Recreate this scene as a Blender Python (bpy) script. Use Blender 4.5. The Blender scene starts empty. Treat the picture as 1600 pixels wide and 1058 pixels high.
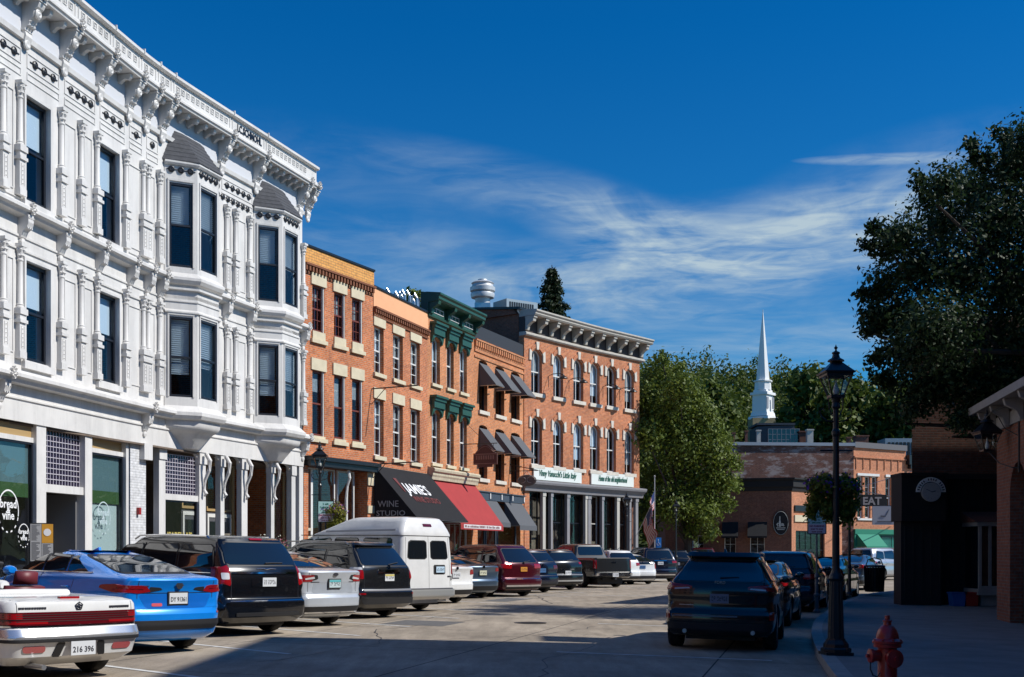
import bpy, bmesh, math, random
import numpy as np
from mathutils import Vector, Matrix
random.seed(7); RNG = np.random.default_rng(7)
scene = bpy.context.scene
C = scene.collection
PI = math.pi
FPX = 1850.0; CX0 = 800.0; HY = 863.0; CH = 1.55

# ---------------------------------------------------------------- camera, sun, sky
cam = bpy.data.objects.new('camera', bpy.data.cameras.new('camera')); C.objects.link(cam)
cam.location = (0, 0, CH); cam.rotation_euler = (PI/2, 0, 0)
cam.data.sensor_width = 36; cam.data.lens = FPX/1600*36
cam.data.shift_y = (HY-529)/1600; cam.data.clip_end = 4000; cam.data.clip_start = 0.1
scene.camera = cam
SUN_AZ = math.radians(-8); SUN_EL = math.radians(43)      # azimuth measured from +X towards +Y
sd = Vector((math.cos(SUN_AZ)*math.cos(SUN_EL), math.sin(SUN_AZ)*math.cos(SUN_EL), math.sin(SUN_EL)))
sun = bpy.data.objects.new('sun', bpy.data.lights.new('sun', 'SUN')); C.objects.link(sun)
sun.data.energy = 5.0; sun.data.angle = math.radians(0.53); sun.data.color = (1.0, 0.965, 0.90)
sun.rotation_euler = sd.to_track_quat('Z', 'Y').to_euler(); sun.location = (30, 0, 40)
W = bpy.data.worlds.new('World'); scene.world = W; W.use_nodes = True
nt = W.node_tree; nt.nodes.clear()
def N(tree, t, **kw):
    n = tree.nodes.new(t)
    for k, v in kw.items():
        if k.startswith('i_'): n.inputs[k[2:].replace('_', ' ')].default_value = v
        elif k.startswith('n_'): n.inputs[int(k[2:])].default_value = v
        else: setattr(n, k, v)
    return n
def math_n(tree, op, a, b=None, clamp=False):
    n = tree.nodes.new('ShaderNodeMath'); n.operation = op; n.use_clamp = clamp
    for i, v in enumerate((a, b)):
        if v is None: continue
        if isinstance(v, (int, float)): n.inputs[i].default_value = v
        else: tree.links.new(v, n.inputs[i])
    return n.outputs[0]
sky = N(nt, 'ShaderNodeTexSky', sky_type='NISHITA')
sky.sun_disc = False; sky.sun_elevation = SUN_EL; sky.sun_rotation = PI/2 - SUN_AZ
sky.altitude = 300; sky.air_density = 1.0; sky.dust_density = 0.15; sky.ozone_density = 4.5
hs = N(nt, 'ShaderNodeHueSaturation'); hs.inputs['Saturation'].default_value = 1.2
nt.links.new(sky.outputs[0], hs.inputs['Color'])
# thin cirrus, laid out by compass direction and elevation
tc = N(nt, 'ShaderNodeTexCoord'); sep = N(nt, 'ShaderNodeSeparateXYZ'); nt.links.new(tc.outputs['Generated'], sep.inputs[0])
az = math_n(nt, 'ARCTAN2', sep.outputs[0], sep.outputs[1])
el = math_n(nt, 'ARCSINE', sep.outputs[2])
comb = N(nt, 'ShaderNodeCombineXYZ'); nt.links.new(az, comb.inputs[0]); nt.links.new(el, comb.inputs[1])
def cloud_noise(scale, sy, rot, detail, lo, hi, dist=0.6, off=(0, 0, 0)):
    mp = N(nt, 'ShaderNodeMapping'); nt.links.new(comb.outputs[0], mp.inputs[0])
    mp.inputs['Rotation'].default_value = (0, 0, rot); mp.inputs['Scale'].default_value = (1, sy, 1); mp.inputs['Location'].default_value = off
    no = N(nt, 'ShaderNodeTexNoise'); nt.links.new(mp.outputs[0], no.inputs[0])
    no.inputs['Scale'].default_value = scale; no.inputs['Detail'].default_value = detail; no.inputs['Roughness'].default_value = 0.58; no.inputs['Distortion'].default_value = dist
    mr = N(nt, 'ShaderNodeMapRange'); nt.links.new(no.outputs[0], mr.inputs[0]); mr.inputs[1].default_value = lo; mr.inputs[2].default_value = hi; mr.clamp = True
    mr.interpolation_type = 'SMOOTHSTEP'
    return mr.outputs[0]
def ell(a0, e0, ra, re, rot=0.0):
    da = math_n(nt, 'SUBTRACT', az, a0); de = math_n(nt, 'SUBTRACT', el, e0)
    c, s = math.cos(rot), math.sin(rot)
    x = math_n(nt, 'ADD', math_n(nt, 'MULTIPLY', da, c/ra), math_n(nt, 'MULTIPLY', de, s/ra))
    y = math_n(nt, 'ADD', math_n(nt, 'MULTIPLY', da, -s/re), math_n(nt, 'MULTIPLY', de, c/re))
    r2 = math_n(nt, 'ADD', math_n(nt, 'MULTIPLY', x, x), math_n(nt, 'MULTIPLY', y, y))
    return math_n(nt, 'MAXIMUM', math_n(nt, 'SUBTRACT', 1.0, r2), 0.0)
def AE(px, py): return math.atan((px-CX0)/FPX), math.atan((HY-py)/math.hypot(FPX, px-CX0))
EL = []
for (px, py, rx, ry, rot, k) in [(1130, 400, 400, 105, 0.06, 0.95), (1010, 370, 260, 70, -0.30, 0.8), (830, 300, 330, 60, -0.22, 0.36), (640, 395, 300, 60, -0.08, 0.42), (1330, 360, 320, 90, 0.18, 0.8),
                                 (960, 450, 340, 70, 0.0, 0.6), (1200, 555, 520, 50, 0.08, 0.7), (1050, 510, 480, 60, 0.0, 0.5), (520, 290, 420, 110, -0.1, 0.15), (1500, 300, 380, 120, 0.1, 0.45), (700, 460, 380, 60, 0, 0.35)]:
    a0, e0 = AE(px, py); v = ell(a0, e0, rx/FPX, ry/FPX*0.95, rot)
    EL.append(math_n(nt, 'MULTIPLY', math_n(nt, 'POWER', v, 1.5), k))
m = EL[0]
for e in EL[1:]: m = math_n(nt, 'ADD', m, e)
n1 = cloud_noise(5.0, 3.0, 0.16, 11, 0.30, 0.80, 1.6)
n2 = cloud_noise(15.0, 6.0, -0.30, 9, 0.30, 0.85, 1.5, (3, 1, 0))
n3 = math_n(nt, 'ADD', math_n(nt, 'MULTIPLY', n1, 0.75), math_n(nt, 'MULTIPLY', n2, 0.35))
a0, e0 = AE(1395, 248)
trail = math_n(nt, 'MULTIPLY', ell(a0, e0, 150/FPX, 9/FPX, -0.06), cloud_noise(30, 6, 0, 5, 0.2, 0.7))
cm = math_n(nt, 'ADD', math_n(nt, 'MULTIPLY', m, n3), math_n(nt, 'MULTIPLY', trail, 0.55), clamp=True)
mixc = N(nt, 'ShaderNodeMix', data_type='RGBA'); nt.links.new(cm, mixc.inputs[0])
tint = N(nt, 'ShaderNodeMix', data_type='RGBA', blend_type='MULTIPLY'); tint.inputs[0].default_value = 1; elf = N(nt, 'ShaderNodeMapRange'); nt.links.new(el, elf.inputs[0]); elf.inputs[1].default_value = 0.0; elf.inputs[2].default_value = 0.42; tm = N(nt, 'ShaderNodeMix', data_type='RGBA'); nt.links.new(elf.outputs[0], tm.inputs[0]); tm.inputs[6].default_value = (0.62, 1.50, 1.85, 1); tm.inputs[7].default_value = (0.05, 1.35, 1.95, 1); nt.links.new(tm.outputs[2], tint.inputs[7])
nt.links.new(hs.outputs[0], tint.inputs[6]); nt.links.new(tint.outputs[2], mixc.inputs[6]); mixc.inputs[7].default_value = (8.2, 10.4, 12.0, 1)
bg = N(nt, 'ShaderNodeBackground'); nt.links.new(mixc.outputs[2], bg.inputs[0]); bg.inputs[1].default_value = 0.055
out = N(nt, 'ShaderNodeOutputWorld'); nt.links.new(bg.outputs[0], out.inputs[0])
scene.view_settings.view_transform = 'Standard'; scene.view_settings.look = 'None'
scene.view_settings.exposure = 0.0; scene.view_settings.gamma = 1
scene.render.engine = 'CYCLES'
cy = scene.cycles
cy.use_denoising = True; cy.max_bounces = 6; cy.diffuse_bounces = 2; cy.glossy_bounces = 3; cy.transparent_max_bounces = 10; cy.transmission_bounces = 2
cy.caustics_reflective = False; cy.caustics_refractive = False; cy.sample_clamp_indirect = 6

# ---------------------------------------------------------------- materials
MATS = {}
def rgb(*c): return (c[0], c[1], c[2], 1)
def mat(name, col=(0.5, 0.5, 0.5), rough=0.7, metal=0.0, noise=0.0, nscale=3.0, bump=0.0, coat=0.0, spec=0.5, emit=0.0, bscale=None, streak=0.0):
    if name in MATS: return MATS[name]
    m = bpy.data.materials.new(name); m.use_nodes = True; t = m.node_tree; b = t.nodes['Principled BSDF']
    b.inputs['Base Color'].default_value = rgb(*col); b.inputs['Roughness'].default_value = rough; b.inputs['Metallic'].default_value = metal
    b.inputs['Coat Weight'].default_value = coat; b.inputs['Coat Roughness'].default_value = 0.03; b.inputs['Specular IOR Level'].default_value = spec
    if emit: b.inputs['Emission Color'].default_value = rgb(*col); b.inputs['Emission Strength'].default_value = emit
    if noise or bump:
        g = N(t, 'ShaderNodeNewGeometry'); no = N(t, 'ShaderNodeTexNoise'); t.links.new(g.outputs['Position'], no.inputs[0])
        no.inputs['Scale'].default_value = nscale; no.inputs['Detail'].default_value = 6; no.inputs['Roughness'].default_value = 0.62
        if noise:
            mr = N(t, 'ShaderNodeMapRange'); t.links.new(no.outputs[0], mr.inputs[0]); mr.inputs[1].default_value = 0.28; mr.inputs[2].default_value = 0.72
            mr.inputs[3].default_value = 1-noise; mr.inputs[4].default_value = 1+noise
            mx = N(t, 'ShaderNodeMix', data_type='RGBA', blend_type='MULTIPLY'); mx.inputs[0].default_value = 1; mx.inputs[6].default_value = rgb(*col)
            t.links.new(mr.outputs[0], mx.inputs[7]); last = mx.outputs[2]
            if streak:   # rain streaks and grime on old paint
                for (sc_, st, lo, a0_, a1_) in ((2.2, (1, 1, .12), 1-streak, .45, .62), (0.9, (1, 1, 1), 1-streak*.8, .5, .75), (14, (1, 1, .5), 1-streak*.7, .58, .66)):
                    mp = N(t, 'ShaderNodeMapping'); t.links.new(g.outputs['Position'], mp.inputs[0]); mp.inputs['Scale'].default_value = st
                    n5 = N(t, 'ShaderNodeTexNoise'); t.links.new(mp.outputs[0], n5.inputs[0]); n5.inputs['Scale'].default_value = sc_; n5.inputs['Detail'].default_value = 8; n5.inputs['Roughness'].default_value = .7
                    r5 = N(t, 'ShaderNodeMapRange'); t.links.new(n5.outputs[0], r5.inputs[0]); r5.inputs[1].default_value = a0_; r5.inputs[2].default_value = a1_; r5.inputs[3].default_value = 1; r5.inputs[4].default_value = lo
                    m5 = N(t, 'ShaderNodeMix', data_type='RGBA', blend_type='MULTIPLY'); m5.inputs[0].default_value = 1; t.links.new(last, m5.inputs[6]); t.links.new(r5.outputs[0], m5.inputs[7]); last = m5.outputs[2]
            t.links.new(last, b.inputs['Base Color'])
        if bump:
            nb = N(t, 'ShaderNodeTexNoise'); t.links.new(g.outputs['Position'], nb.inputs[0]); nb.inputs['Scale'].default_value = bscale or nscale*6; nb.inputs['Detail'].default_value = 4
            bp = N(t, 'ShaderNodeBump'); bp.inputs['Strength'].default_value = bump; bp.inputs['Distance'].default_value = 0.02
            t.links.new(nb.outputs[0], bp.inputs['Height']); t.links.new(bp.outputs[0], b.inputs['Normal'])
    MATS[name] = m; return m
def brick_mat(name, c1, c2, mortar, var=0.25, patches=None, pale=0.0, msize=0.012, bw=0.215, rh=0.075):
    m = bpy.data.materials.new(name); m.use_nodes = True; t = m.node_tree; b = t.nodes['Principled BSDF']
    uv = N(t, 'ShaderNodeUVMap'); uv.uv_map = 'UVMap'
    br = N(t, 'ShaderNodeTexBrick'); t.links.new(uv.outputs[0], br.inputs[0])
    br.inputs['Color1'].default_value = rgb(*c1); br.inputs['Color2'].default_value = rgb(*c2); br.inputs['Mortar'].default_value = rgb(*mortar)
    br.inputs['Scale'].default_value = 1; br.inputs['Mortar Size'].default_value = msize; br.inputs['Brick Width'].default_value = bw; br.inputs['Row Height'].default_value = rh
    br.inputs['Mortar Smooth'].default_value = 0.3; br.inputs['Bias'].default_value = -0.1
    no = N(t, 'ShaderNodeTexNoise'); t.links.new(uv.outputs[0], no.inputs[0]); no.inputs['Scale'].default_value = 0.55; no.inputs['Detail'].default_value = 9; no.inputs['Roughness'].default_value = 0.7
    mr = N(t, 'ShaderNodeMapRange'); t.links.new(no.outputs[0], mr.inputs[0]); mr.inputs[1].default_value = 0.3; mr.inputs[2].default_value = 0.7; mr.inputs[3].default_value = 1-var; mr.inputs[4].default_value = 1+var
    mx = N(t, 'ShaderNodeMix', data_type='RGBA', blend_type='MULTIPLY'); mx.inputs[0].default_value = 1
    t.links.new(br.outputs['Color'], mx.inputs[6]); t.links.new(mr.outputs[0], mx.inputs[7])
    n2 = N(t, 'ShaderNodeTexNoise'); t.links.new(uv.outputs[0], n2.inputs[0]); n2.inputs['Scale'].default_value = 7; n2.inputs['Detail'].default_value = 5
    m2 = N(t, 'ShaderNodeMapRange'); t.links.new(n2.outputs[0], m2.inputs[0]); m2.inputs[1].default_value = 0.3; m2.inputs[2].default_value = 0.7; m2.inputs[3].default_value = 0.78; m2.inputs[4].default_value = 1.2
    mx2 = N(t, 'ShaderNodeMix', data_type='RGBA', blend_type='MULTIPLY'); mx2.inputs[0].default_value = 1
    t.links.new(mx.outputs[2], mx2.inputs[6]); t.links.new(m2.outputs[0], mx2.inputs[7])
    last = mx2.outputs[2]
    if pale:   # patches of old whitewash left on the brick
        n3 = N(t, 'ShaderNodeTexNoise'); mp = N(t, 'ShaderNodeMapping'); t.links.new(uv.outputs[0], mp.inputs[0]); mp.inputs['Scale'].default_value = (0.8, 2.2, 1)
        t.links.new(mp.outputs[0], n3.inputs[0]); n3.inputs['Scale'].default_value = 0.9; n3.inputs['Detail'].default_value = 10; n3.inputs['Roughness'].default_value = 0.75
        m3 = N(t, 'ShaderNodeMapRange'); t.links.new(n3.outputs[0], m3.inputs[0]); m3.inputs[1].default_value = 0.50; m3.inputs[2].default_value = 0.58; m3.inputs[4].default_value = pale
        mx3 = N(t, 'ShaderNodeMix', data_type='RGBA'); t.links.new(m3.outputs[0], mx3.inputs[0]); t.links.new(last, mx3.inputs[6]); mx3.inputs[7].default_value = (0.40, 0.34, 0.32, 1)
        last = mx3.outputs[2]
    t.links.new(last, b.inputs['Base Color']); b.inputs['Roughness'].default_value = 0.9
    bp = N(t, 'ShaderNodeBump'); bp.inputs['Strength'].default_value = 0.35; bp.inputs['Distance'].default_value = 0.01; bp.invert = True
    t.links.new(br.outputs['Fac'], bp.inputs['Height']); t.links.new(bp.outputs[0], b.inputs['Normal'])
    MATS[name] = m; return m
def glass_mat(name, tint=(0.6, 0.7, 0.72), refl=1.0, rough=0.0):
    m = bpy.data.materials.new(name); m.use_nodes = True; t = m.node_tree; t.nodes.clear()
    tr = N(t, 'ShaderNodeBsdfTransparent'); tr.inputs[0].default_value = rgb(*tint)
    gl = N(t, 'ShaderNodeBsdfGlossy'); gl.inputs['Roughness'].default_value = rough
    g = N(t, 'ShaderNodeNewGeometry'); vd = N(t, 'ShaderNodeVectorMath', operation='DOT_PRODUCT'); t.links.new(g.outputs['Incoming'], vd.inputs[0]); t.links.new(g.outputs['Normal'], vd.inputs[1])
    c1 = math_n(t, 'SUBTRACT', 1.0, math_n(t, 'ABSOLUTE', vd.outputs['Value'])); f = math_n(t, 'MULTIPLY', math_n(t, 'ADD', math_n(t, 'MULTIPLY', math_n(t, 'POWER', c1, 5.0), 0.9), 0.045), refl, clamp=True)
    no = N(t, 'ShaderNodeTexNoise'); t.links.new(g.outputs['Position'], no.inputs[0]); no.inputs['Scale'].default_value = 0.8
    bp = N(t, 'ShaderNodeBump'); bp.inputs['Strength'].default_value = 0.12; bp.inputs['Distance'].default_value = 0.05; t.links.new(no.outputs[0], bp.inputs['Height'])
    t.links.new(bp.outputs[0], gl.inputs['Normal'])
    mx = N(t, 'ShaderNodeMixShader'); t.links.new(f, mx.inputs[0]); t.links.new(tr.outputs[0], mx.inputs[1]); t.links.new(gl.outputs[0], mx.inputs[2])
    o = N(t, 'ShaderNodeOutputMaterial'); t.links.new(mx.outputs[0], o.inputs[0]); MATS[name] = m; return m
def leaf_mat(name, c1, c2, trans=0.35):
    m = bpy.data.materials.new(name); m.use_nodes = True; t = m.node_tree; t.nodes.clear()
    g = N(t, 'ShaderNodeNewGeometry')
    no = N(t, 'ShaderNodeTexNoise'); t.links.new(g.outputs['Position'], no.inputs[0]); no.inputs['Scale'].default_value = 0.45; no.inputs['Detail'].default_value = 3
    a = math_n(t, 'ADD', math_n(t, 'MULTIPLY', g.outputs['Random Per Island'], 0.55), math_n(t, 'MULTIPLY', no.outputs[0], 0.6), clamp=True)
    mx = N(t, 'ShaderNodeMix', data_type='RGBA'); t.links.new(a, mx.inputs[0]); mx.inputs[6].default_value = rgb(*c1); mx.inputs[7].default_value = rgb(*c2)
    d = N(t, 'ShaderNodeBsdfPrincipled'); t.links.new(mx.outputs[2], d.inputs['Base Color']); d.inputs['Roughness'].default_value = 0.55; d.inputs['Specular IOR Level'].default_value = 0.3
    tl = N(t, 'ShaderNodeBsdfTranslucent'); t.links.new(mx.outputs[2], tl.inputs[0])
    ms = N(t, 'ShaderNodeMixShader'); ms.inputs[0].default_value = trans; t.links.new(d.outputs[0], ms.inputs[1]); t.links.new(tl.outputs[0], ms.inputs[2])
    o = N(t, 'ShaderNodeOutputMaterial'); t.links.new(ms.outputs[0], o.inputs[0]); MATS[name] = m; return m

white = mat('white_paint', (0.70, 0.68, 0.65), 0.55, noise=0.06, nscale=1.3, streak=0.13)
white_trim = mat('white_trim', (0.72, 0.71, 0.68), 0.5, noise=0.08, nscale=4)
cream = mat('cream_stone', (0.62, 0.54, 0.38), 0.8, noise=0.12, nscale=3)
white_stone = mat('pale_stone', (0.62, 0.57, 0.49), 0.8, noise=0.15, nscale=4)
black = mat('black_paint', (0.012, 0.013, 0.015), 0.35)
black_frame = mat('black_window_frame', (0.012, 0.014, 0.02), 0.4)
dark_roof = mat('dark_shingle', (0.06, 0.062, 0.07), 0.85, noise=0.3, nscale=8)
darkvoid = mat('dark_interior', (0.02, 0.019, 0.018), 0.9)
tan_int = mat('interior_wall', (0.16, 0.12, 0.09), 0.9, noise=0.3)
brown_frame = mat('red_brown_frame', (0.16, 0.035, 0.02), 0.5)
blind_w = mat('white_blind', (0.78, 0.79, 0.8), 0.7); curtain_m = mat('grey_curtain', (0.38, 0.36, 0.33), 0.9, noise=0.3, nscale=9); BR = random.Random(12)
brickA = brick_mat('orange_brick', (0.60, 0.165, 0.045), (0.42, 0.105, 0.034), (0.42, 0.28, 0.19), 0.32)
brickC = brick_mat('light_orange_brick', (0.63, 0.20, 0.055), (0.46, 0.14, 0.042), (0.44, 0.30, 0.2), 0.28)
brickG = brick_mat('golden_brick', (0.74, 0.37, 0.10), (0.68, 0.31, 0.08), (0.36, 0.20, 0.09), 0.1, bw=0.3, rh=0.1)
brickR = brick_mat('red_brick', (0.58, 0.172, 0.05), (0.40, 0.102, 0.034), (0.42, 0.28, 0.2), 0.32)
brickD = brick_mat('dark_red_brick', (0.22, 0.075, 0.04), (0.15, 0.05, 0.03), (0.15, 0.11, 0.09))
brickM = brick_mat('weathered_brick', (0.19, 0.065, 0.04), (0.13, 0.045, 0.03), (0.16, 0.12, 0.10), 0.35, pale=0.75)
brickW = brick_mat('white_painted_brick', (0.66, 0.66, 0.66), (0.62, 0.62, 0.63), (0.5, 0.5, 0.5), 0.05)
brickO = brick_mat('bright_orange_brick', (0.58, 0.19, 0.07), (0.46, 0.14, 0.05), (0.45, 0.3, 0.22), 0.15)
peach = mat('peach_stucco', (0.82, 0.42, 0.22), 0.85, noise=0.04)
green_paint = mat('dark_green_paint', (0.022, 0.085, 0.06), 0.45, noise=0.15)
gl_dark = glass_mat('window_glass', (0.86, 0.92, 0.96), 0.75)
gl_shop = glass_mat('shop_glass', (0.88, 0.91, 0.91), 1.2)
chrome = mat('chrome', (0.75, 0.76, 0.78), 0.08, 1.0)
steel = mat('galvanised_steel', (0.55, 0.57, 0.6), 0.35, 0.9, noise=0.1)
tyre = mat('tyre_rubber', (0.012, 0.012, 0.012), 0.85)
rimm = mat('alloy_rim', (0.45, 0.46, 0.48), 0.3, 0.9)
plastic = mat('black_plastic', (0.016, 0.016, 0.018), 0.55)
def car_glass():
    m = mat('car_glass', (0.008, 0.011, 0.015), 0.03, 0, spec=0.8, coat=0.6); return m
cglass = car_glass()
redlens = mat('red_lens', (0.30, 0.006, 0.010), 0.12, coat=0.8)
darkred = mat('dark_red_lens', (0.10, 0.004, 0.008), 0.12, coat=0.8)
clearlens = mat('clear_lens', (0.65, 0.66, 0.68), 0.1, coat=0.8)
plate_w = mat('plate_white', (0.66, 0.68, 0.70), 0.4)
ink = mat('dark_ink', (0.02, 0.02, 0.03), 0.6)
gold = mat('gold_leaf', (0.62, 0.48, 0.12), 0.4, 0.2)
white_ink = mat('white_lettering', (0.8, 0.8, 0.8), 0.6)
concrete = mat('concrete', (0.32, 0.30, 0.275), 0.9, noise=0.18, nscale=1.2, bump=0.3)

# ---------------------------------------------------------------- ground height
def gz(X, Y): return -0.02*X*max(0.0, min(1.0, (48-Y)/26))
# ---------------------------------------------------------------- mesh builder
class MB:
    def __init__(s): s.v = []; s.f = []; s.m = []; s.sm = []; s.cm = 0; s.du = None; s.smooth = False
    def add(s, vs, fs):
        b = len(s.v); s.v += [tuple(q) for q in vs]
        for f in fs: s.f.append(tuple(i+b for i in f)); s.m.append(s.cm); s.sm.append(s.smooth)
    def box(s, x0, x1, y0, y1, z0, z1):
        if x1 < x0: x0, x1 = x1, x0
        if y1 < y0: y0, y1 = y1, y0
        if z1 < z0: z0, z1 = z1, z0
        n = 1 if not s.du else max(1, int(math.ceil((x1-x0)/s.du)))
        vs = []; fs = []
        for i in range(n+1):
            x = x0+(x1-x0)*i/n
            vs += [(x, y0, z0), (x, y1, z0), (x, y1, z1), (x, y0, z1)]
        for i in range(n):
            a = 4*i; b = a+4
            for j in range(4): k = (j+1) % 4; fs.append((a+j, a+k, b+k, b+j))
        fs.append((3, 2, 1, 0)); fs.append((4*n, 4*n+1, 4*n+2, 4*n+3))
        s.add(vs, fs)
    def prism(s, poly, a0, a1, axis='x'):
        """poly = [(p,q)...] ccw, extruded along axis; x:(y,z)  y:(x,z)  z:(x,y)"""
        n = 1 if (not s.du or axis != 'x') else max(1, int(math.ceil(abs(a1-a0)/s.du)))
        k = len(poly); vs = []; fs = []
        for i in range(n+1):
            a = a0+(a1-a0)*i/n
            for (p, q) in poly: vs.append({'x': (a, p, q), 'y': (p, a, q), 'z': (p, q, a)}[axis])
        for i in range(n):
            for j in range(k):
                j2 = (j+1) % k; fs.append((i*k+j, i*k+j2, (i+1)*k+j2, (i+1)*k+j))
        fs.append(tuple(range(k))[::-1]); fs.append(tuple(range(n*k, n*k+k)))
        s.add(vs, fs)
    def lathe(s, prof, c=(0, 0, 0), n=16, axis='z', sq=False, rot=0):
        vs = []; fs = []; k = len(prof)
        for i in range(n):
            a = 2*PI*i/n+rot
            for (r, h) in prof:
                p = (r*math.cos(a), r*math.sin(a), h)
                if axis == 'x': p = (p[2], p[0], p[1])
                elif axis == 'y': p = (p[0], p[2], p[1])
                vs.append((p[0]+c[0], p[1]+c[1], p[2]+c[2]))
        for i in range(n):
            i2 = (i+1) % n
            for j in range(k-1): fs.append((i*k+j, i2*k+j, i2*k+j+1, i*k+j+1))
        if prof[0][0] > 1e-4: fs.append(tuple(i*k for i in range(n))[::-1])
        if prof[-1][0] > 1e-4: fs.append(tuple(i*k+k-1 for i in range(n)))
        s.add(vs, fs)
    def tube(s, pts, r, n=8, r2=None):
        pts = [Vector(p) for p in pts]; vs = []; fs = []
        up = Vector((0.13, 0.21, 1)).normalized()
        for i, p in enumerate(pts):
            d = (pts[min(i+1, len(pts)-1)]-pts[max(i-1, 0)])
            if d.length < 1e-9: d = Vector((0, 0, 1))
            d.normalize(); a = d.cross(up)
            if a.length < 1e-3: a = d.cross(Vector((1, 0, 0)))
            a.normalize(); b = d.cross(a)
            rr = r if r2 is None else r+(r2-r)*i/(len(pts)-1)
            if isinstance(r, (list, tuple)): rr = r[i]
            for j in range(n):
                t = 2*PI*j/n; q = p+a*(rr*math.cos(t))+b*(rr*math.sin(t)); vs.append(tuple(q))
        for i in range(len(pts)-1):
            for j in range(n): j2 = (j+1) % n; fs.append((i*n+j, i*n+j2, (i+1)*n+j2, (i+1)*n+j))
        fs.append(tuple(range(n))[::-1]); fs.append(tuple((len(pts)-1)*n+j for j in range(n)))
        s.add(vs, fs)
    def build(s, name, mats, parent=None, xf=None, ploc=None, loc=None, sharp=0.6, noskip=False):
        if not s.v: return None
        me = bpy.data.meshes.new(name)
        loc0 = Vector(s_loc(parent)) if parent is not None else (Vector(loc) if loc else Vector((0, 0, 0)))
        V = [xf(*q) for q in s.v] if xf else s.v
        me.from_pydata([(q[0]-loc0[0], q[1]-loc0[1], q[2]-loc0[2]) for q in V] if (xf or loc) else [tuple(q) for q in V], [], s.f)
        if not isinstance(mats, (list, tuple)): mats = [mats]
        for mm in mats: me.materials.append(mm)
        me.polygons.foreach_set('material_index', s.m)
        # UVs in metres from the flat layout
        uvl = me.uv_layers.new(name='UVMap'); L = s.v; uv = np.zeros(len(me.loops)*2); k = 0
        for f in s.f:
            p0, p1, p2 = L[f[0]], L[f[1]], L[f[2]]
            a = (p1[0]-p0[0], p1[1]-p0[1], p1[2]-p0[2]); b = (p2[0]-p0[0], p2[1]-p0[1], p2[2]-p0[2])
            nx = abs(a[1]*b[2]-a[2]*b[1]); ny = abs(a[2]*b[0]-a[0]*b[2]); nz = abs(a[0]*b[1]-a[1]*b[0])
            for i in f:
                q = L[i]
                if ny >= nx and ny >= nz: uv[k], uv[k+1] = q[0], q[2]
                elif nx >= nz: uv[k], uv[k+1] = q[1], q[2]
                else: uv[k], uv[k+1] = q[0], q[1]
                k += 2
        uvl.data.foreach_set('uv', uv)
        bm = bmesh.new(); bm.from_mesh(me); bmesh.ops.recalc_face_normals(bm, faces=bm.faces)
        if any(s.sm):
            for e in bm.edges:
                if len(e.link_faces) == 2 and e.calc_face_angle(0) > sharp: e.smooth = False
        bm.to_mesh(me); bm.free()
        me.polygons.foreach_set('use_smooth', s.sm)
        me.validate()
        o = bpy.data.objects.new(name, me); C.objects.link(o)
        if parent is not None: o.parent = parent
        elif loc: o.location = loc
        return o
def s_loc(p):
    l = Vector((0, 0, 0))
    while p is not None: l += p.location; p = p.parent
    return l
def tag(o, label=None, cat=None, group=None, kind=None):
    if label: o['label'] = label
    if cat: o['category'] = cat
    if group: o['group'] = group
    if kind: o['kind'] = kind
    return o
def empty(name, loc, rz=0, label=None, cat=None, group=None):
    o = bpy.data.objects.new(name, None); C.objects.link(o); o.location = loc; o.rotation_euler = (0, 0, rz); o.empty_display_size = 0.3
    return tag(o, label, cat, group)
def children(o): return [c for c in bpy.data.objects if c.parent == o]
KIDS = {}
def copy_tree(o, parent=None, mat_swap=None):
    c = o.copy(); C.objects.link(c); c.parent = parent
    for ch in list(o.children): copy_tree(ch, c)
    return c
def text(body, size, m, name, parent, xf, w=None, extrude=0.004, shear=0.0, bold=0.0, align='LEFT', space=1.0, xs=1.0):
    """lettering laid in (x, z) and mapped by xf(x, depth, z)"""
    cu = bpy.data.curves.new('lettering', 'FONT'); cu.body = body; cu.size = size; cu.extrude = extrude; cu.shear = shear; cu.offset = bold; cu.align_x = align
    cu.space_character = space; cu.resolution_u = 2
    ob = bpy.data.objects.new('lettering', cu); C.objects.link(ob)
    dg = bpy.context.evaluated_depsgraph_get(); me = bpy.data.meshes.new_from_object(ob.evaluated_get(dg))
    bpy.data.objects.remove(ob); bpy.data.curves.remove(cu)
    xsv = [v.co.x for v in me.vertices]
    sc = xs if w is None else w/max(1e-6, (max(xsv)-min(xsv)))
    x0 = min(xsv) if w is not None else 0
    pl = s_loc(parent) if parent is not None else Vector((0, 0, 0))
    for v in me.vertices:
        q = Vector(xf((v.co.x-x0)*sc, v.co.z, v.co.y)); v.co = q-pl if parent is None or not parent.get('_local') else q
    me.materials.clear(); me.materials.append(m)
    o = bpy.data.objects.new(name, me); C.objects.link(o)
    if parent is not None: o.parent = parent
    return o
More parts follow.
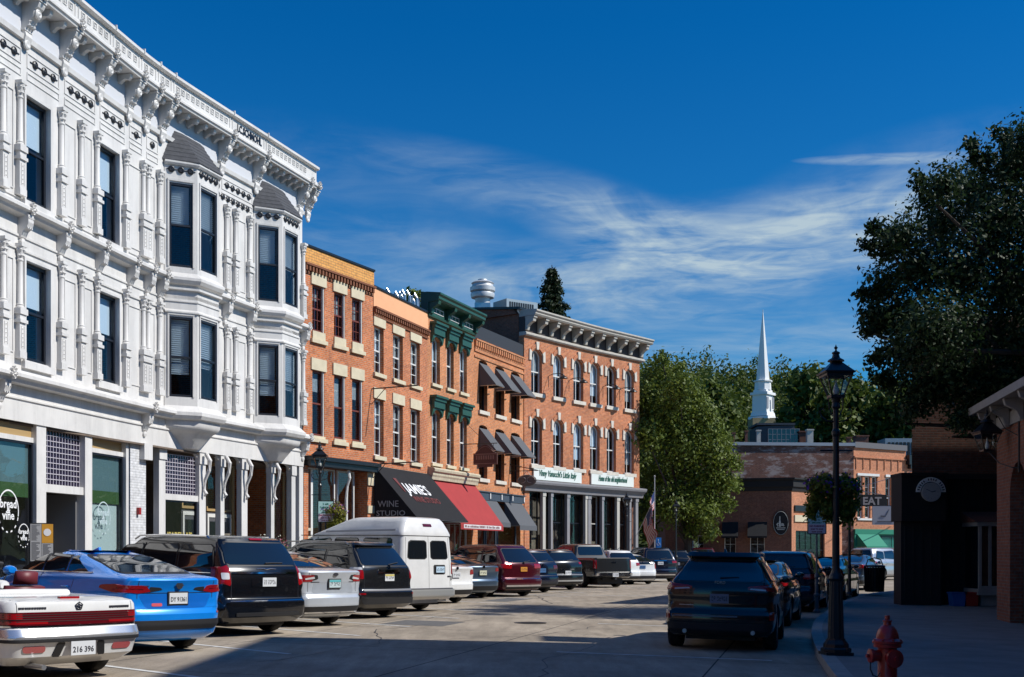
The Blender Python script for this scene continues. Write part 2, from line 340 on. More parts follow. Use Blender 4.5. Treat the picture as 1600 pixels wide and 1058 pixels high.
# ---------------------------------------------------------------- facades
class Fac:
    """a wall line on the ground plan: xf(u, n, z), u along the wall, n outward to the street"""
    def __init__(s, pts, smooth=0.0):
        P = [Vector(p) for p in pts]; D = []
        for i in range(len(P)-1):
            n = max(2, int((P[i+1]-P[i]).length/0.1))
            for k in range(n): D.append(P[i].lerp(P[i+1], k/n))
        D.append(P[-1])
        if smooth:
            r = int(smooth/0.1); Q = []
            for i in range(len(D)):
                k = min(r, i, len(D)-1-i); seg = D[i-k:i+k+1]; Q.append(sum(seg, Vector((0, 0)))/len(seg))
            D = Q
        s.D = D; s.U = [0.0]
        for i in range(1, len(D)): s.U.append(s.U[-1]+(D[i]-D[i-1]).length)
        s.L = s.U[-1]; s.T = []
        for i in range(len(D)):
            a = D[max(0, i-2)]; b = D[min(len(D)-1, i+2)]; s.T.append((b-a).normalized())
    def pt(s, u):
        if u <= 0: return s.D[0]+s.T[0]*u, s.T[0]
        if u >= s.L: return s.D[-1]+s.T[-1]*(u-s.L), s.T[-1]
        import bisect
        i = min(len(s.D)-2, bisect.bisect_right(s.U, u)-1); f = (u-s.U[i])/(s.U[i+1]-s.U[i])
        return s.D[i].lerp(s.D[i+1], f), s.T[i].lerp(s.T[i+1], f).normalized()
    def xf(s, u, n, z):
        p, t = s.pt(u); return (p.x+t.y*n, p.y-t.x*n, z)
    def inv(s, u, n, z): return s.xf(u, -n, z)
    def ux(s, px, n=0.0):
        k = (px-CX0)/FPX; a, b = -6.0, s.L+6
        for _ in range(50):
            m = (a+b)/2; q = s.xf(m, n, 0)
            if q[0]/q[1] < k: a = m
            else: b = m
        return (a+b)/2
    def rot(s, u): p, t = s.pt(u); return math.atan2(t.y, t.x)
    def path(s, u0, u1, n=0, du=0.4):
        k = max(1, int(math.ceil((u1-u0)/du))); return [s.xf(u0+(u1-u0)*i/k, n, 0)[:2] for i in range(k+1)]
def place(proto, parent, fac, u, n, z, rename=None):
    """a copy of a part (and its own parts) set on a wall; local x along the wall, -y outward"""
    if proto.get('used'): o = copy_tree(proto, parent)
    else: o = proto; proto['used'] = 1; o.parent = parent
    o['used'] = 1
    q = Vector(fac.xf(u, n, z))-s_loc(parent); o.location = q; o.rotation_euler = (0, 0, fac.rot(u)); return o
def sweep(mb, path, prof, cap=True):
    """moulding: closed profile [(n, z)] carried along plan points, n to the right of travel"""
    P = [Vector(p) for p in path]; vs = []; fs = []; k = len(prof)
    for i, p in enumerate(P):
        t1 = (P[i]-P[i-1]).normalized() if i > 0 else (P[1]-P[0]).normalized()
        t2 = (P[i+1]-P[i]).normalized() if i < len(P)-1 else t1
        n1 = Vector((t1.y, -t1.x)); n2 = Vector((t2.y, -t2.x)); m = (n1+n2).normalized(); sc = 1/max(0.3, m.dot(n1))
        for (n, z) in prof: vs.append((p.x+m.x*n*sc, p.y+m.y*n*sc, z))
    for i in range(len(P)-1):
        for j in range(k): j2 = (j+1) % k; fs.append((i*k+j, i*k+j2, (i+1)*k+j2, (i+1)*k+j))
    if cap: fs.append(tuple(range(k))); fs.append(tuple((len(P)-1)*k+j for j in range(k))[::-1])
    mb.add(vs, fs)
ID = lambda x, y, z: (x, y, z)
def wall(mb, u0, u1, z0, z1, ops, depth=0.35, n=0.0):
    br = sorted(set([u0, u1]+[o[0] for o in ops]+[o[1] for o in ops])); br = [b for b in br if u0 <= b <= u1]
    prev = None; strips = []
    for a, b in zip(br[:-1], br[1:]):
        if b-a < 1e-5: continue
        mid = (a+b)/2; holes = sorted([(o[2], o[3]) for o in ops if o[0] < mid < o[1]]); iv = []; z = z0
        for h in holes:
            if h[0] > z+1e-4: iv.append((z, h[0]))
            z = max(z, h[1])
        if z < z1-1e-4: iv.append((z, z1))
        if strips and strips[-1][2] == iv: strips[-1][1] = b
        else: strips.append([a, b, iv])
    for a, b, iv in strips:
        for (p, q) in iv: mb.box(a, b, n-depth, n, p, q)
    for o in ops:
        if len(o) > 4 and o[4]:
            r = o[4]; uc = (o[0]+o[1])/2; hw = (o[1]-o[0])/2; K = 8
            for sgn in (-1, 1):
                pts = [(uc+sgn*hw, o[3]+0.0), (uc+sgn*hw, o[3]-r)]
                pts = [(uc+sgn*(hw+0.002), o[3]-r)] + [(uc+sgn*hw*math.cos(t*PI/2/K), o[3]-r+r*math.sin(t*PI/2/K)) for t in range(1, K+1)] + [(uc, o[3]+0.002), (uc+sgn*(hw+0.002), o[3]+0.002)]
                mb.prism(pts if sgn > 0 else pts[::-1], n-depth+0.001, n-0.001, 'y')
def sash(fac, parent, u0, u1, z0, z1, fm, n=-0.16, fw=0.06, cols=1, rows=1, arch=0.0, meet=0.5, glass=None, blind=None, bmat=None, slats=False, bars=0.022, name='window', double=True, label=None):
    mb = MB(); d = 0.05
    mb.box(u0, u0+fw, n-d, n+0.02, z0, z1); mb.box(u1-fw, u1, n-d, n+0.02, z0, z1)
    mb.box(u0+fw, u1-fw, n-d, n+0.019, z0, z0+fw*1.2); mb.box(u0+fw, u1-fw, n-d, n+0.019, z1-fw, z1)
    zm = z0+(z1-z0)*meet
    if double: mb.box(u0+fw, u1-fw, n-d-0.01, n+0.012, zm-0.03, zm+0.03)
    secs = [(z0+fw, zm-0.03), (zm+0.03, z1-fw)] if double else [(z0+fw, z1-fw)]
    for (a, b) in secs:
        for c in range(1, cols): uu = u0+fw+(u1-u0-2*fw)*c/cols; mb.box(uu-bars/2, uu+bars/2, n-0.03, n+0.002, a, b)
        for r in range(1, rows): zz = a+(b-a)*r/rows; mb.box(u0+fw, u1-fw, n-0.029, n+0.001, zz-bars/2, zz+bars/2)
    if arch:
        uc = (u0+u1)/2; hw = (u1-u0)/2; K = 8
        for sgn in (-1, 1):
            pts = []
            for t in range(K+1): pts.append((uc+sgn*(hw-fw)*math.cos(t*PI/2/K), z1-arch+(arch-fw)*math.sin(t*PI/2/K)))
            pts += [(uc, z1), (uc+sgn*hw, z1), (uc+sgn*hw, z1-arch)]
            mb.prism(pts if sgn > 0 else pts[::-1], n-d+0.003, n+0.017, 'y')
    w = mb.build(name, fm, parent, fac.xf)
    g = MB(); g.box(u0+fw*0.5, u1-fw*0.5, n-0.036, n-0.032, z0+fw*0.5, z1-fw*0.5)
    g.build('pane', glass or gl_dark, w, fac.xf)
    if blind:
        b = MB(); za, zb = z1-fw-(z1-z0-2*fw)*blind, z1-fw
        if slats:
            k = int((zb-za)/0.062)
            for i in range(k): z = za+(zb-za)*(i+0.5)/k; b.prism([(n-0.15, z-0.016), (n-0.10, z+0.014), (n-0.098, z+0.018), (n-0.148, z-0.012)], u0+fw+0.02, u1-fw-0.02)
            b.box(u0+fw+0.02, u1-fw-0.02, n-0.162, n-0.158, za, zb)
        else: b.box(u0+fw, u1-fw, n-0.12, n-0.11, za, zb)
        b.build('blind', bmat or blind_w, w, fac.xf)
    return w
def boxes(fac, name, m, parent, bl, du=None, xf=None):
    mb = MB(); mb.du = du
    for b in bl: mb.box(*b)
    return mb.build(name, m, parent, xf or fac.xf)
def shell(fac, parent, z1, depth, wallm, u0=0, u1=None, roof=dark_roof, zroof=None, slope=0, back=True):
    """side walls, back wall and roof behind a street wall"""
    u1 = fac.L if u1 is None else u1
    a = fac.xf(u0, -0.36, 0)[:2]; b = fac.xf(u1, -0.36, 0)[:2]
    p, t = fac.pt(u0); ba = (a[0]-t.y*depth, a[1]+t.x*depth); p, t2 = fac.pt(u1); bb = (b[0]-t2.y*depth, b[1]+t2.x*depth)
    for (q, r) in ((a, ba), (bb, b), (ba, bb)):
        f = Fac([q, r]); mb = MB(); mb.box(0, f.L, -0.15, 0.15, -0.5, z1); mb.build('side_wall', wallm, parent, f.inv)
    mb = MB(); zr = zroof or z1-0.3
    n = 12; front = [fac.xf(u0+(u1-u0)*i/n, -0.36, 0)[:2] for i in range(n+1)]
    poly = [(q[0], q[1]) for q in front]+[bb, ba]
    mb.prism(poly, zr-0.12, zr, 'z'); mb.build('roof', roof, parent, ID)
def sills(fac, parent, m, L, h=0.14, n=0.09, over=0.1, name='sill'):
    for (u0, u1, z) in L:
        boxes(fac, name, m, parent, [(u0-over, u1+over, -0.12, n, z-h, z-0.002)])

# ================================================================ WHITE CORNER BUILDING
FW = Fac([(-13.2, 20.5), (-10.62, 34.2), (-7.62, 43.0)], 1.6)
wb = empty('commercial_building', (-11, 33, 0), label='long white three-storey building with black windows, bay windows and bracketed cornice', cat='building')
UE = FW.L
ucol = FW.ux
Z2T, Z2B, Z1T, Z1B = 12.54, 10.05, 8.56, 6.18
wins = [(ucol(38), ucol(76)), (ucol(153), ucol(184))]
per = ucol(153)-ucol(38)
wins = [(wins[0][0]-per, wins[0][1]-per)]+wins
bays = []
for (pl, pc) in ((256, 311), (396, 443)):
    u0 = ucol(pl); p = 0.7
    c = 0.7; bays.append((u0, u0+c, u0+c+1.15, u0+2*c+1.15, p))
ops = []
for (a, b) in wins:
    ops += [(a, b, Z2B, Z2T, 0), (a, b, Z1B, Z1T, 0)]
for (a, b, c, d, p) in bays: ops += [(a+0.1, d-0.1, 5.9, 13.0, 0)]
mb = MB(); mb.du = 0.5
wall(mb, 0, UE, 4.70, 14.1, ops)
mb.box(0, UE, -0.35, -0.05, 14.1, 15.4)
mb.build('wall', white, wb, FW.xf)
shell(FW, wb, 14.9, 14, brickA, zroof=14.4)
for k, (a, b) in enumerate(wins):
    sash(FW, wb, a, b, Z2B, Z2T, black_frame, blind=0.43, fw=0.075, n=-0.1)
    sash(FW, wb, a, b, Z1B, Z1T, black_frame, blind=0.43, fw=0.075, n=-0.1)
    for (zb, zt) in ((Z2B, Z2T), (Z1B, Z1T)):    # raised white surround, hood line and apron
        boxes(FW, 'window_surround', white, wb, [(b+0.003, b+0.07, 0, 0.06, zb-0.05, zt+0.07), (a-0.07, a-0.003, 0, 0.06, zb-0.05, zt+0.07), (a-0.003, b+0.003, 0, 0.058, zt+0.003, zt+0.07), (a-0.12, b+0.12, 0, 0.1, zb-0.22, zb-0.052)])
# engaged columns
def col_proto(h, hp, pair=False):
    mb = MB(); zb = hp
    offs = (-0.12, 0.12) if pair else (0,); w = 0.25 if pair else 0.135
    mb.box(-w, w, -0.15, 0.02, 0, 0.16)
    mb.box(-w+0.02, w-0.02, -0.125, 0.02, 0.16, hp-0.34)
    mb.box(-w-0.02, w+0.02, -0.17, 0.02, hp-0.34, hp-0.26); mb.box(-w+0.015, w-0.015, -0.135, 0.02, hp-0.26, hp-0.14); mb.box(-w-0.02, w+0.02, -0.17, 0.02, hp-0.14, hp)
    for o in offs:    # relief ornament on the pedestal panel
        k = 5
        for i in range(k):
            z = 0.24+(hp-0.34-0.32)*(i+0.5)/k
            mb.lathe([(0.035, -0.12), (0.0, -0.15)], (o, 0, z), 6, 'y'); mb.box(o-0.065, o-0.05, -0.138, -0.12, z-0.05, z+0.05); mb.box(o+0.05, o+0.065, -0.138, -0.12, z-0.05, z+0.05)
    mb.smooth = True
    for o in offs:
        mb.lathe([(0.105, hp), (0.105, hp+0.04), (0.08, hp+0.07), (0.09, hp+0.10), (0.07, hp+0.13), (0.062, h-0.42), (0.08, h-0.40), (0.08, h-0.37), (0.064, h-0.35), (0.085, h-0.22), (0.115, h-0.10), (0.125, h-0.07)], (o, -0.055, 0), 14)
    mb.smooth = False
    for o in offs:
        mb.box(o-0.12, o+0.12, -0.18, 0.02, h-0.07, h)
        for i in range(5):
            a = PI+PI*i/4; x, y = o+0.10*math.cos(a), -0.055+0.10*math.sin(a)
            mb.lathe([(0.0, -0.06), (0.035, 0.0), (0.0, 0.06)], (x, y, h-0.15), 6); mb.lathe([(0.0, -0.05), (0.035, 0.0), (0.0, 0.05)], (o+0.08*math.cos(a+0.3), -0.055+0.08*math.sin(a+0.3), h-0.28), 6)
    return mb.build('column', white, None)
HC = 2.72; HPD = 1.18
cp = col_proto(HC, HPD); cpp = col_proto(HC, HPD, True)
singles = [28, 93, 124, 149, 194, 247, 352, 366, 388, 472]
us = [ucol(p) for p in singles]+[ucol(93)-per, ucol(124)-per, ucol(28)-per+0.02]
us = [u for u in us if u > 0.4]
for u in us:
    for zb in (Z2B-0.02, Z1B-0.02): place(cp, wb, FW, u, 0.0, zb)
upair = ucol(225)
for zb in (Z2B-0.02, Z1B-0.02): place(cpp, wb, FW, upair, 0.0, zb)
# recessed-looking panel strips between columns (raised outline mouldings)
mb = MB(); mb.du = 0.5
def outline(u0, u1, z0, z1, w=0.03, n=0.02, m=None):
    m = m or mb; m.box(u0, u1, 0.0, n, z0, z0+w); m.box(u0, u1, 0.0, n, z1-w, z1); m.box(u0, u0+w, 0.0, n-0.002, z0+w, z1-w); m.box(u1-w, u1, 0.0, n-0.002, z0+w, z1-w)
colu = sorted(us+[upair])
for a, b in zip(colu[:-1], colu[1:]):
    mid = (a+b)/2
    if b-a < 0.45 or any(w[0] < mid < w[1] for w in wins) or any(y[0] < mid < y[3] for y in bays): continue
    for zb, zt in ((Z2B, Z2T), (Z1B, Z1T)): outline(a+0.2, b-0.2, zb+0.1, zt-0.05, 0.025, 0.025)
brk = [ucol(p) for p in (37, 96, 152, 198, 250, 343, 397, 466)]+[ucol(225)]
brk = sorted(brk+[ucol(37)-per/2*1.02, ucol(37)-per])
for a, b in zip(brk[:-1], brk[1:]):
    if any(y[0]-0.2 < (a+b)/2 < y[3]+0.2 for y in bays) and b-a > 2: continue
    if b-a < 0.5: continue
    outline(a+0.12, b-0.12, 12.93, 13.12, 0.03, 0.02); outline(a+0.12, b-0.12, 13.22, 13.60, 0.03, 0.02)
    mb.box(a+0.1, b-0.1, 0, 0.03, 9.98, 10.0)
mb.build('panel_moulding', white, wb, FW.xf)
# frieze rosettes: dark rings on a bar
mb = MB()
def rosettes(m, fac, u0, u1, z, n=0.0, step=0.36):
    k = max(1, int(round((u1-u0)/step)))
    m.box(u0, u1, n, n+0.02, z-0.012, z+0.012)
    for i in range(k):
        u = u0+(u1-u0)*(i+0.5)/k; m.lathe([(0.098, n), (0.098, n+0.04), (0.06, n+0.06), (0.05, n+0.045), (0.02, n+0.045), (0.0, n+0.06)], (u, 0, z), 10, 'y')
for a, b in zip(brk[:-1], brk[1:]):
    if b-a > 0.9 and not any(y[0]-0.2 < (a+b)/2 < y[3]+0.2 for y in bays): rosettes(mb, FW, a+0.25, b-0.2, 13.41, 0.0)
    elif 0.4 < b-a <= 0.9: rosettes(mb, FW, (a+b)/2-0.12, (a+b)/2+0.12, 13.41, 0.0)
ub2 = bays[0][3]
rosettes(mb, FW, ub2+0.15, bays[1][0]-0.25, 12.98, 0.0, 0.3)
mb.build('frieze_rosettes', black_frame, wb, FW.xf)
# main cornice
P0 = FW.path(0, UE+0.02, 0, 0.5)
mb = MB(); sweep(mb, P0, [(0.0, 13.78), (0.08, 13.80), (0.10, 13.92), (0.0, 13.95)])
P1 = FW.path(0, UE+0.3, 0, 0.5)
sweep(mb, P1, [(-0.34, 14.74), (0.52, 14.74), (0.54, 14.80), (0.58, 14.82), (0.58, 14.88), (0.50, 14.94), (0.48, 14.98), (-0.34, 14.98)])
sweep(mb, P1, [(-0.33, 14.99), (0.46, 14.99), (0.46, 15.03), (0.42, 15.05), (0.42, 15.43), (-0.33, 15.43)])
mb.build('cornice', white, wb, ID)
mb = MB(); sweep(mb, P1, [(-0.36, 15.435), (0.48, 15.435), (0.55, 15.47), (0.55, 15.55), (-0.36, 15.58)]); mb.build('coping', white, wb, ID)
mb = MB(); sweep(mb, P0, [(0.0, 13.955), (0.03, 13.955), (0.03, 14.735), (0.0, 14.735)]); mb.build('frieze', mat('pale_grey_frieze', (0.60, 0.61, 0.64), 0.6), wb, ID)
def bracket_proto(w=0.13):
    mb = MB(); pr = [(0, -1.0), (-0.08, -0.98), (-0.12, -0.86), (-0.09, -0.74), (-0.14, -0.66), (-0.20, -0.60), (-0.22, -0.5), (-0.30, -0.42), (-0.33, -0.26), (-0.42, -0.2), (-0.46, -0.12), (-0.46, -0.02), (0, -0.02)]
    mb.prism([(y, z) for (y, z) in pr], -w, w)
    mb.box(-w-0.035, w+0.035, -0.11, 0, -0.74, -0.68); mb.box(-w-0.03, w+0.03, -0.49, 0, -0.07, -0.021)
    mb.lathe([(0.13, -0.04), (0.12, -0.08), (0.08, -0.10), (0.0, -0.08)], (0, 0, -1.03), 14, 'y')
    mb.smooth = True
    mb.lathe([(0.115, -0.31), (0.12, -0.37), (0.08, -0.40), (0.05, -0.385), (0.0, -0.42)], (0, 0, -0.33), 12, 'y')
    mb.smooth = False
    for i in range(3):
        for j in range(2): mb.lathe([(0.045, -0.17-j*0.03), (0.0, -0.24-j*0.03)], ((i-1)*0.1, 0, -0.62+j*0.09), 6, 'y')
    return mb.build('cornice_bracket', white, None)
def modillion_proto():
    mb = MB(); mb.prism([(0, -0.24), (-0.06, -0.26), (-0.12, -0.20), (-0.22, -0.15), (-0.32, -0.18), (-0.38, -0.12), (-0.40, -0.02), (0, -0.02)], -0.06, 0.06)
    return mb.build('modillion', white, None)
def crest_proto():
    mb = MB(); mb.smooth = False
    for (x, z, r) in ((0, 0.01, 0.07), (-0.08, -0.04, 0.05), (0.08, -0.04, 0.05), (0, -0.11, 0.05), (-0.06, 0.07, 0.035), (0.06, 0.07, 0.035), (0, 0.12, 0.03)):
        mb.lathe([(r, 0.0), (r*0.9, -0.07), (r*0.5, -0.05), (0.0, -0.10)], (x, 0, z), 9, 'y')
    return mb.build('crest_ornament', white, None)
bp_ = bracket_proto(); md = modillion_proto(); cr = crest_proto()
allb = brk+[ucol(96)-per, ucol(478)-0.02]
allb = sorted(set(round(b, 3) for b in allb if b > 0.3)); allb = [b for i, b in enumerate(allb) if i == 0 or b-allb[i-1] > 0.33]
for b in allb:
    place(bp_, wb, FW, b, 0.03, 14.75); place(cr, wb, FW, b, 0.56, 14.88)
for a, b in zip(allb[:-1], allb[1:]):
    k = int((b-a-0.4)/0.42)
    for i in range(k):
        if i == k//2 and k > 4: pass
        place(md, wb, FW, a+0.2+(b-a-0.4)*(i+0.5)/k, 0.03, 14.75)
# parapet: panels with rows of small square bosses, coping joints, builder's name
mb = MB(); mb.du = None; cap = MB(); bl = MB()
edges = sorted([b for b in allb if 0.3 < b]); un0, un1 = ucol(366, 0.43)+0.16, ucol(409, 0.43)
for a, b in zip(edges[:-1], edges[1:]):
    if b-a < 0.8: continue
    if not (a < (un0+un1)/2 < b):
        k = int((b-a-0.3)/0.25)
        for i in range(k):
            u = a+0.15+(b-a-0.3)*(i+0.5)/k; z = 15.23; r = 0.085; w = 0.022
            for (c0, c1, d0, d1) in ((u-r, u+r, z+r-w, z+r), (u-r, u+r, z-r, z-r+w), (u-r, u-r+w, z-r+w, z+r-w), (u+r-w, u+r, z-r+w, z+r-w), (u-0.025, u+0.025, z-0.025, z+0.025)): mb.box(c0, c1, 0.418, 0.442, d0, d1)
    mb.box(a-0.09, a-0.06, 0.418, 0.44, 15.04, 15.42); mb.box(a+0.06, a+0.09, 0.418, 0.44, 15.04, 15.42)
    cap.box(a-0.02, a+0.02, 0.1, 0.575, 15.5, 15.61)
mb.build('parapet_ornament', white, wb, FW.xf); cap.build('coping_joint', white, wb, FW.xf)
text('J.C.SCHMOHL', 0.34, black, 'name_lettering', wb, lambda x, d, z: FW.xf(un0+x, 0.43+d, 15.1+z), w=un1-un0, bold=0.012)
# belt cornice between the upper floors, and the entablature over the shops
def segs(n=0.0):
    out = []; u = 0
    for (a, b, c, d, p) in bays: out.append((u, a)); u = d
    out.append((u, UE)); return out
for (a, b) in segs():
    mb = MB()
    if b-a < 0.1: continue
    pth = FW.path(a, b, 0, 0.5)
    sweep(mb, pth, [(0.0, 9.52), (0.22, 9.56), (0.26, 9.62), (0.34, 9.66), (0.34, 9.74), (0.30, 9.78), (0.0, 9.86)])
    sweep(mb, pth, [(0.0, 9.06), (0.035, 9.07), (0.035, 9.12), (0.0, 9.13)])
    sweep(mb, pth, [(0.0, 8.74), (0.04, 8.75), (0.04, 8.80), (0.0, 8.81)])
    sweep(mb, pth, [(0.0, 5.50), (0.30, 5.52), (0.34, 5.60), (0.44, 5.64), (0.44, 5.72), (0.34, 5.80), (0.0, 5.90)])
    mb.build('belt_cornice', white, wb, ID)
def small_bracket():
    mb = MB(); mb.prism([(0, -0.60), (-0.08, -0.56), (-0.14, -0.42), (-0.24, -0.34), (-0.28, -0.24), (-0.28, -0.02), (0, -0.02)], -0.11, 0.11)
    for i in range(3):
        for j in range(3): mb.box((i-1)*0.08-0.02, (i-1)*0.08+0.02, -0.30+j*0.02, -0.24+j*0.02, -0.13-j*0.12, -0.09-j*0.12)
    mb.lathe([(0.09, -0.02), (0.08, -0.08), (0.0, -0.10)], (0, 0, -0.66), 10, 'y')
    return mb.build('belt_bracket', white, None)
sbk = small_bracket()
for b in [ucol(p) for p in (32, 92, 152, 201, 228, 248, 350, 388, 472)]+[ucol(32)-per, ucol(92)-per]:
    if b > 0.3: place(sbk, wb, FW, b, 0.0, 9.62); place(cr, wb, FW, b, 0.30, 9.74)
for p in (-6, 222, 470): place(sbk, wb, FW, ucol(p), 0.03, 5.60); place(cr, wb, FW, ucol(p), 0.42, 5.70)
mb = MB()
sweep(mb, P0, [(0.0, 4.66), (0.06, 4.66), (0.06, 5.16), (0.10, 5.18), (0.10, 5.22), (0.06, 5.24), (0.06, 5.50), (0.0, 5.50)])
mb.build('shop_entablature', white, wb, ID)
# canted bays
for bi, (a, b, c, d, p) in enumerate(bays):
    A = FW.xf(a, 0.02, 0)[:2]; B = FW.xf(b, p, 0)[:2]; Cc = FW.xf(c, p, 0)[:2]; D = FW.xf(d, 0.02, 0)[:2]
    plan = [A, B, Cc, D]
    mbw = MB(); k3 = 0
    bayo = MB(); bo = None
    fcs = [Fac([plan[i], plan[i+1]]) for i in range(3)]
    first = None
    for fi, f in enumerate(fcs):
        m0 = 0.14; mw = MB()
        o2 = [(m0, f.L-m0, Z2B, Z2T, 0), (m0, f.L-m0, Z1B, Z1T, 0)]
        wall(mw, 0.0, f.L, 5.72, 13.12, o2, depth=0.1)
        o = mw.build('bay_wall', white, wb, f.xf)
        for (zb, zt) in ((Z2B, Z2T), (Z1B, Z1T)):
            sash(f, o, m0, f.L-m0, zb, zt, black_frame, n=-0.03, fw=0.06, blind=0.5 if zb > 9 else (0.72, 0.6, 0.6)[fi], slats=True)
            boxes(f, 'bay_trim', white, o, [(m0-0.05, m0-0.003, 0, 0.03, zb, zt+0.05), (f.L-m0+0.003, f.L-m0+0.05, 0, 0.03, zb, zt+0.05), (m0-0.05, f.L-m0+0.05, 0, 0.035, zt+0.05, zt+0.12)])
        rb = MB(); rosettes(rb, f, 0.06, f.L-0.06, 12.93, 0.0, 0.28); rb.build('frieze_rosettes', black_frame, o, f.xf)
    mm = MB()
    sweep(mm, plan, [(0.0, 9.50), (0.12, 9.54), (0.18, 9.64), (0.18, 9.72), (0.0, 9.88)])
    sweep(mm, plan, [(0.0, 9.34), (0.10, 9.36), (0.10, 9.42), (0.0, 9.44)])
    sweep(mm, plan, [(0.0, 9.00), (0.03, 9.01), (0.03, 9.05), (0.0, 9.06)])
    sweep(mm, plan, [(0.0, 8.66), (0.06, 8.68), (0.06, 8.72), (0.0, 8.78)])
    sweep(mm, plan, [(0.0, 5.48), (0.16, 5.52), (0.22, 5.62), (0.22, 5.72), (0.0, 5.92)])
    sweep(mm, plan, [(-0.1, 13.05), (0.05, 13.06), (0.10, 13.12), (0.10, 13.17), (-0.1, 13.18)])
    mm.build('bay_moulding', white, wb, ID)
    # shingled hip roof against the wall
    r = MB(); e = [FW.xf(a-0.1, 0.0, 13.18), FW.xf(b-0.05, p+0.12, 13.18), FW.xf(c+0.05, p+0.12, 13.18), FW.xf(d+0.1, 0.0, 13.18)]
    t0 = FW.xf(b-0.05, 0.03, 14.15); t1 = FW.xf(c+0.05, 0.03, 14.15)
    steps = 7
    L1 = [e[0], e[1], e[2], e[3]]; L2 = [FW.xf(b-0.25, 0.02, 14.2), FW.xf(b+0.1, 0.1, 14.2), FW.xf(c-0.1, 0.1, 14.2), FW.xf(c+0.25, 0.02, 14.2)]
    def lp(i, t): return tuple(L1[i][k]+(L2[i][k]-L1[i][k])*t for k in range(3))
    for s_ in range(steps):
        t_a, t_b = s_/steps, (s_+1)/steps; lo = [lp(i, t_a) for i in range(4)]; hi = [lp(i, t_b) for i in range(4)]
        lo2 = [(q[0], q[1], q[2]+0.03) for q in lo]
        hi2 = [(q[0], q[1], q[2]+0.002) for q in hi]
        r.add(lo+lo2+hi2, [(0, 1, 5, 4), (1, 2, 6, 5), (2, 3, 7, 6), (4, 5, 9, 8), (5, 6, 10, 9), (6, 7, 11, 10)])
    r.build('bay_roof', dark_roof, wb, ID)
    # curved console under the bay
    cns = MB(); lv = [(5.50, 1.0, 1.0), (5.34, 1.0, 1.0), (5.24, 0.93, 0.96), (5.16, 0.72, 0.82), (5.12, 0.66, 0.76), (4.90, 0.5, 0.5), (4.70, 0.28, 0.34)]
    um = (a+d)/2; rings = []
    for (z, pn, pw) in lv:
        rings.append([FW.xf(um+(u-um)*pw, (n-0.0)*pn+0.05, z) for (u, n) in ((a, 0.02), (b, p), (c, p), (d, 0.02))])
    vs = [q for rg in rings for q in rg]; fs = []
    for i in range(len(rings)-1):
        for j in range(3): fs.append((4*i+j, 4*i+j+1, 4*i+j+5, 4*i+j+4))
    fs.append((0, 1, 2, 3)); n_ = 4*(len(rings)-1); fs.append((n_, n_+1, n_+2, n_+3))
    cns.smooth = True; cns.add(vs, fs); cns.build('bay_console', white, wb, ID, sharp=0.9)
    fl = MB(); fl.prism([(q[0], q[1]) for q in (A, B, Cc, D)], 9.1, 9.2, 'z'); fl.prism([(q[0], q[1]) for q in (A, B, Cc, D)], 5.74, 5.8, 'z'); fl.build('bay_floor', white, wb, ID)
# shop fronts
ps = lambda x: ucol(x)
mb = MB(); mb.du = 0.6
shopm = white
# left shop: pilasters, transoms
pil = [(ps(56), ps(71)), (ps(132), ps(143)), (ps(196), ps(200))]
pil = [(ps(58)-per*1.15, ps(58)-per*1.15+0.3)]+pil
for (a, b) in pil: boxes(FW, 'shop_pilaster', white, wb, [(a, b, -0.22, 0.02, 0.1, 4.66), (a-0.03, b+0.03, -0.2, 0.05, 0.1, 0.5)])
boxes(FW, 'brick_pier', brickW, wb, [(ps(201)+0.02, ps(226), -0.5, 0.04, 0.0, 4.66)])
boxes(FW, 'pilaster_base', white, wb, [(ps(216), ps(229), 0.05, 0.2, 4.2, 4.66)])
def shopwin(u0, u1, z0, z1, n=-0.12, fm=black_frame, fw=0.05, parent=None, glass=None, name='shop_window'):
    return sash(FW, parent or wb, u0, u1, z0, z1, fm, n=n, fw=fw, double=False, glass=glass or gl_shop, name=name)
greyblue = mat('blue_grey_shade', (0.14, 0.24, 0.27), 0.5); greenb = mat('green_valance', (0.05, 0.12, 0.035), 0.7); paleb = mat('pale_roller_blind', (0.62, 0.74, 0.74), 0.6); tanw = mat('tan_wood', (0.42, 0.28, 0.12), 0.6)
for (a, b, bl_) in ((pil[0][1], pil[1][0], False), (pil[2][1], pil[3][0], True)):
    w = shopwin(a, b, 0.55, 4.22, -0.1, black_frame)
    boxes(FW, 'transom_bar', white, w, [(a, b, -0.14, -0.06, 4.22, 4.34)]); boxes(FW, 'header_board', tanw, w, [(a, b, -0.2, -0.12, 4.34, 4.62)])
    boxes(FW, 'shade', greyblue, w, [(a+0.05, b-0.05, -0.2, -0.18, 3.22, 4.2)]); boxes(FW, 'valance', greenb, w, [(a+0.05, b-0.05, -0.197, -0.172, 2.88, 3.22)])
    if bl_: boxes(FW, 'roller_blind', paleb, w, [(a+0.06, b-0.1, -0.24, -0.22, 0.95, 2.9)])
    boxes(FW, 'bulkhead', white, wb, [(a, b, -0.2, -0.02, 0.1, 0.55)])
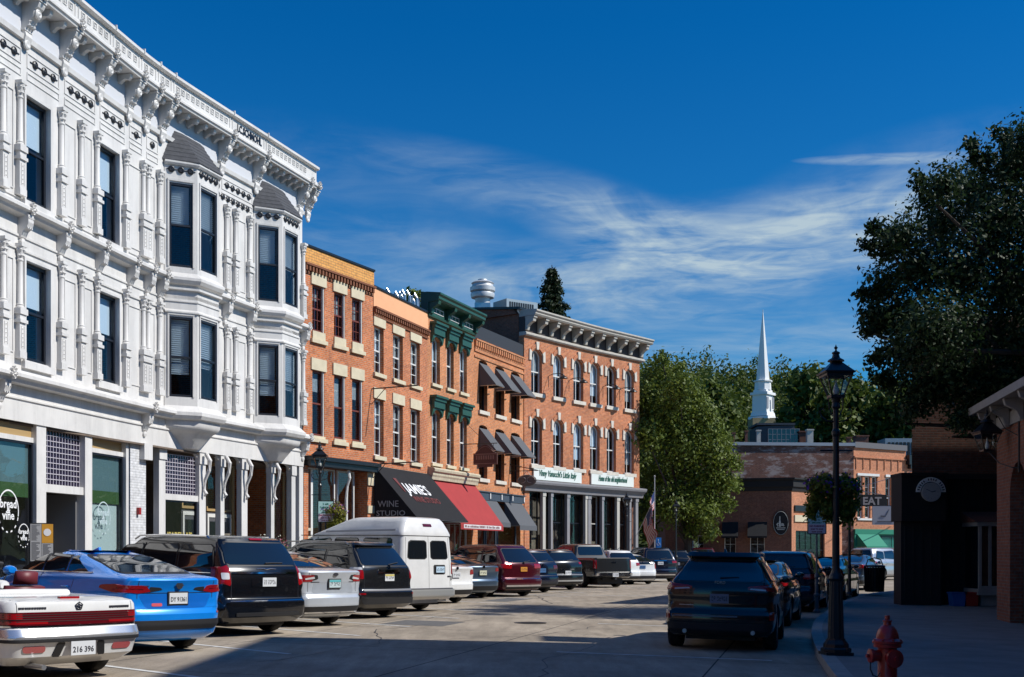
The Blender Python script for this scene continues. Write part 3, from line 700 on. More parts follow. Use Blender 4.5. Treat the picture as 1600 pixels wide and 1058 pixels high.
def ell_logo(uc, zc, r, m, n, par):
    mb = MB(); K = 28
    for i in range(K):
        if i % 2 and 12 < i < 27: continue
        t0, t1 = 2*PI*i/K, 2*PI*(i+0.75 if 12 < i < 27 else i+1)/K; p = []
        for (rr, t) in ((r*0.93, t0), (r, t0), (r, t1), (r*0.93, t1)): p.append((uc+rr*0.9*math.cos(t), zc+rr*1.12*math.sin(t)))
        mb.prism(p, n, n+0.004, 'y')
    o = mb.build('logo_ring', m, par, FW.xf)
    for (tx, dz, k) in (('bread', 0.18, 1.0), ('&', -0.1, 0.8), ('vine', -0.42, 1.0)):
        sz = r*0.62*k; text(tx, sz, m, 'logo_lettering', par, lambda x, d, z, dz=dz: FW.xf(uc+x, n+0.003+d*0.5, zc+dz*r+z), bold=r*0.012, align='CENTER')
wl = [o for o in wb.children if o.name.startswith('shop_window')]
ell_logo(ps(18, ), 2.52, 0.46, white_ink, -0.085, wl[0]); ell_logo(ps(42), 1.95, 0.26, white_ink, -0.085, wl[0])
ell_logo(ps(166), 2.48, 0.40, mat('etched_logo', (0.50, 0.60, 0.62), 0.5), -0.085, wl[1])
# recessed entrance with gridded transom
grid = MB(); ga, gb = pil[1][1], pil[2][0]
def gridwin(u0, u1, z0, z1, n, par, k=(13, 10)):
    m = MB()
    for i in range(k[0]+1): u = u0+(u1-u0)*i/k[0]; m.box(u-0.008, u+0.008, n, n+0.02, z0, z1)
    for i in range(k[1]+1): z = z0+(z1-z0)*i/k[1]; m.box(u0, u1, n+0.001, n+0.018, z-0.01, z+0.01)
    o = m.build('transom_grid', mat('grid_lead', (0.5, 0.47, 0.52), 0.6), par, FW.xf)
    boxes(FW, 'transom_glass', mat('purple_prism_glass', (0.022, 0.014, 0.035), 0.15), o, [(u0, u1, n-0.02, n-0.005, z0, z1)])
    return o
gridwin(ga+0.02, gb-0.02, 3.25, 4.62, -0.15, wb)
boxes(FW, 'entry_lintel', white, wb, [(ga, gb, -0.25, -0.03, 3.05, 3.25)])
rw = [(ga, ga+0.06, -1.3, -0.22, 0.1, 3.05), (gb-0.06, gb, -1.3, -0.22, 0.1, 3.05)]
boxes(FW, 'entry_wall', mat('grey_panel', (0.2, 0.2, 0.2), 0.6), wb, rw)
dr = boxes(FW, 'door', mat('dark_door', (0.05, 0.045, 0.04), 0.4), wb, [(ga+0.06, gb-0.06, -1.35, -1.28, 0.1, 3.05)])
boxes(FW, 'door_shade', mat('grey_blind', (0.45, 0.45, 0.44), 0.7), dr, [(ga+0.15, gb-0.15, -1.27, -1.25, 1.75, 2.95)])
boxes(FW, 'door_frame', white_trim, dr, [(ga+0.10, gb-0.1, -1.27, -1.245, 1.68, 1.74), (ga+0.5, ga+0.53, -1.27, -1.2, 0.9, 1.3)])
# right shop: slim posts with scrolled brackets, arched heads
posts = [(ps(249), ps(259)), (ps(312), ps(322)), (ps(345), ps(351)), (ps(378), ps(387)), (ps(424), ps(429)), (ps(456), ps(462))]
mb = MB(); mb.du = 0.6
for (a, b) in posts: boxes(FW, 'shop_post', white, wb, [(a, b, -0.2, -0.01, 0.1, 4.655), (a-0.04, b+0.04, -0.2, 0.03, 0.1, 0.6), (a-0.03, b+0.03, -0.2, 0.03, 4.3, 4.655)])
for (a, b) in (posts[1], posts[2], posts[3], posts[4]):
    u = (a+b)/2; m = MB(); m.tube([FW.xf(u, 0.12, 4.62), FW.xf(u, 0.26, 4.4), FW.xf(u, 0.22, 4.1), FW.xf(u, 0.08, 3.8), FW.xf(u, 0.05, 3.5), FW.xf(u, 0.12, 3.38), FW.xf(u, 0.06, 3.3)], [0.07, 0.07, 0.06, 0.05, 0.05, 0.06, 0.04], 8); m.build('scroll_bracket', white, wb, ID)
def archhead(u0, u1, par=None):
    m = MB(); r = 0.32; zt = 4.655
    for (uc, sg) in ((u0, 1), (u1, -1)):
        pts = [(uc, zt), (uc, zt-r)]+[(uc+sg*(r-r*math.cos(t*PI/12)), zt-r+r*math.sin(t*PI/12)) for t in range(1, 7)]
        m.prism(pts, -0.16, -0.06, 'y')
    m.build('arch_spandrel', white, par or wb, FW.xf)
pp = [(posts[i][1], posts[i+1][0]) for i in range(5)]
for q in (pp[0], pp[1], pp[2], pp[3], pp[4]): archhead(*q)
archhead(posts[5][1], ps(472))
boxes(FW, 'end_pier', white, wb, [(ps(466), UE+0.0, -0.5, 0.04, 0.0, 4.655)])
boxes(FW, 'bulkhead', white, wb, [(pp[0][0], pp[0][1], -0.2, -0.03, 0.1, 0.9), (pp[2][0], pp[2][1], -0.2, -0.03, 0.1, 0.7), (pp[4][0], pp[4][1], -0.2, -0.03, 0.1, 0.7)])
gridwin(pp[0][0]+0.02, pp[0][1]-0.02, 3.3, 4.5, -0.16, wb)
boxes(FW, 'transom_bar', white, wb, [(pp[0][0], pp[0][1], -0.2, -0.05, 3.12, 3.3)])
w = shopwin(pp[0][0], pp[0][1], 0.9, 3.12, -0.12)
text("ISABELLA'S", 0.3, gold, 'window_lettering', w, lambda x, d, z: FW.xf(pp[0][0]+0.22+x, -0.09+d, 1.95+z), w=pp[0][1]-pp[0][0]-0.5, bold=0.006)
text('LTD', 0.12, gold, 'window_lettering', w, lambda x, d, z: FW.xf((pp[0][0]+pp[0][1])/2-0.1+x, -0.09+d, 1.74+z))
boxes(FW, 'gilt_line', gold, w, [(pp[0][0]+0.25, pp[0][0]+0.8, -0.09, -0.086, 1.78, 1.79), (pp[0][1]-0.8, pp[0][1]-0.25, -0.09, -0.086, 1.78, 1.79)])
for (a, b), zb in ((pp[2], 0.7), (pp[4], 0.7)): shopwin(a, b, zb, 4.4, -0.3, tanw)
for (a, b, nn) in ((ps(228), posts[0][0], -0.5), (pp[1][0], pp[1][1], -0.9), (pp[3][0], pp[3][1], -1.6)):
    dr = boxes(FW, 'door', mat('grey_door', (0.10, 0.10, 0.11), 0.5), wb, [(a, b, nn-0.06, nn, 0.1, 2.9)])
    boxes(FW, 'door_frame', white_trim, dr, [(a+0.04, a+0.12, nn, nn+0.03, 0.1, 2.86), (b-0.12, b-0.04, nn, nn+0.03, 0.1, 2.86), (a+0.12, b-0.12, nn, nn+0.028, 2.74, 2.86)])
    boxes(FW, 'door_light', cglass, dr, [(a+0.2, b-0.2, nn+0.002, nn+0.02, 0.9, 2.6)])
    sash(FW, wb, a, b, 2.95, 4.6, tanw, n=nn, fw=0.07, double=False, arch=0.35, glass=gl_shop, name='transom_window')
# dim interior behind the shop glass
mb = MB(); mb.box(0.1, UE-0.1, -4.4, -4.2, 0, 4.6); mb.box(0.1, UE-0.1, -4.2, -0.55, 4.60, 4.65)
mb.build('shop_interior', tan_int, wb, FW.xf)
rr = random.Random(3); mb = MB()
for i in range(40):
    u = rr.uniform(0.5, UE-0.5); h = rr.uniform(0.8, 2.2); w_ = rr.uniform(0.1, 0.5); nn = -rr.uniform(0.6, 2.5); mb.box(u, u+w_, nn-0.3, nn, 0.2, h); 
mb.build('shop_fittings', mat('shop_goods', (0.25, 0.2, 0.15), 0.8, noise=0.6, nscale=5), wb, FW.xf)
al = boxes(FW, 'fire_bell', mat('red_box', (0.35, 0.02, 0.02), 0.4), wb, [(ps(211), ps(214), 0.04, 0.14, 2.62, 2.82)])
# ================================================================ ROW OF BRICK BUILDINGS
def rowbuilding(name, pts, label, smooth=0.0):
    f = Fac(pts, smooth); q = f.xf(f.L/2, 0, 0)
    r = empty(name, (round(q[0], 2), round(q[1], 2), 0), label=label, cat='building'); return f, r
def corbel(fac, parent, u0, u1, z0, z1, m, n=0.12, step=0.17, w=0.085, name='corbel_course'):
    mb = MB(); u = u0
    while u < u1-w: mb.box(u, u+w, 0, n, z0, z1-0.08); u += step
    mb.box(u0, u1, 0, n+0.03, z1-0.078, z1); mb.box(u0, u1, 0, 0.03, z0-0.1, z0-0.02)
    return mb.build(name, m, parent, fac.xf)
def brickwall(fac, parent, ops, z0, z1, m, u0=0, u1=None):
    mb = MB(); wall(mb, u0, fac.L if u1 is None else u1, z0, z1, ops); return mb.build('wall', m, parent, fac.xf)
def sky_vent(par, q, r=0.12, h=1.0):
    mb = MB(); mb.tube([(0, 0, 0), (0, 0, h*0.8), (0.04, 0, h*0.95), (0.15, 0, h), (0.28, 0, h*0.93), (0.3, 0, h*0.8)], r, 8)
    o = mb.build('roof_vent', steel, par); o.location = Vector(q)-s_loc(par); return o

# ---- first: orange brick with a golden parapet, red-brown sashes
F1, b1 = rowbuilding('brick_building', [(-7.60, 43.1), (-5.54, 47.2)], 'narrow orange brick building with golden brick parapet and red-brown sash windows beside the white building')
U = F1.ux
wn = [(U(488), U(506.5), 11.43, 9.72, 8.28, 5.86), (U(522), U(539), 11.43, 9.72, 8.28, 5.86), (U(550), U(566), 11.43, 9.72, 8.28, 5.86)]
ops = [(a, b, zb, zt, 0) for (a, b, zt, zb, y, x) in wn]+[(a, b, zb, zt, 0) for (a, b, y, x, zt, zb) in wn]
brickwall(F1, b1, ops, 5.07, 12.1, brickA); 
mb = MB(); mb.box(0, F1.L, -0.35, 0.05, 12.1, 12.72); mb.build('parapet', brickG, b1, F1.xf)
boxes(F1, 'coping', black, b1, [(-0.02, F1.L+0.02, -0.4, 0.1, 12.722, 12.80)])
corbel(F1, b1, 0.0, F1.L, 11.85, 12.12, mat('brown_trim_brick', (0.20, 0.07, 0.03), 0.8), 0.14, 0.2, 0.1)
for (a, b, t2, b2, t1, b1z) in wn:
    for (zb, zt, cc) in ((b2, t2, True), (b1z, t1, False)):
        sash(F1, b1, a, b, zb, zt, brown_frame, n=-0.12, fw=0.075, cols=3 if cc else 1, rows=2 if cc else 1, blind=BR.choice([None, .3, .5]), bmat=curtain_m, bars=0.025)
        boxes(F1, 'lintel', cream, b1, [(a-0.1, b+0.1, -0.1, 0.05, zt+0.003, zt+0.44)])
        boxes(F1, 'window_sill', cream, b1, [(a-0.03, b+0.02, -0.2, 0.05, zb-(0.30 if cc else 0.1), zb-0.003), (a-0.12, b+0.12, -0.1, 0.10, zb-(0.44 if cc else 0.24), zb-(0.30 if cc else 0.1))])
        boxes(F1, 'jamb_liner', white_trim, b1, [(b-0.045, b-0.003, -0.115, -0.02, zb+0.005, zt-0.005)])
shell(F1, b1, 12.2, 14, brickA, u0=0.16, u1=F1.L-0.16)
boxes(F1, 'shop_cornice', black, b1, [(0.02, F1.L-0.02, -0.1, 0.42, 4.92, 5.07), (0.06, F1.L-0.06, -0.1, 0.30, 4.72, 4.918)])
boxes(F1, 'brick_pier', brickA, b1, [(F1.L-0.42, F1.L-0.01, -0.45, 0.02, 0, 4.72), (0.0, 0.28, -0.45, 0.02, 0, 4.72)])
boxes(F1, 'pier_cap', cream, b1, [(F1.L-0.45, F1.L+0.0, 0.021, 0.08, 3.1, 3.4), (F1.L-0.45, F1.L, 0.021, 0.08, 4.2, 4.7)])
for i, (pa, pb) in enumerate(((479, 497), (497, 533), (537, 563))):
    w = sash(F1, b1, U(pa), U(pb), 0.8, 4.7, white_trim, n=-0.3, fw=0.06, double=False, glass=gl_shop, name='shop_window')
boxes(F1, 'bulkhead', mat('cream_panel', (0.55, 0.5, 0.38), 0.6), b1, [(U(479), U(533), -0.35, -0.2, 0.1, 0.8), (U(480), U(495), -0.28, -0.24, 2.35, 2.45), (U(480), U(495), -0.28, -0.24, 1.9, 2.15), (U(485), U(490), -0.28, -0.24, 0.8, 1.9)])
m = MB(); m.tube([F1.xf(U(541), 0.1, 4.7), F1.xf(U(541), 0.16, 4.4), F1.xf(U(541), 0.05, 4.1), F1.xf(U(541), 0.0, 3.6), F1.xf(U(541), 0.0, 0.1)], [0.06, 0.06, 0.05, 0.06, 0.06], 8); m.build('scroll_bracket', white_trim, b1, ID)
boxes(F1, 'shop_interior', tan_int, b1, [(0.2, F1.L-0.2, -3.2, -3.0, 0, 4.6)])

# ---- second: peach parapet
F2, b2 = rowbuilding('brick_building', [(-5.54, 47.2), (-3.74, 52.4)], 'brick building with plain peach stucco parapet above the black awning')
U = F2.ux
xs = [(584.5, 599.5), (614, 629.5), (641.5, 656)]
ops = []
for (pa, pb) in xs: ops += [(U(pa), U(pb), 8.75, 10.63, 0), (U(pa), U(pb), 5.42, 7.72, 0)]
brickwall(F2, b2, ops, 5.0, 11.36, brickA)
boxes(F2, 'parapet', peach, b2, [(0, F2.L, -0.3, 0.03, 11.36, 12.12)]); boxes(F2, 'coping', black, b2, [(-0.0, F2.L, -0.33, 0.08, 12.122, 12.2)])
corbel(F2, b2, 0.0, F2.L, 11.12, 11.36, mat('brown_trim_brick'), 0.13, 0.2, 0.1)
boxes(F2, 'string_course', mat('brown_trim_brick'), b2, [(0, F2.L, 0, 0.06, 10.98, 11.04)])
for (pa, pb) in xs:
    a, b = U(pa), U(pb)
    for (zb, zt) in ((8.75, 10.63), (5.42, 7.72)):
        sash(F2, b2, a, b, zb, zt, white_trim, n=-0.18, fw=0.07, cols=2, rows=2, bars=0.03, blind=0.6 if zb > 8 else BR.choice([None, .4]), bmat=BR.choice([blind_w, curtain_m]))
        boxes(F2, 'lintel', cream, b2, [(a-0.09, b+0.12, -0.1, 0.05, zt+0.003, zt+0.42)]); boxes(F2, 'window_sill', cream, b2, [(a-0.1, b+0.1, -0.2, 0.10, zb-0.16, zb-0.003)])
shell(F2, b2, 11.5, 14, brickA, u0=0.16, u1=F2.L-0.16)
boxes(F2, 'shop_fascia', black, b2, [(0.0, F2.L, -0.2, 0.04, 4.6, 5.0)])
for pa in ((584, 612), (615, 640), (643, 664)): sash(F2, b2, U(pa[0]), U(pa[1]), 0.6, 4.6, black_frame, n=-0.3, fw=0.06, double=False, glass=gl_shop, name='shop_window')
boxes(F2, 'bulkhead', darkvoid, b2, [(0.0, F2.L, -0.4, -0.2, 0, 0.6)])
for px, z in ((580, 8.05), (580, 5.05)):    # iron brackets for hanging signs
    m = MB(); u = U(px)+0.05; m.tube([F2.xf(u, 0.0, z), F2.xf(u, 2.0, z+0.05)], 0.025, 6); m.tube([F2.xf(u, 0.0, z-0.6), F2.xf(u, 0.6, z)], 0.015, 6)
    o = m.build('sign_arm', black, b2, ID)
# black awning
def awning(fac, u0, u1, zt, zb, pr, fabric, label, valance=0.25, name='shop_awning', n0=0.06, side=True):
    q = fac.xf((u0+u1)/2, n0, zb); r = empty(name, q, label=label, cat='awning')
    mb = MB(); t = 0.025
    mb.prism([(n0, zt), (pr, zb), (pr, zb+t), (n0, zt+t)], u0, u1)
    o = mb.build('canopy', fabric, r, fac.xf)
    if valance: boxes(fac, 'valance', fabric, r, [(u0, u1, pr-0.005, pr+0.012, zb-valance, zb+0.01)])
    if side:
        for (p, q) in ((u0+0.001, u0+0.012), (u1-0.012, u1-0.001)): mb = MB(); mb.prism([(n0, zt-0.01), (n0, zb), (pr, zb)], p, q); mb.build('side_panel', fabric, r, fac.xf)
    mb = MB()
    mb.tube([fac.xf(u0+0.04, pr-0.02, zb), fac.xf(u1-0.04, pr-0.02, zb)], 0.02, 6)
    for u in (u0+0.04, u1-0.04): mb.tube([fac.xf(u, n0, zb), fac.xf(u, pr-0.02, zb)], 0.02, 6)
    mb.build('frame', steel, r, ID); return r
blackc = mat('black_canvas', (0.010, 0.010, 0.012), 0.95, noise=0.2); 
redc = mat('red_canvas', (0.34, 0.035, 0.035), 0.9, noise=0.08, nscale=2); greyc = mat('charcoal_canvas', (0.10, 0.105, 0.115), 0.95)
AW0, AW1 = -0.02, F2.L-0.02
aw = awning(F2, AW0, AW1, 4.98, 2.86, 1.95, blackc, 'big black canvas awning with white and maroon lettering', 0.0)
sl = math.atan2(4.98-2.86, 1.95-0.06); sx = math.hypot(4.98-2.86, 1.89)
def onslope(u0, v0): return lambda x, d, z: F2.xf(u0+x, 1.95-(v0+z)*math.cos(sl)+(0.03+d)*math.sin(sl), 2.86+(v0+z)*math.sin(sl)+(0.03+d)*math.cos(sl))
text("JAMIE'S", 0.78, white_ink, 'awning_lettering', aw, onslope(1.15, 1.45), w=2.5, bold=0.015)
text("WINE STUDIO", 0.42, mat('maroon_lettering', (0.14, 0.03, 0.03), 0.8), 'awning_lettering', aw, onslope(1.25, 0.98), w=2.7, bold=0.01)
m = MB(); m.prism([(x, y) for (x, y) in ((0, 0), (0.08, 0), (0.18, 0.75), (-0.12, 0.75))], 0, 0.01, 'z')
f_ = onslope(0.9, 1.48); m.build('wine_glass_emblem', mat('maroon_lettering'), aw, lambda x, y, z: f_(x, z, y))
grey_ink = mat('grey_lettering', (0.35, 0.35, 0.36), 0.8)
text("WINE", 0.36, grey_ink, 'side_lettering', aw, lambda x, d, z: F2.xf(AW0-0.004-d, 0.22+x, 3.35+z), w=0.9)
text("STUDIO", 0.30, grey_ink, 'side_lettering', aw, lambda x, d, z: F2.xf(AW0-0.004-d, 0.16+x, 3.0+z), w=1.25)

# ---- third: green cornice and hoods
F3, b3 = rowbuilding('brick_building', [(-3.74, 52.4), (-1.83, 57.3)], 'brick building with dark green cornice and green window hoods above the red awning')
U = F3.ux
xs = [(674.5, 687.5), (698, 709), (718.5, 729.5)]
ops = []
for (pa, pb) in xs: ops += [(U(pa), U(pb), 9.1, 11.22, 0.22), (U(pa), U(pb), 5.55, 7.95, 0.22)]
brickwall(F3, b3, ops, 5.35, 12.1, brickC)
for (pa, pb) in xs:
    a, b = U(pa), U(pb)
    for (zb, zt) in ((9.1, 11.22), (5.55, 7.95)):
        sash(F3, b3, a, b, zb, zt, white_trim, n=-0.18, fw=0.055, cols=2, bars=0.03, arch=0.22, blind=BR.choice([None, .35, .6]), bmat=BR.choice([blind_w, curtain_m]))
        mb = MB(); mb.box(a-0.12, b+0.14, 0.001, 0.2, zt+0.06, zt+0.5); mb.box(a-0.2, b+0.22, 0.001, 0.34, zt+0.5, zt+0.6); mb.box(a-0.14, b+0.16, 0.2, 0.26, zt+0.36, zt+0.499)
        for (p, q) in ((a-0.14, a-0.02), (b+0.02, b+0.16)): mb.prism([(0.001, zt-0.32), (0.08, zt-0.28), (0.14, zt), (0.2, zt+0.059), (0.001, zt+0.059)], p, q)
        hw = (b-a)/2; uc = (a+b)/2
        for sg in (-1, 1):
            pts = [(uc+sg*(hw+0.02), zt+0.058), (uc+sg*(hw+0.02), zt-0.22)]+[(uc+sg*hw*math.cos(t*PI/12), zt-0.22+0.22*math.sin(t*PI/12)) for t in range(0, 7)]+[(uc, zt+0.058)]
            mb.prism(pts, 0.002, 0.12, 'y')
        mb.build('window_hood', green_paint, b3, F3.xf)
        boxes(F3, 'window_sill', cream, b3, [(a-0.1, b+0.1, -0.2, 0.10, zb-0.14, zb-0.003)])
mb = MB(); path = F3.path(-0.05, F3.L+0.05, 0, 0.8)
sweep(mb, path, [(0.0, 12.0), (0.10, 12.02), (0.12, 12.10), (0.06, 12.14), (0.06, 12.62), (0.5, 12.66), (0.58, 12.74), (0.58, 12.84), (0.66, 12.92), (0.66, 13.0), (0.0, 13.08), (-0.3, 13.08), (-0.3, 12.0)])
for u in (0.12, F3.L*0.36, F3.L*0.66, F3.L-0.12):
    mb2 = MB(); mb2.prism([(0.06, 12.1), (0.2, 12.14), (0.22, 12.34), (0.40, 12.44), (0.52, 12.52), (0.56, 12.66), (0.06, 12.66)], u-0.12, u+0.12); mb2.build('cornice_bracket', green_paint, b3, F3.xf)
mb.build('cornice', green_paint, b3, ID)
for (u, w_) in ((0.18*F3.L, 0.6), (0.51*F3.L, 0.6), (0.82*F3.L, 0.6)):
    boxes(F3, 'frieze_vent', white_trim, b3, [(u-w_, u+w_, 0.06, 0.085, 12.24, 12.27), (u-w_, u+w_, 0.06, 0.085, 12.45, 12.48)]+[(u-w_+k*(2*w_-0.03)/3, u-w_+k*(2*w_-0.03)/3+0.03, 0.06, 0.084, 12.27, 12.45) for k in range(4)])
shell(F3, b3, 12.2, 14, brickR, u0=0.16, u1=F3.L-0.16)
creamp = mat('weathered_cream_paint', (0.52, 0.46, 0.33), 0.75, noise=0.25, nscale=6)
mb = MB(); sweep(mb, F3.path(0.02, F3.L-0.02, 0, 0.8), [(-0.2, 4.75), (0.2, 4.78), (0.22, 4.9), (0.26, 4.98), (0.26, 5.08), (0.34, 5.14), (0.36, 5.24), (0.3, 5.3), (0.0, 5.36), (-0.2, 5.36)]); mb.build('shop_cornice', creamp, b3, ID)
boxes(F3, 'brick_pier', brickC, b3, [(0, 0.4, -0.3, 0.02, 0, 4.75), (F3.L-0.35, F3.L, -0.3, 0.02, 0, 4.75), (F3.L*0.12, F3.L*0.2, -0.3, 0.02, 0, 4.75)])
for (a, b) in ((F3.L*0.2, F3.L*0.5), (F3.L*0.52, F3.L*0.9)): sash(F3, b3, a, b, 0.5, 4.7, white_trim, n=-0.2, fw=0.07, cols=3, double=False, glass=gl_shop, name='shop_window')
ra = awning(F3, 0.12, F3.L-0.1, 4.78, 2.80, 1.55, redc, 'red striped-weave canvas awning with white lettering on its valance', 0.24)
boxes(F3, 'valance_panel', mat('pale_valance', (0.7, 0.66, 0.66), 0.7), ra, [(0.45, F3.L-0.4, 1.563, 1.568, 2.62, 2.79)])
mb = MB(); rr = random.Random(5); u = 0.55
while u < F3.L-0.6: w_ = rr.uniform(0.05, 0.09); mb.box(u, u+w_, 1.568, 1.572, 2.655, 2.655+rr.choice([0.08, 0.1, 0.1])); u += w_+rr.choice([0.035, 0.035, 0.1])
mb.build('valance_lettering', mat('maroon_lettering'), ra, F3.xf)
# hanging brown carved sign
def hanging_sign(fac, u, n0, n1, z0, z1):
    q = fac.xf(u, 0, z1); r = empty('hanging_sign', q, label='brown carved hanging sign with arched top above the red awning', cat='sign')
    m = MB(); w = n1-n0; z = z0
    m.box(n0, n1, -0.04, 0.04, z0+0.12, z0+(z1-z0)*0.62); m.box(n0+w*0.2, n1-w*0.2, -0.04, 0.04, z0, z0+0.118)
    K = 12; p = [(n0+0.08+(w-0.16)*i/K, z0+(z1-z0)*0.62+0.002+(z1-z0)*0.38*math.sin(PI*i/K)) for i in range(K+1)]; m.prism(p, -0.04, 0.04, 'y')
    wood = mat('carved_brown_wood', (0.10, 0.04, 0.03), 0.7, noise=0.2, nscale=20); f = lambda x, y, z: fac.xf(u+y, x, z)
    m.build('board', wood, r, f)
    b = MB(); ed = [(n0+0.03, n1-0.03, z0+0.15, z0+0.18), (n0+0.03, n1-0.03, z0+(z1-z0)*0.56, z0+(z1-z0)*0.6)]
    for (a, c, d, e) in ed: b.box(a, c, -0.05, -0.041, d, e)
    p2 = [(n0+0.16+(w-0.32)*i/K, z0+(z1-z0)*0.66+(z1-z0)*0.26*math.sin(PI*i/K)) for i in range(K+1)]
    for i in range(K): b.tube([(p2[i][0], -0.045, p2[i][1]), (p2[i+1][0], -0.045, p2[i+1][1])], 0.012, 5)
    x = n0+0.14
    rr = random.Random(8)
    while x < n1-0.2: b.box(x, x+0.07, -0.05, -0.041, z0+(z1-z0)*0.34, z0+(z1-z0)*0.52); b.box(x+0.02, x+0.05, -0.052, -0.045, z0+(z1-z0)*0.40, z0+(z1-z0)*0.46); x += 0.12
    b.build('carved_relief', mat('pale_brown', (0.28, 0.17, 0.13), 0.7), r, f)
    a = MB(); a.tube([(0, 0, z1+0.06), (n1, 0, z1+0.06)], 0.02, 6); a.tube([(n0+0.2, 0, z1+0.06), (n0+0.2, 0, z1-0.1)], 0.012, 5); a.tube([(n1-0.2, 0, z1+0.06), (n1-0.2, 0, z1-0.1)], 0.012, 5); a.tube([(0, 0, z1+1.2), (n1*0.7, 0, z1+0.06)], 0.01, 5)
    a.build('arm', black, r, f)
hanging_sign(F3, F3.L-1.35, 0.55, 1.75, 5.55, 6.6)
# rooftop vents and the bush behind
for i, px in enumerate((600, 612, 617, 624, 630, 636, 643, 652)):
    Y = 60; q = ((px-CX0)/FPX*Y, Y+(i % 3)*0.5, 11.3); h = CH+(HY-(451, 453, 450, 454, 451, 457, 459, 463)[i])/FPX*Y-11.3
    sky_vent(b2, q, 0.065, h)

# ---- fourth: brick with charcoal window awnings
F4, b4 = rowbuilding('brick_building', [(-1.83, 57.3), (0.62, 63.15)], 'brick building with six charcoal window awnings and dark grey parapet band')
U = F4.ux
xs = [(748.5, 761.5), (774, 788), (798.5, 812)]
ops = []
for (pa, pb) in xs: ops += [(U(pa), U(pb), 8.5, 10.98, 0.12), (U(pa), U(pb), 5.18, 7.8, 0.12)]
brickwall(F4, b4, ops, 4.55, 11.9, brickC)
boxes(F4, 'parapet', mat('dark_metal_band', (0.03, 0.033, 0.04), 0.6), b4, [(0, F4.L, -0.3, 0.0, 11.9, 12.6)])
corbel(F4, b4, 0.0, F4.L, 11.55, 11.9, brickC, 0.12, 0.26, 0.14); 
mb = MB(); mb.box(0, F4.L, 0, 0.05, 11.02, 11.12); mb.box(0, F4.L, 0, 0.06, 11.3, 11.42); mb.build('string_course', brickC, b4, F4.xf)
fourth_aw = 0
wl_ = ['left', 'middle', 'right']
for wi, (pa, pb) in enumerate(xs):
    a, b = U(pa), U(pb)
    for fl, (zb, zt) in enumerate(((8.5, 10.98), (5.18, 7.8))):
        sash(F4, b4, a, b, zb, zt, black_frame, n=-0.2, fw=0.06, arch=0.12)
        boxes(F4, 'window_sill', white_stone, b4, [(a-0.1, b+0.1, -0.2, 0.10, zb-0.18, zb-0.003)])
        mb = MB(); mb.tube([F4.xf(a-0.03, 0.02, zb+0.9), F4.xf(a-0.1, 0.06, zb+0.9)], 0.03, 5); mb.tube([F4.xf(b+0.03, 0.02, zb+0.9), F4.xf(b+0.1, 0.06, zb+0.9)], 0.03, 5); mb.build('shutter_hook', black, b4, ID)
        r = awning(F4, a-0.04, b+0.04, zt-0.2, zt-1.3, 0.92, greyc, 'charcoal canvas awning over the %s window of the %s floor' % (wl_[wi], 'top' if fl == 0 else 'middle'), 0.0, 'window_awning', n0=0.03); r['group'] = 'charcoal window awnings'
shell(F4, b4, 12.3, 14, brickR, u0=0.16, u1=F4.L-0.16)
bluegrey = mat('blue_grey_paint', (0.055, 0.075, 0.10), 0.5)
boxes(F4, 'shop_fascia', bluegrey, b4, [(0.05, F4.L-0.2, -0.2, 0.14, 4.12, 4.55), (0.0, F4.L-0.15, -0.2, 0.2, 4.5, 4.548)])
boxes(F4, 'fascia_bracket', white_trim, b4, [(U(p)-0.05, U(p)+0.05, 0.14, 0.2, 4.2, 4.46) for p in (761, 779, 796, 814)])
boxes(F4, 'brick_pier', brickC, b4, [(0, 0.35, -0.3, 0.02, 0, 4.12), (F4.L-0.5, F4.L, -0.3, 0.02, 0, 4.5)])
for (a, b) in ((0.4, 1.7), (1.8, 3.1), (3.25, F4.L-0.6)): sash(F4, b4, a, b, 0.4, 4.05, bluegrey, n=-0.2, fw=0.09, double=False, glass=gl_shop, name='shop_window')
a1 = awning(F4, 0.9, 2.5, 4.1, 3.0, 0.85, greyc, 'charcoal canvas shop awning half hidden behind the red awning', 0.2, n0=0.1)
a2 = awning(F4, 3.5, F4.L-0.5, 4.1, 2.9, 0.95, greyc, 'charcoal canvas shop awning beside the painted signboards', 0.22, n0=0.1)
# small scrolled iron sign on its arm
r = empty('iron_sign', F4.xf(F4.L-1.9, 0, 5.7), label='small scrolled wrought-iron sign hanging by the charcoal awnings', cat='sign')
m = MB(); f = lambda x, y, z: F4.xf(F4.L-1.9+y, x, z)
m.tube([(0, 0, 6.1), (1.6, 0, 5.75)], 0.02, 5); m.tube([(0, 0, 5.75), (1.6, 0, 5.75)], 0.02, 5); m.build('arm', black, r, f)
m = MB(); K = 14
m.lathe([(0.0, -0.03), (0.5, -0.03), (0.55, 0), (0.5, 0.03), (0.0, 0.03)], (0.95, 0, 5.25), 14, 'y'); m.build('board', mat('worn_iron', (0.16, 0.14, 0.12), 0.6), r, lambda x, y, z: f(x, y, 5.25+(z-5.25)*0.55))
m = MB()
for sg in (-1, 1):
    m.tube([(0.95+sg*(0.25+0.22*math.cos(t)), -0.06, 5.28+0.16*math.sin(t)) for t in [x*0.6 for x in range(9)]], 0.02, 5)
m.tube([(0.75, 0, 5.5), (0.95, 0, 5.75), (1.15, 0, 5.5)], 0.015, 5); m.build('scroll', mat('pale_iron', (0.4, 0.36, 0.32), 0.6), r, f)

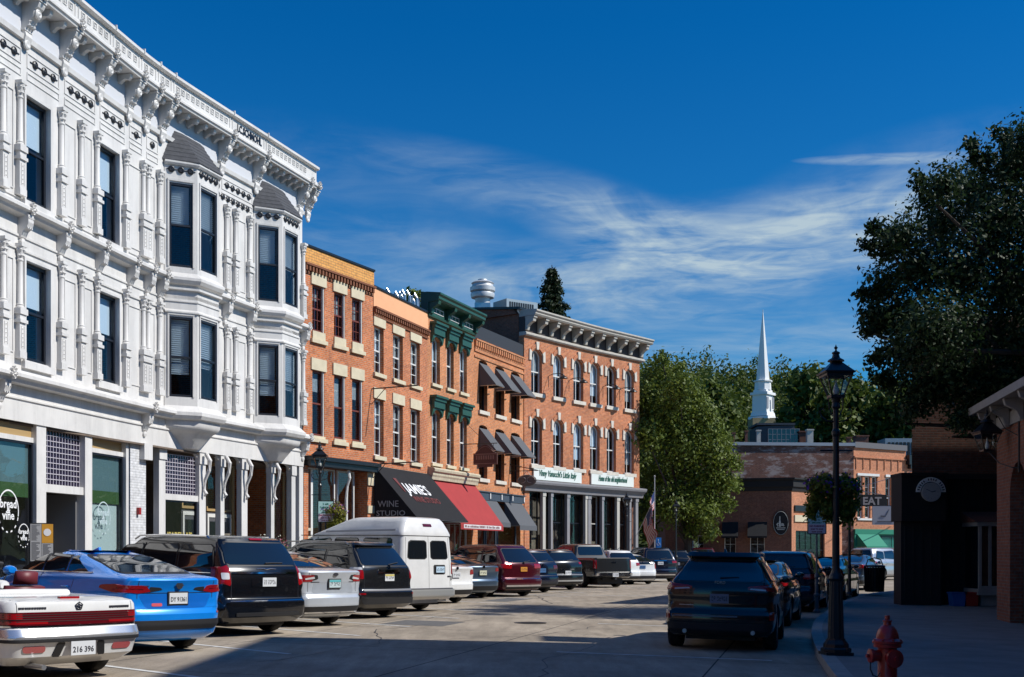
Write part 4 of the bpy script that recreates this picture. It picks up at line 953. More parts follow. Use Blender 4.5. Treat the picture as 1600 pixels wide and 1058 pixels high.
# ---- fifth: arched windows, bracketed cornice
F5, b5 = rowbuilding('brick_building', [(0.65, 63.1), (4.0, 67.65), (7.75, 72.0)], 'red brick corner building with arched windows, pale keystones and long bracketed cornice', 2.0)
U = F5.ux
xs = [(830, 847), (864.5, 880), (896, 911.5), (922, 937), (948, 962.5), (976, 990.5)]
ops = []
for (pa, pb) in xs: ops += [(U(pa), U(pb), 10.14, 12.5, 0.42), (U(pa), U(pb), 6.28, 8.88, 0.42)]
mb = MB(); wall(mb, 0, F5.L, 5.4, 13.15, ops); mb.build('wall', brickR, b5, F5.xf)
for i, (pa, pb) in enumerate(xs):
    a, b = U(pa), U(pb); uc = (a+b)/2; hw = (b-a)/2
    for (zb, zt) in ((10.14, 12.5), (6.28, 8.88)):
        sash(F5, b5, a, b, zb, zt, white_trim, n=-0.2, fw=0.06, cols=2, arch=0.42, bars=0.04, blind=(0.55 if zb > 8 and i < 3 else BR.choice([None, .3, .45, .8])), bmat=BR.choice([blind_w, curtain_m]))
        boxes(F5, 'window_sill', white_stone, b5, [(a-0.12, b+0.12, -0.2, 0.12, zb-0.2, zb-0.003)])
        mb = MB()   # keystone and shoulders in pale stone
        mb.prism([(uc-0.09, zt+0.0), (uc+0.09, zt), (uc+0.14, zt+0.42), (uc-0.14, zt+0.42)], 0.001, 0.09, 'y')
        for sg in (-1, 1): mb.prism([(uc+sg*(hw+0.03), zt-0.62), (uc+sg*(hw+0.24), zt-0.62), (uc+sg*(hw+0.22), zt-0.02), (uc+sg*(hw-0.02), zt-0.16), (uc+sg*(hw+0.03), zt-0.3)], 0.001, 0.07, 'y')
        mb.build('keystone', white_stone, b5, F5.xf)
        mb = MB(); K = 10; pts = []
        for t in range(K+1): an = PI*(0.12+0.76*t/K); pts.append((uc-(hw+0.1)*math.cos(an), zt-0.42+0.54*math.sin(an)))
        for t in range(K):
            if t in (4, 5): continue
            p, q = pts[t], pts[t+1]; mb.prism([(p[0], p[1]-0.05), (q[0], q[1]-0.05), (q[0], q[1]+0.17), (p[0], p[1]+0.17)], 0.001, 0.05, 'y')
        mb.build('arch_ring', brickR, b5, F5.xf)
stonec = mat('grey_cream_cornice', (0.46, 0.43, 0.38), 0.7, noise=0.15, nscale=4); darkf = mat('dark_frieze', (0.05, 0.04, 0.04), 0.8)
pth = F5.path(-0.05, F5.L+0.35, 0, 0.5)
mb = MB(); sweep(mb, pth, [(-0.3, 14.12), (0.72, 14.12), (0.78, 14.2), (0.78, 14.26), (0.86, 14.34), (0.86, 14.42), (0.0, 14.5), (-0.3, 14.5)])
sweep(mb, pth, [(-0.3, 13.12), (0.12, 13.12), (0.18, 13.18), (0.18, 13.26), (0.1, 13.32), (-0.3, 13.32)])
mb.build('cornice', stonec, b5, ID)
mb = MB(); sweep(mb, pth, [(-0.3, 13.32), (0.05, 13.32), (0.05, 14.12), (-0.3, 14.12)]); mb.build('frieze', darkf, b5, ID)
mbp = MB(); mbp.prism([(-0.04, -0.72), (-0.14, -0.70), (-0.18, -0.5), (-0.34, -0.36), (-0.56, -0.28), (-0.6, 0), (-0.04, 0)], -0.13, 0.13); mbp.box(-0.15, 0.15, -0.64, -0.04, -0.1, -0.003); pb_ = mbp.build('cornice_bracket', stonec, None)
for i in range(11): place(pb_, b5, F5, 0.12+(F5.L-0.1)*i/10, 0.03, 14.11)
shell(F5, b5, 14.3, 16, brickD, u0=0.15, u1=F5.L-0.15, zroof=14.2)
q0 = F5.xf(0.0, -0.4, 0); pp0, tt = F5.pt(0); bk = (q0[0]-tt.y*9, q0[1]+tt.x*9)
fs_ = Fac([q0[:2], bk]); mb = MB(); mb.prism([(0, 14.301), (9, 14.301), (9, 15.5), (0.2, 14.55)], -0.14, 0.14, 'y'); mb.build('roof_parapet', brickD, b5, fs_.xf)
mb = MB(); mb.prism([(-0.3, 14.5), (9, 15.5), (9, 15.62), (-0.3, 14.62)], -0.25, 0.25, 'y'); mb.build('roof_edge', black, b5, fs_.xf)
# shop front: grey cornice, columns
greyp = mat('grey_paint', (0.27, 0.26, 0.27), 0.5, noise=0.08)
mb = MB(); sweep(mb, F5.path(-0.15, F5.L+0.15, 0, 0.5), [(-0.2, 4.82), (0.16, 4.84), (0.2, 5.0), (0.3, 5.1), (0.42, 5.2), (0.46, 5.3), (0.46, 5.38), (0.0, 5.45), (-0.2, 5.45)]); mb.build('shop_cornice', greyp, b5, ID)
cols = [849, 861, 887, 915, 920, 941, 965, 984, 994]
for i, px in enumerate(cols):
    u = U(px); m = MB(); w_ = 0.09 if i % 2 else 0.13
    m.box(u-w_, u+w_, -0.12, 0.06, 0.1, 4.83); m.box(u-w_-0.04, u+w_+0.04, -0.1, 0.1, 0.1, 0.5); m.box(u-w_-0.03, u+w_+0.03, -0.1, 0.09, 4.6, 4.82); m.build('shop_column', greyp if i % 3 else mat('pale_grey_paint', (0.5, 0.47, 0.42), 0.5), b5, F5.xf)
boxes(F5, 'brick_pier', brickR, b5, [(0, 0.45, -0.3, 0.02, 0, 4.82)])
for a, b in zip([825]+cols[:-1], cols):
    if b-a < 7: continue
    sash(F5, b5, U(a)+0.13, U(b)-0.13, 0.6, 4.8, black_frame if a % 2 else mat('pale_grey_paint'), n=-0.3, fw=0.05, cols=2 if b-a > 20 else 1, double=True, meet=0.62, glass=gl_shop, name='shop_window')
boxes(F5, 'bulkhead', greyp, b5, [(0.4, F5.L-0.1, -0.4, -0.2, 0, 0.6)])
boxes(F5, 'shop_interior', tan_int, b5, [(0.3, F5.L-0.3, -4.2, -4.0, 0, 4.8)])
mb = MB(); rr = random.Random(9)
for i in range(50):
    u = rr.uniform(0.5, F5.L-0.5); h = rr.uniform(0.8, 2.6); w_ = rr.uniform(0.1, 0.4); nn = -rr.uniform(0.5, 1.6); mb.box(u, u+w_, nn-0.3, nn, 0.6, h)
mb.build('shop_fittings', mat('shop_goods'), b5, F5.xf)
for (pa, pb, tx, tw) in ((834.5, 909, "Vinny Vanucchi's Little Italy", 0.78), (924.5, 990.5, 'Home of the old neighborhood', 0.68)):
    u0, u1 = U(pa, 0.12), U(pb, 0.12); z0 = 5.47
    r = empty('painted_signboard', F5.xf((u0+u1)/2, 0.1, z0), label='long white signboard with green script naming the restaurant, %s' % ('left of the two' if pa < 900 else 'right of the two, the shorter one'), cat='sign', group='white signboards over the shop cornice')
    mb = MB(); mb.du = 0.6; mb.box(u0, u1, 0.03, 0.11, z0, z0+0.72); mb.build('board', mat('sign_white', (0.72, 0.76, 0.72), 0.6), r, F5.xf)
    L = u1-u0; text(tx, 0.46, mat('sign_green', (0.02, 0.12, 0.08), 0.6), 'lettering', r, lambda x, d, z: F5.xf(u0+L*(1-tw)/2+x, 0.128+d, z0+0.23+z), w=L*tw, shear=0.35, bold=0.008)
# gooseneck lamps between the upper windows
for i, px in enumerate((857, 889, 942, 968)):
    u = U(px); r = empty('gooseneck_lamp', F5.xf(u, 0, 10.7), label=['black gooseneck wall lamp between first and second arched windows', 'black gooseneck wall lamp between second and third arched windows', 'black gooseneck wall lamp between fourth and fifth arched windows', 'black gooseneck wall lamp between fifth and last arched windows'][i], cat='wall lamp', group='gooseneck lamps on the brick wall')
    m = MB(); m.tube([F5.xf(u, 0, 10.6), F5.xf(u, 0.0, 11.2), F5.xf(u, 0.25, 11.3), F5.xf(u, 0.7, 11.3), F5.xf(u, 0.95, 11.2)], 0.022, 6); m.build('arm', black, r, ID)
    m = MB(); q = F5.xf(u, 0.98, 11.12); m.lathe([(0.03, 0.12), (0.06, 0.05), (0.24, -0.08), (0.26, -0.12), (0.22, -0.12), (0.04, 0.02)], q, 14); m.build('shade', black, r, ID)
# rooftop: turbine vent, air handler
q = (-1.7, 68.5, 0)
r = empty('turbine_vent', (q[0], q[1], 14.2), label='shiny round metal exhaust fan on the brick corner building roof', cat='roof vent')
m = MB(); X, Y = q[:2]; z = 14.9
m.box(X-0.45, X+0.45, Y-0.45, Y+0.45, 14.2, 15.9); m.build('base', steel, r, ID)
m = MB(); m.smooth = True; z = 15.9; m.lathe([(0.42, z), (0.44, z+0.3), (0.66, z+0.36), (0.70, z+0.55), (0.68, z+0.62), (0.58, z+0.66), (0.72, z+0.74), (0.73, z+0.95), (0.62, z+1.02), (0.60, z+1.12), (0.66, z+1.2), (0.55, z+1.28), (0.3, z+1.32), (0.28, z+1.42), (0.0, z+1.45)], (X, Y, 0), 24); m.build('hood', mat('bright_steel', (0.58, 0.59, 0.60), 0.5, 0.35, noise=0.15, nscale=3), r, ID)
r = empty('air_handler', (0.2, 69.5, 14.2), label='grey box-shaped rooftop air unit beside the round exhaust fan', cat='air unit')
m = MB(); hv = mat('grey_sheet_metal', (0.3, 0.36, 0.4), 0.5, 0.3); m.box(-1.1, 1.1, -0.7, 0.7, 1.15, 2.0); m.box(-0.9, 0.9, -0.5, 0.5, 0.0, 1.148)
o = m.build('casing', hv, r); m = MB(); [m.box(-0.9+i*0.16, -0.8+i*0.16, -0.72, -0.702, 1.3, 1.85) for i in range(11)]; m.build('grille', black, r); r.rotation_euler = (0, 0, 0.6)
# ================================================================ VEHICLES
def rpoly(pts, r=0.04, k=4):
    out = []; n = len(pts)
    for i in range(n):
        p, a, b = Vector(pts[i]), Vector(pts[i-1]), Vector(pts[(i+1) % n]); rr = min(r, (a-p).length*0.45, (b-p).length*0.45)
        s, e = p+(a-p).normalized()*rr, p+(b-p).normalized()*rr
        for j in range(k+1): t = j/k; q = s*(1-t)**2+p*2*t*(1-t)+e*t*t; out.append((q.x, q.y))
    return out
def ext(poly, z):
    xs = []
    for i in range(len(poly)):
        (x0, z0), (x1, z1) = poly[i], poly[(i+1) % len(poly)]
        if abs(z1-z0) < 1e-9: continue
        if min(z0, z1)-1e-9 <= z <= max(z0, z1)+1e-9: xs.append(x0+(x1-x0)*(z-z0)/(z1-z0))
    return (min(xs), max(xs)) if xs else None
paint_cache = {}
def paint(name, c, metal=0.3, rough=0.28):
    return mat(name, c, rough, metal, coat=0.85, spec=0.5, noise=0.08, nscale=3.5)
class Car:
    def __init__(s, rows, bow=0.10, tp=0.05):
        """rows: z, y rear, y front, half width, rear corner radius, front corner radius"""
        s.R = np.array(rows, float); s.bow = bow; s.tp = tp
    def row(s, z): return [float(np.interp(z, s.R[:, 0], s.R[:, k])) for k in range(1, 6)]
    def rearY(s, x, z):
        yr, yf, hw, rr, rf = s.row(z); H = hw-s.tp; rr = min(rr, H*0.9); ax = min(abs(x), H-1e-4)
        if ax <= H-rr: return yr+s.bow*(ax/H)**2
        return yr+s.bow*((H-rr)/H)**2+rr-math.sqrt(max(0, rr*rr-(ax-(H-rr))**2))
    def sideX(s, y, z):
        yr, yf, hw, rr, rf = s.row(z); yc, h = (yr+yf)/2, max(0.05, (yf-yr)/2); k = min(1, abs(y-yc)/h); H = hw-s.tp; rr = min(rr, H*0.9, (yf-yr)*0.3)
        yb = yr+s.bow*((H-rr)/H)**2
        if y < yb+rr: return H-rr+math.sqrt(max(0, rr*rr-(yb+rr-max(y, yb))**2))
        return hw-s.tp*k**3
    def wrapP(s, a, z):
        """a = distance along the outline from the middle of the tail round the corner to the flank"""
        yr, yf, hw, rr, rf = s.row(z); H = hw-s.tp; rr = min(rr, H*0.9, (yf-yr)*0.3); L1 = H-rr; La = rr*PI/2; yb = yr+s.bow*(L1/H)**2
        if a <= L1: return Vector((a, yr+s.bow*(a/H)**2, z))
        if a <= L1+La: t = (a-L1)/rr; return Vector((L1+rr*math.sin(t), yb+rr-rr*math.cos(t), z))
        y = yb+rr+(a-L1-La); return Vector((max(H, s.sideX(y, z)), y, z))
    def outline(s, z):
        yr, yf, hw, rr, rf = s.row(z); H = hw-s.tp; rr = min(rr, H*0.9, (yf-yr)*0.3); rf = min(rf, H*0.9, (yf-yr)*0.3); P = []; n = 8
        for i in range(n+1): x = (H-rr)*(i/n); P.append((x, yr+s.bow*(x/H)**2))
        yb = P[-1][1]
        for i in range(1, 6): a = PI/2*i/6; P.append((H-rr+rr*math.sin(a), yb+rr-rr*math.cos(a)))
        y0 = yb+rr; bf = s.bow*1.3; yfe = yf-bf*((H-rf)/H)**2; y1 = yfe-rf; m = 30
        for i in range(m+1):
            y = y0+(y1-y0)*i/m; k = abs(2*i/m-1); P.append((hw-s.tp*k**3, y))
        for i in range(1, 6): a = PI/2*i/6; P.append((H-rf+rf*math.cos(a), y1+rf*math.sin(a)))
        for i in range(n+1): x = (H-rf)*(1-i/n); P.append((x, yf-bf*(x/H)**2))
        return P+[(-x, y) for (x, y) in P[::-1][1:-1]]
    def body(s, m, root, wheels, R, cuts=(), name='body', arch=0.055):
        zs = []; Z = s.R[:, 0]
        for a, b in zip(Z[:-1], Z[1:]):
            k = max(1, int((b-a)/0.05)); zs += [a+(b-a)*i/k for i in range(k)]
        zs.append(Z[-1]); rings = [[(x, y, z) for (x, y) in s.outline(z)] for z in zs]; k = len(rings[0])
        vs = [v for r in rings for v in r]; fs = []
        for i in range(len(rings)-1):
            for j in range(k): j2 = (j+1) % k; fs.append((i*k+j, i*k+j2, (i+1)*k+j2, (i+1)*k+j))
        fs.append(tuple(range(k))[::-1]); fs.append(tuple((len(rings)-1)*k+j for j in range(k)))
        me = bpy.data.meshes.new('b'); me.from_pydata(vs, [], fs); me.materials.append(m); me.materials.append(plastic)
        ob = bpy.data.objects.new('b', me); C.objects.link(ob)
        cm = MB()
        hwm = float(s.R[:, 3].max())
        for y in wheels:
            for sg in (-1, 1): cm.lathe([(R+arch, (hwm-0.36)*sg), (R+arch, (hwm+0.3)*sg)][::sg], (0, y, R+0.0), 36, 'x')
        for c in cuts: cm.box(*c)
        co = cm.build('c', [m, plastic], None); co.data.polygons.foreach_set('material_index', [1]*len(co.data.polygons))
        mo = ob.modifiers.new('x', 'BOOLEAN'); mo.operation = 'DIFFERENCE'; mo.object = co; mo.solver = 'EXACT'
        try: mo.material_mode = 'TRANSFER'
        except Exception: pass
        dg = bpy.context.evaluated_depsgraph_get(); nm = bpy.data.meshes.new_from_object(ob.evaluated_get(dg)); nm.name = name
        bpy.data.objects.remove(ob); bpy.data.objects.remove(co)
        bm = bmesh.new(); bm.from_mesh(nm)
        for e in bm.edges:
            if len(e.link_faces) == 2 and e.calc_face_angle(0) > 0.62: e.smooth = False
        for f in bm.faces: f.smooth = True
        bm.to_mesh(nm); bm.free()
        o = bpy.data.objects.new(name, nm); C.objects.link(o); o.parent = root; return o
    def patch(s, mb, kind, poly, off=0.004, sides=(1, -1), th=0.012, nz=None, nx=None):
        """a panel lying on the skin; rear: poly (x, z); side: poly (y, z)"""
        z0, z1 = min(p[1] for p in poly), max(p[1] for p in poly); x0, x1 = min(p[0] for p in poly), max(p[0] for p in poly)
        nz = nz or max(2 if z1-z0 < .03 else 10, int((z1-z0)/0.04)); nx = nx or max(3, int((x1-x0)/(0.035 if x1-x0 < .6 else .07)))
        if kind == 'rear': fn = lambda a, z: Vector((a, s.rearY(a, z), z))
        elif kind == 'wrap': fn = s.wrapP
        elif kind == 'front': fn = lambda a, z: Vector((a, s.frontY(a, z), z))
        else: fn = lambda a, z: Vector((s.sideX(a, z), a, z))
        for sg in (sides if kind in ('side', 'wrap') else (1,)):
            F = []; B = []
            for i in range(nz+1):
                z = z0+1e-4+(z1-z0-2e-4)*i/nz; e = ext(poly, z)
                if e is None: e = (x0, x1)
                for j in range(nx+1):
                    a = e[0]+(e[1]-e[0])*j/nx; p = fn(a, z); d = 0.01
                    du = fn(a+d, z)-fn(a-d, z); dv = fn(a, z+d)-fn(a, z-d); n = du.cross(dv)
                    if n.length < 1e-9: n = Vector((0, -1, 0))
                    n.normalize()
                    ref = {'wrap': Vector((0.9, -0.5, 0.01)), 'rear': Vector((0, -1, 0.01)), 'front': Vector((0, 1, 0.01)), 'side': Vector((1, 0, 0.01))}[kind]
                    if n.dot(ref) < 0: n = -n
                    f = p+n*off; b = p-n*th
                    if kind in ('side', 'wrap') and sg < 0: f.x = -f.x; b.x = -b.x
                    F.append(tuple(f)); B.append(tuple(b))
            w = nx+1; q = len(F); fs = []
            for i in range(nz):
                for j in range(nx): a = i*w+j; fs.append((a, a+1, a+w+1, a+w))
            rim = [j for j in range(w)]+[i*w+nx for i in range(1, nz+1)]+[nz*w+j for j in range(nx-1, -1, -1)]+[i*w for i in range(nz-1, 0, -1)]
            for i in range(len(rim)): a, b = rim[i], rim[(i+1) % len(rim)]; fs.append((a, b, q+b, q+a))
            sm = mb.smooth; mb.smooth = True; mb.add(F+B, fs); mb.smooth = sm
    def frontY(s, x, z):
        yr, yf, hw, rr, rf = s.row(z); H = hw-s.tp; rf = min(rf, H*0.9); ax = min(abs(x), H-1e-4); bf = s.bow*1.3
        if ax <= H-rf: return yf-bf*(ax/H)**2
        return yf-bf*((H-rf)/H)**2-rf+math.sqrt(max(0, rf*rf-(ax-(H-rf))**2))
def put(root, name, m, fn, sharp=0.6):
    mb = MB(); fn(mb); return mb.build(name, m, root, sharp=sharp)
WP = {}
def wheel_proto(R, w, spokes, rim_m, rr=0.66, steel_=False):
    key = (R, w, spokes, rim_m.name)
    if key in WP: return WP[key]
    mb = MB(); mb.smooth = True; h = w/2; ri = R*rr
    mb.lathe([(ri, -h+0.01), (R-0.03, -h), (R-0.005, -h+0.03), (R, -h+0.05), (R, h-0.05), (R-0.005, h-0.03), (R-0.03, h), (ri, h-0.01), (ri-0.01, h-0.05), (ri-0.01, -h+0.05), (ri, -h+0.01)], (0, 0, 0), 32, 'x')
    me = mb.build('wheel', tyre, None)
    r = MB(); r.smooth = True
    r.lathe([(ri, h-0.012), (ri-0.02, h-0.012), (ri-0.03, h-0.04), (ri-0.035, -h+0.04), (ri-0.005, -h+0.03)], (0, 0, 0), 28, 'x')
    r.lathe([(0.0, h-0.02), (0.05, h-0.025), (0.06, h-0.05), (0.05, h-0.08), (0, h-0.08)], (0, 0, 0), 16, 'x')
    for i in range(spokes):
        a = 2*PI*i/spokes; c, s_ = math.cos(a), math.sin(a); wd = 0.045 if spokes < 8 else 0.022
        p = [(0.04, -wd), (ri-0.02, -wd*0.9), (ri-0.02, wd*0.9), (0.04, wd)]
        r.smooth = False; r.prism([(c*q[0]-s_*q[1], s_*q[0]+c*q[1]) for q in p], h-0.065, h-0.03)
    r.smooth = False; ro = r.build('rim', rim_m, me)
    d = MB(); d.lathe([(0.0, -0.01), (ri-0.03, -0.01), (ri-0.03, -0.03), (0, -0.03)], (0, 0, 0), 20, 'x'); d.build('brake_disc', plastic, me)
    WP[key] = me; me['proto'] = 1; return me
CONTACTS = []
def plate(root, car, x, z, txt=None, m=plate_w, w=0.305, h=0.155, frame=None, off=0.012, y=None, name='number_plate', inkm=None, top=None):
    y0 = (car.rearY(x, z-h/2) if y is None else y); y0 = min(y0, car.rearY(x, z+h/2) if y is None else y)-off
    mb = MB(); mb.box(x-w/2, x+w/2, y0-0.008, y0, z-h/2, z+h/2); o = mb.build(name, m, root)
    if frame: f = MB(); f.box(x-w/2-0.02, x+w/2+0.02, y0+0.001, y0+0.03, z-h/2-0.02, z+h/2+0.02); f.build('plate_frame', frame, o)
    if top: f = MB(); f.box(x-w/2+0.004, x+w/2-0.004, y0-0.010, y0-0.0082, z+h/2-0.045, z+h/2-0.004); f.build('plate_band', top, o)
    if txt:
        cu = text(txt, 0.09, inkm or ink, 'plate_lettering', None, lambda a, d, b: (x-w*0.43+a, y0-0.009-d*0.2, z-0.045+b), w=w*0.86, bold=0.002); cu.parent = o
    else:
        f = MB(); rr = random.Random(int(abs(x*100+z*1000)+w*100)); a = x-w*0.40
        for i in range(7):
            if i == 2: a += 0.02
            sg_ = rr.sample(range(7), 5); zl_, zh = z-0.036, z+0.034; zm = (zl_+zh)/2; w_ = 0.022
            for (q, bx) in enumerate(((a, a+w_, zh-.009, zh), (a, a+w_, zm-.004, zm+.005), (a, a+w_, zl_, zl_+.009), (a, a+.006, zm+.006, zh-.01), (a+w_-.006, a+w_, zm+.006, zh-.01), (a, a+.006, zl_+.01, zm-.005), (a+w_-.006, a+w_, zl_+.01, zm-.005))):
                if q in sg_: f.box(bx[0], bx[1], y0-0.0095, y0-0.0082, bx[2], bx[3])
            a += 0.035
        f.build('plate_marks', inkm or ink, o)
    return o
def make_car(name, rows, col, label, cat, wheels, R, heading, contact, Y=None, group='cars parked along the street', bow=0.10, tp=0.05, cuts=(), spokes=10, rim_m=None, ww=0.21, glass=(), side_glass=(), parts=None, mirror=None, track=None, under=True, arch=0.055):
    """contact = (px, py) in the photograph where the right rear tyre meets the ground -> world spot"""
    car = Car(rows, bow, tp); px, py = contact[:2]
    hwm = max(r[3] for r in rows); tr = track or hwm-0.14; wx = tr*(contact[2] if len(contact) > 2 else 1)
    if Y is None:
        s_ = (py-HY)/(CH)
        for _ in range(8): g = gz((px-CX0)/s_, FPX/s_); s_ = (py-HY)/(CH-g)
        Y = FPX/s_
    X = (px-CX0)/FPX*Y; h = math.radians(heading); f = Vector((math.sin(h), math.cos(h))); rt = Vector((math.cos(h), -math.sin(h)))
    o = Vector((X, Y))-f*wheels[0]-rt*wx
    CONTACTS.append((X, Y, h, wx, group))
    mid = o+f*(wheels[0]+wheels[1])/2
    g = gz(mid.x, mid.y)
    root = empty(name, (o.x, o.y, 0), -h, label, cat, group)
    root.location.z = g; 
    # follow the cross fall of the street
    dz = gz(mid.x+1, mid.y)-g; root.rotation_euler = (0, 0, -h)
    if abs(dz) > 1e-4:
        nrm = Vector((-dz, 0, 1)).normalized(); q = Vector((0, 0, 1)).rotation_difference(nrm); root.rotation_mode = 'QUATERNION'
        from mathutils import Quaternion
        root.rotation_quaternion = q @ Quaternion((0, 0, 1), -h); root.location.z = gz(o.x, o.y) if abs(gz(mid.x, mid.y+1)-g) < 2e-3 else gz(o.x, o.y)
    car.body(col, root, wheels, R, cuts, arch=arch)
    if under: put(root, 'underbody', plastic, lambda mb: mb.box(-hwm+0.36, hwm-0.36, rows[0][1]+0.25, rows[0][2]-0.4, 0.17, rows[0][0]+0.3))
    wp = wheel_proto(R, ww, spokes, rim_m or rimm)
    for i, y in enumerate(wheels):
        for sg in (-1, 1):
            if wp.get('used'): w = copy_tree(wp, root)
            else: w = wp; w['used'] = 1; w.parent = root
            w.location = (sg*tr, y, R); w.rotation_euler = (random.uniform(0, 6), 0, 0 if sg > 0 else PI)
            w.rotation_euler = (random.uniform(0, 1.2), 0, 0) if sg > 0 else (0, 0, PI)
    def panel(pname, m, polys, kind='rear', off=0.004, mir=False, r=0.03, th=0.012, sides=(1, -1), par=None):
        o = None
        for p in polys:
            p2 = rpoly(p, r)
            for v in ((1, -1) if kind in ('side', 'wrap') else (0, 1) if mir else (0,)):
                mb = MB(); car.patch(mb, kind, [(-a, b) for (a, b) in p2] if (mir and v) else p2, off, sides=(v,), th=th); o = mb.build(pname, m, par or root, sharp=0.9)
        return o
    def grow(p, k): cx, cz = sum(q[0] for q in p)/len(p), sum(q[1] for q in p)/len(p); return [(a+math.copysign(k, a-cx), b+math.copysign(k*.8, b-cz)) for (a, b) in p]
    for p in glass: o_ = panel('rear_window', cglass, [p], r=0.07, off=.007); panel('window_seal', plastic, [grow(p, .028)], r=0.08, off=.0025, par=None)
    for p in side_glass: panel('side_window', cglass, [p], kind='side', r=0.06, off=.007); panel('window_seal', plastic, [grow(p, .02)], kind='side', r=0.07, off=.0025)
    if mirror:
        y, z = mirror; x = car.sideX(y, z)
        for sg in (-1, 1):
            mb = MB(); mb.smooth = True; cx = sg*(x+0.14)
            mb.lathe([(0.0, -0.075), (0.06, -0.07), (0.09, -0.03), (0.10, 0.03), (0.07, 0.085), (0.0, 0.1)], (0, 0, 0), 12, 'y'); mb.v = [(q[0]*1.05+cx, q[1]+y, q[2]*0.72+z) for q in mb.v]
            mb.tube([(sg*(x-0.05), y+0.02, z-0.04), (cx, y, z-0.02)], 0.025, 6); mb.build('wing_mirror', col, root)
    if parts: parts(root, car, panel)
    return root, car
def side_seams(root, car, ys, z0, z1, zt=None):
    mb = MB()
    for y in ys: car.patch(mb, 'side', [(y-0.004, z0), (y+0.004, z0), (y+0.004, z1), (y-0.004, z1)], 0.0015, nx=1)
    mb.build('door_gap', plastic, root)
def handles(root, car, ys, z, m):
    for y in ys:
        for sg in (-1, 1): mb = MB(); x = car.sideX(y, z)+0.02; mb.tube([(sg*(x-0.02), y-0.1, z), (sg*x, y-0.07, z+0.005), (sg*x, y+0.07, z+0.005), (sg*(x-0.02), y+0.1, z)], 0.012, 6); mb.build('door_handle', m, root)
def rails(root, car, y0, y1, x, z0, m, h=0.045):
    for sg in (-1, 1):
        mb = MB(); mb.tube([(sg*x, y0, z0-0.02), (sg*x, y0+0.1, z0+h), (sg*x, (y0+y1)/2, z0+h+0.02), (sg*x, y1-0.15, z0+h), (sg*x, y1, z0-0.02)], 0.016, 6); mb.build('roof_rail', m, root)
def front_lights(root, car, panel, z0=0.62, z1=0.8, x0=0.45, x1=0.8):
    panel('headlight', clearlens, [[(x0, z0), (x1, z0), (x1, z1), (x0, z1-0.03)]], 'front', mir=True)
    panel('grille', plastic, [[(-0.38, z0-0.1), (0.38, z0-0.1), (0.42, z1), (-0.42, z1)]], 'front')
def windscreen(panel, poly): panel('windscreen', cglass, [poly], 'front', r=0.06)
def rowsK(H, rows): return rows

# --- sedan skin
def sedan_rows(L, W, H, trunk=1.10):
    h = W/2; k = H/1.45
    return [(.19, .20, L-.25, h-.12, .25, .4), (.28, .06, L-.08, h-.04, .28, .45), (.42, .0, L-.02, h-.015, .3, .5), (.58, .0, L, h, .3, .5), (.62, .03, L-.01, h, .3, .5), (.66, .05, L-.03, h-.004, .2, .5), (.74, .058, L-.06, h-.020, .18, .5),
            (.86, .06, L-.2, h-.003, .16, .5), (.90, .052, L-.4, h-.012, .15, .5), (.95, .04, L-.6, h-.035, .15, .5), (trunk-.045, .0, L-1.15, h-.07, .15, .4), (trunk-.02, .015, L-1.25, h-.09, .15, .4), (trunk-.005, .06, L-1.27, h-.10, .16, .4), (trunk+.02, .34, L-1.36, h-.125, .2, .35), (trunk+.04, .52, L-1.42, h-.14, .2, .35),
            (1.27*k, .98, L-1.8, h-.20, .2, .3), (1.37*k, 1.42, L-2.12, h-.26, .2, .3), (1.42*k, 1.72, L-2.35, h-.32, .2, .25), (1.445*k, 2.0, L-2.6, h-.42, .2, .2), (1.455*k, 2.15, L-2.8, h-.6, .1, .1)]
def suv_rows(L, W, H, hood=1.05, rake=0.3, tumble=0.23, belt=1.1):
    h = W/2
    return [(.24, .14, L-.2, h-.10, .18, .4), (.34, .02, L-.05, h-.02, .18, .45), (.5, .0, L, h-.005, .18, .5), (.60, .01, L, h, .18, .5), (.64, .06, L-.01, h-.004, .16, .5), (.68, .085, L-.02, h-.008, .15, .5), (.80, .088, L-.05, h-.024, .14, .5),
            (hood-.12, .085, L-.10, h-.003, .13, .5), (hood-.07, .088, L-.30, h-.010, .13, .5), (hood, .095, L-.55, h-.03, .13, .5), (belt, .11, L-1.1, h-.055, .13, .4), (belt+.06, .125, L-1.28, h-.08, .13, .35),
            (H-.32, .12+rake*.55, L-1.72, h-tumble*.62, .14, .3), (H-.14, .12+rake*.9, L-2.0, h-tumble, .14, .3), (H-.07, .12+rake*1.02, L-2.12, h-tumble-.03, .15, .25), (H-.035, .20+rake*1.1, L-2.25, h-tumble-.08, .16, .2), (H-.008, .5+rake, L-2.5, h-tumble-.24, .16, .2), (H, .9+rake, L-2.8, h-tumble-.5, .1, .1)]
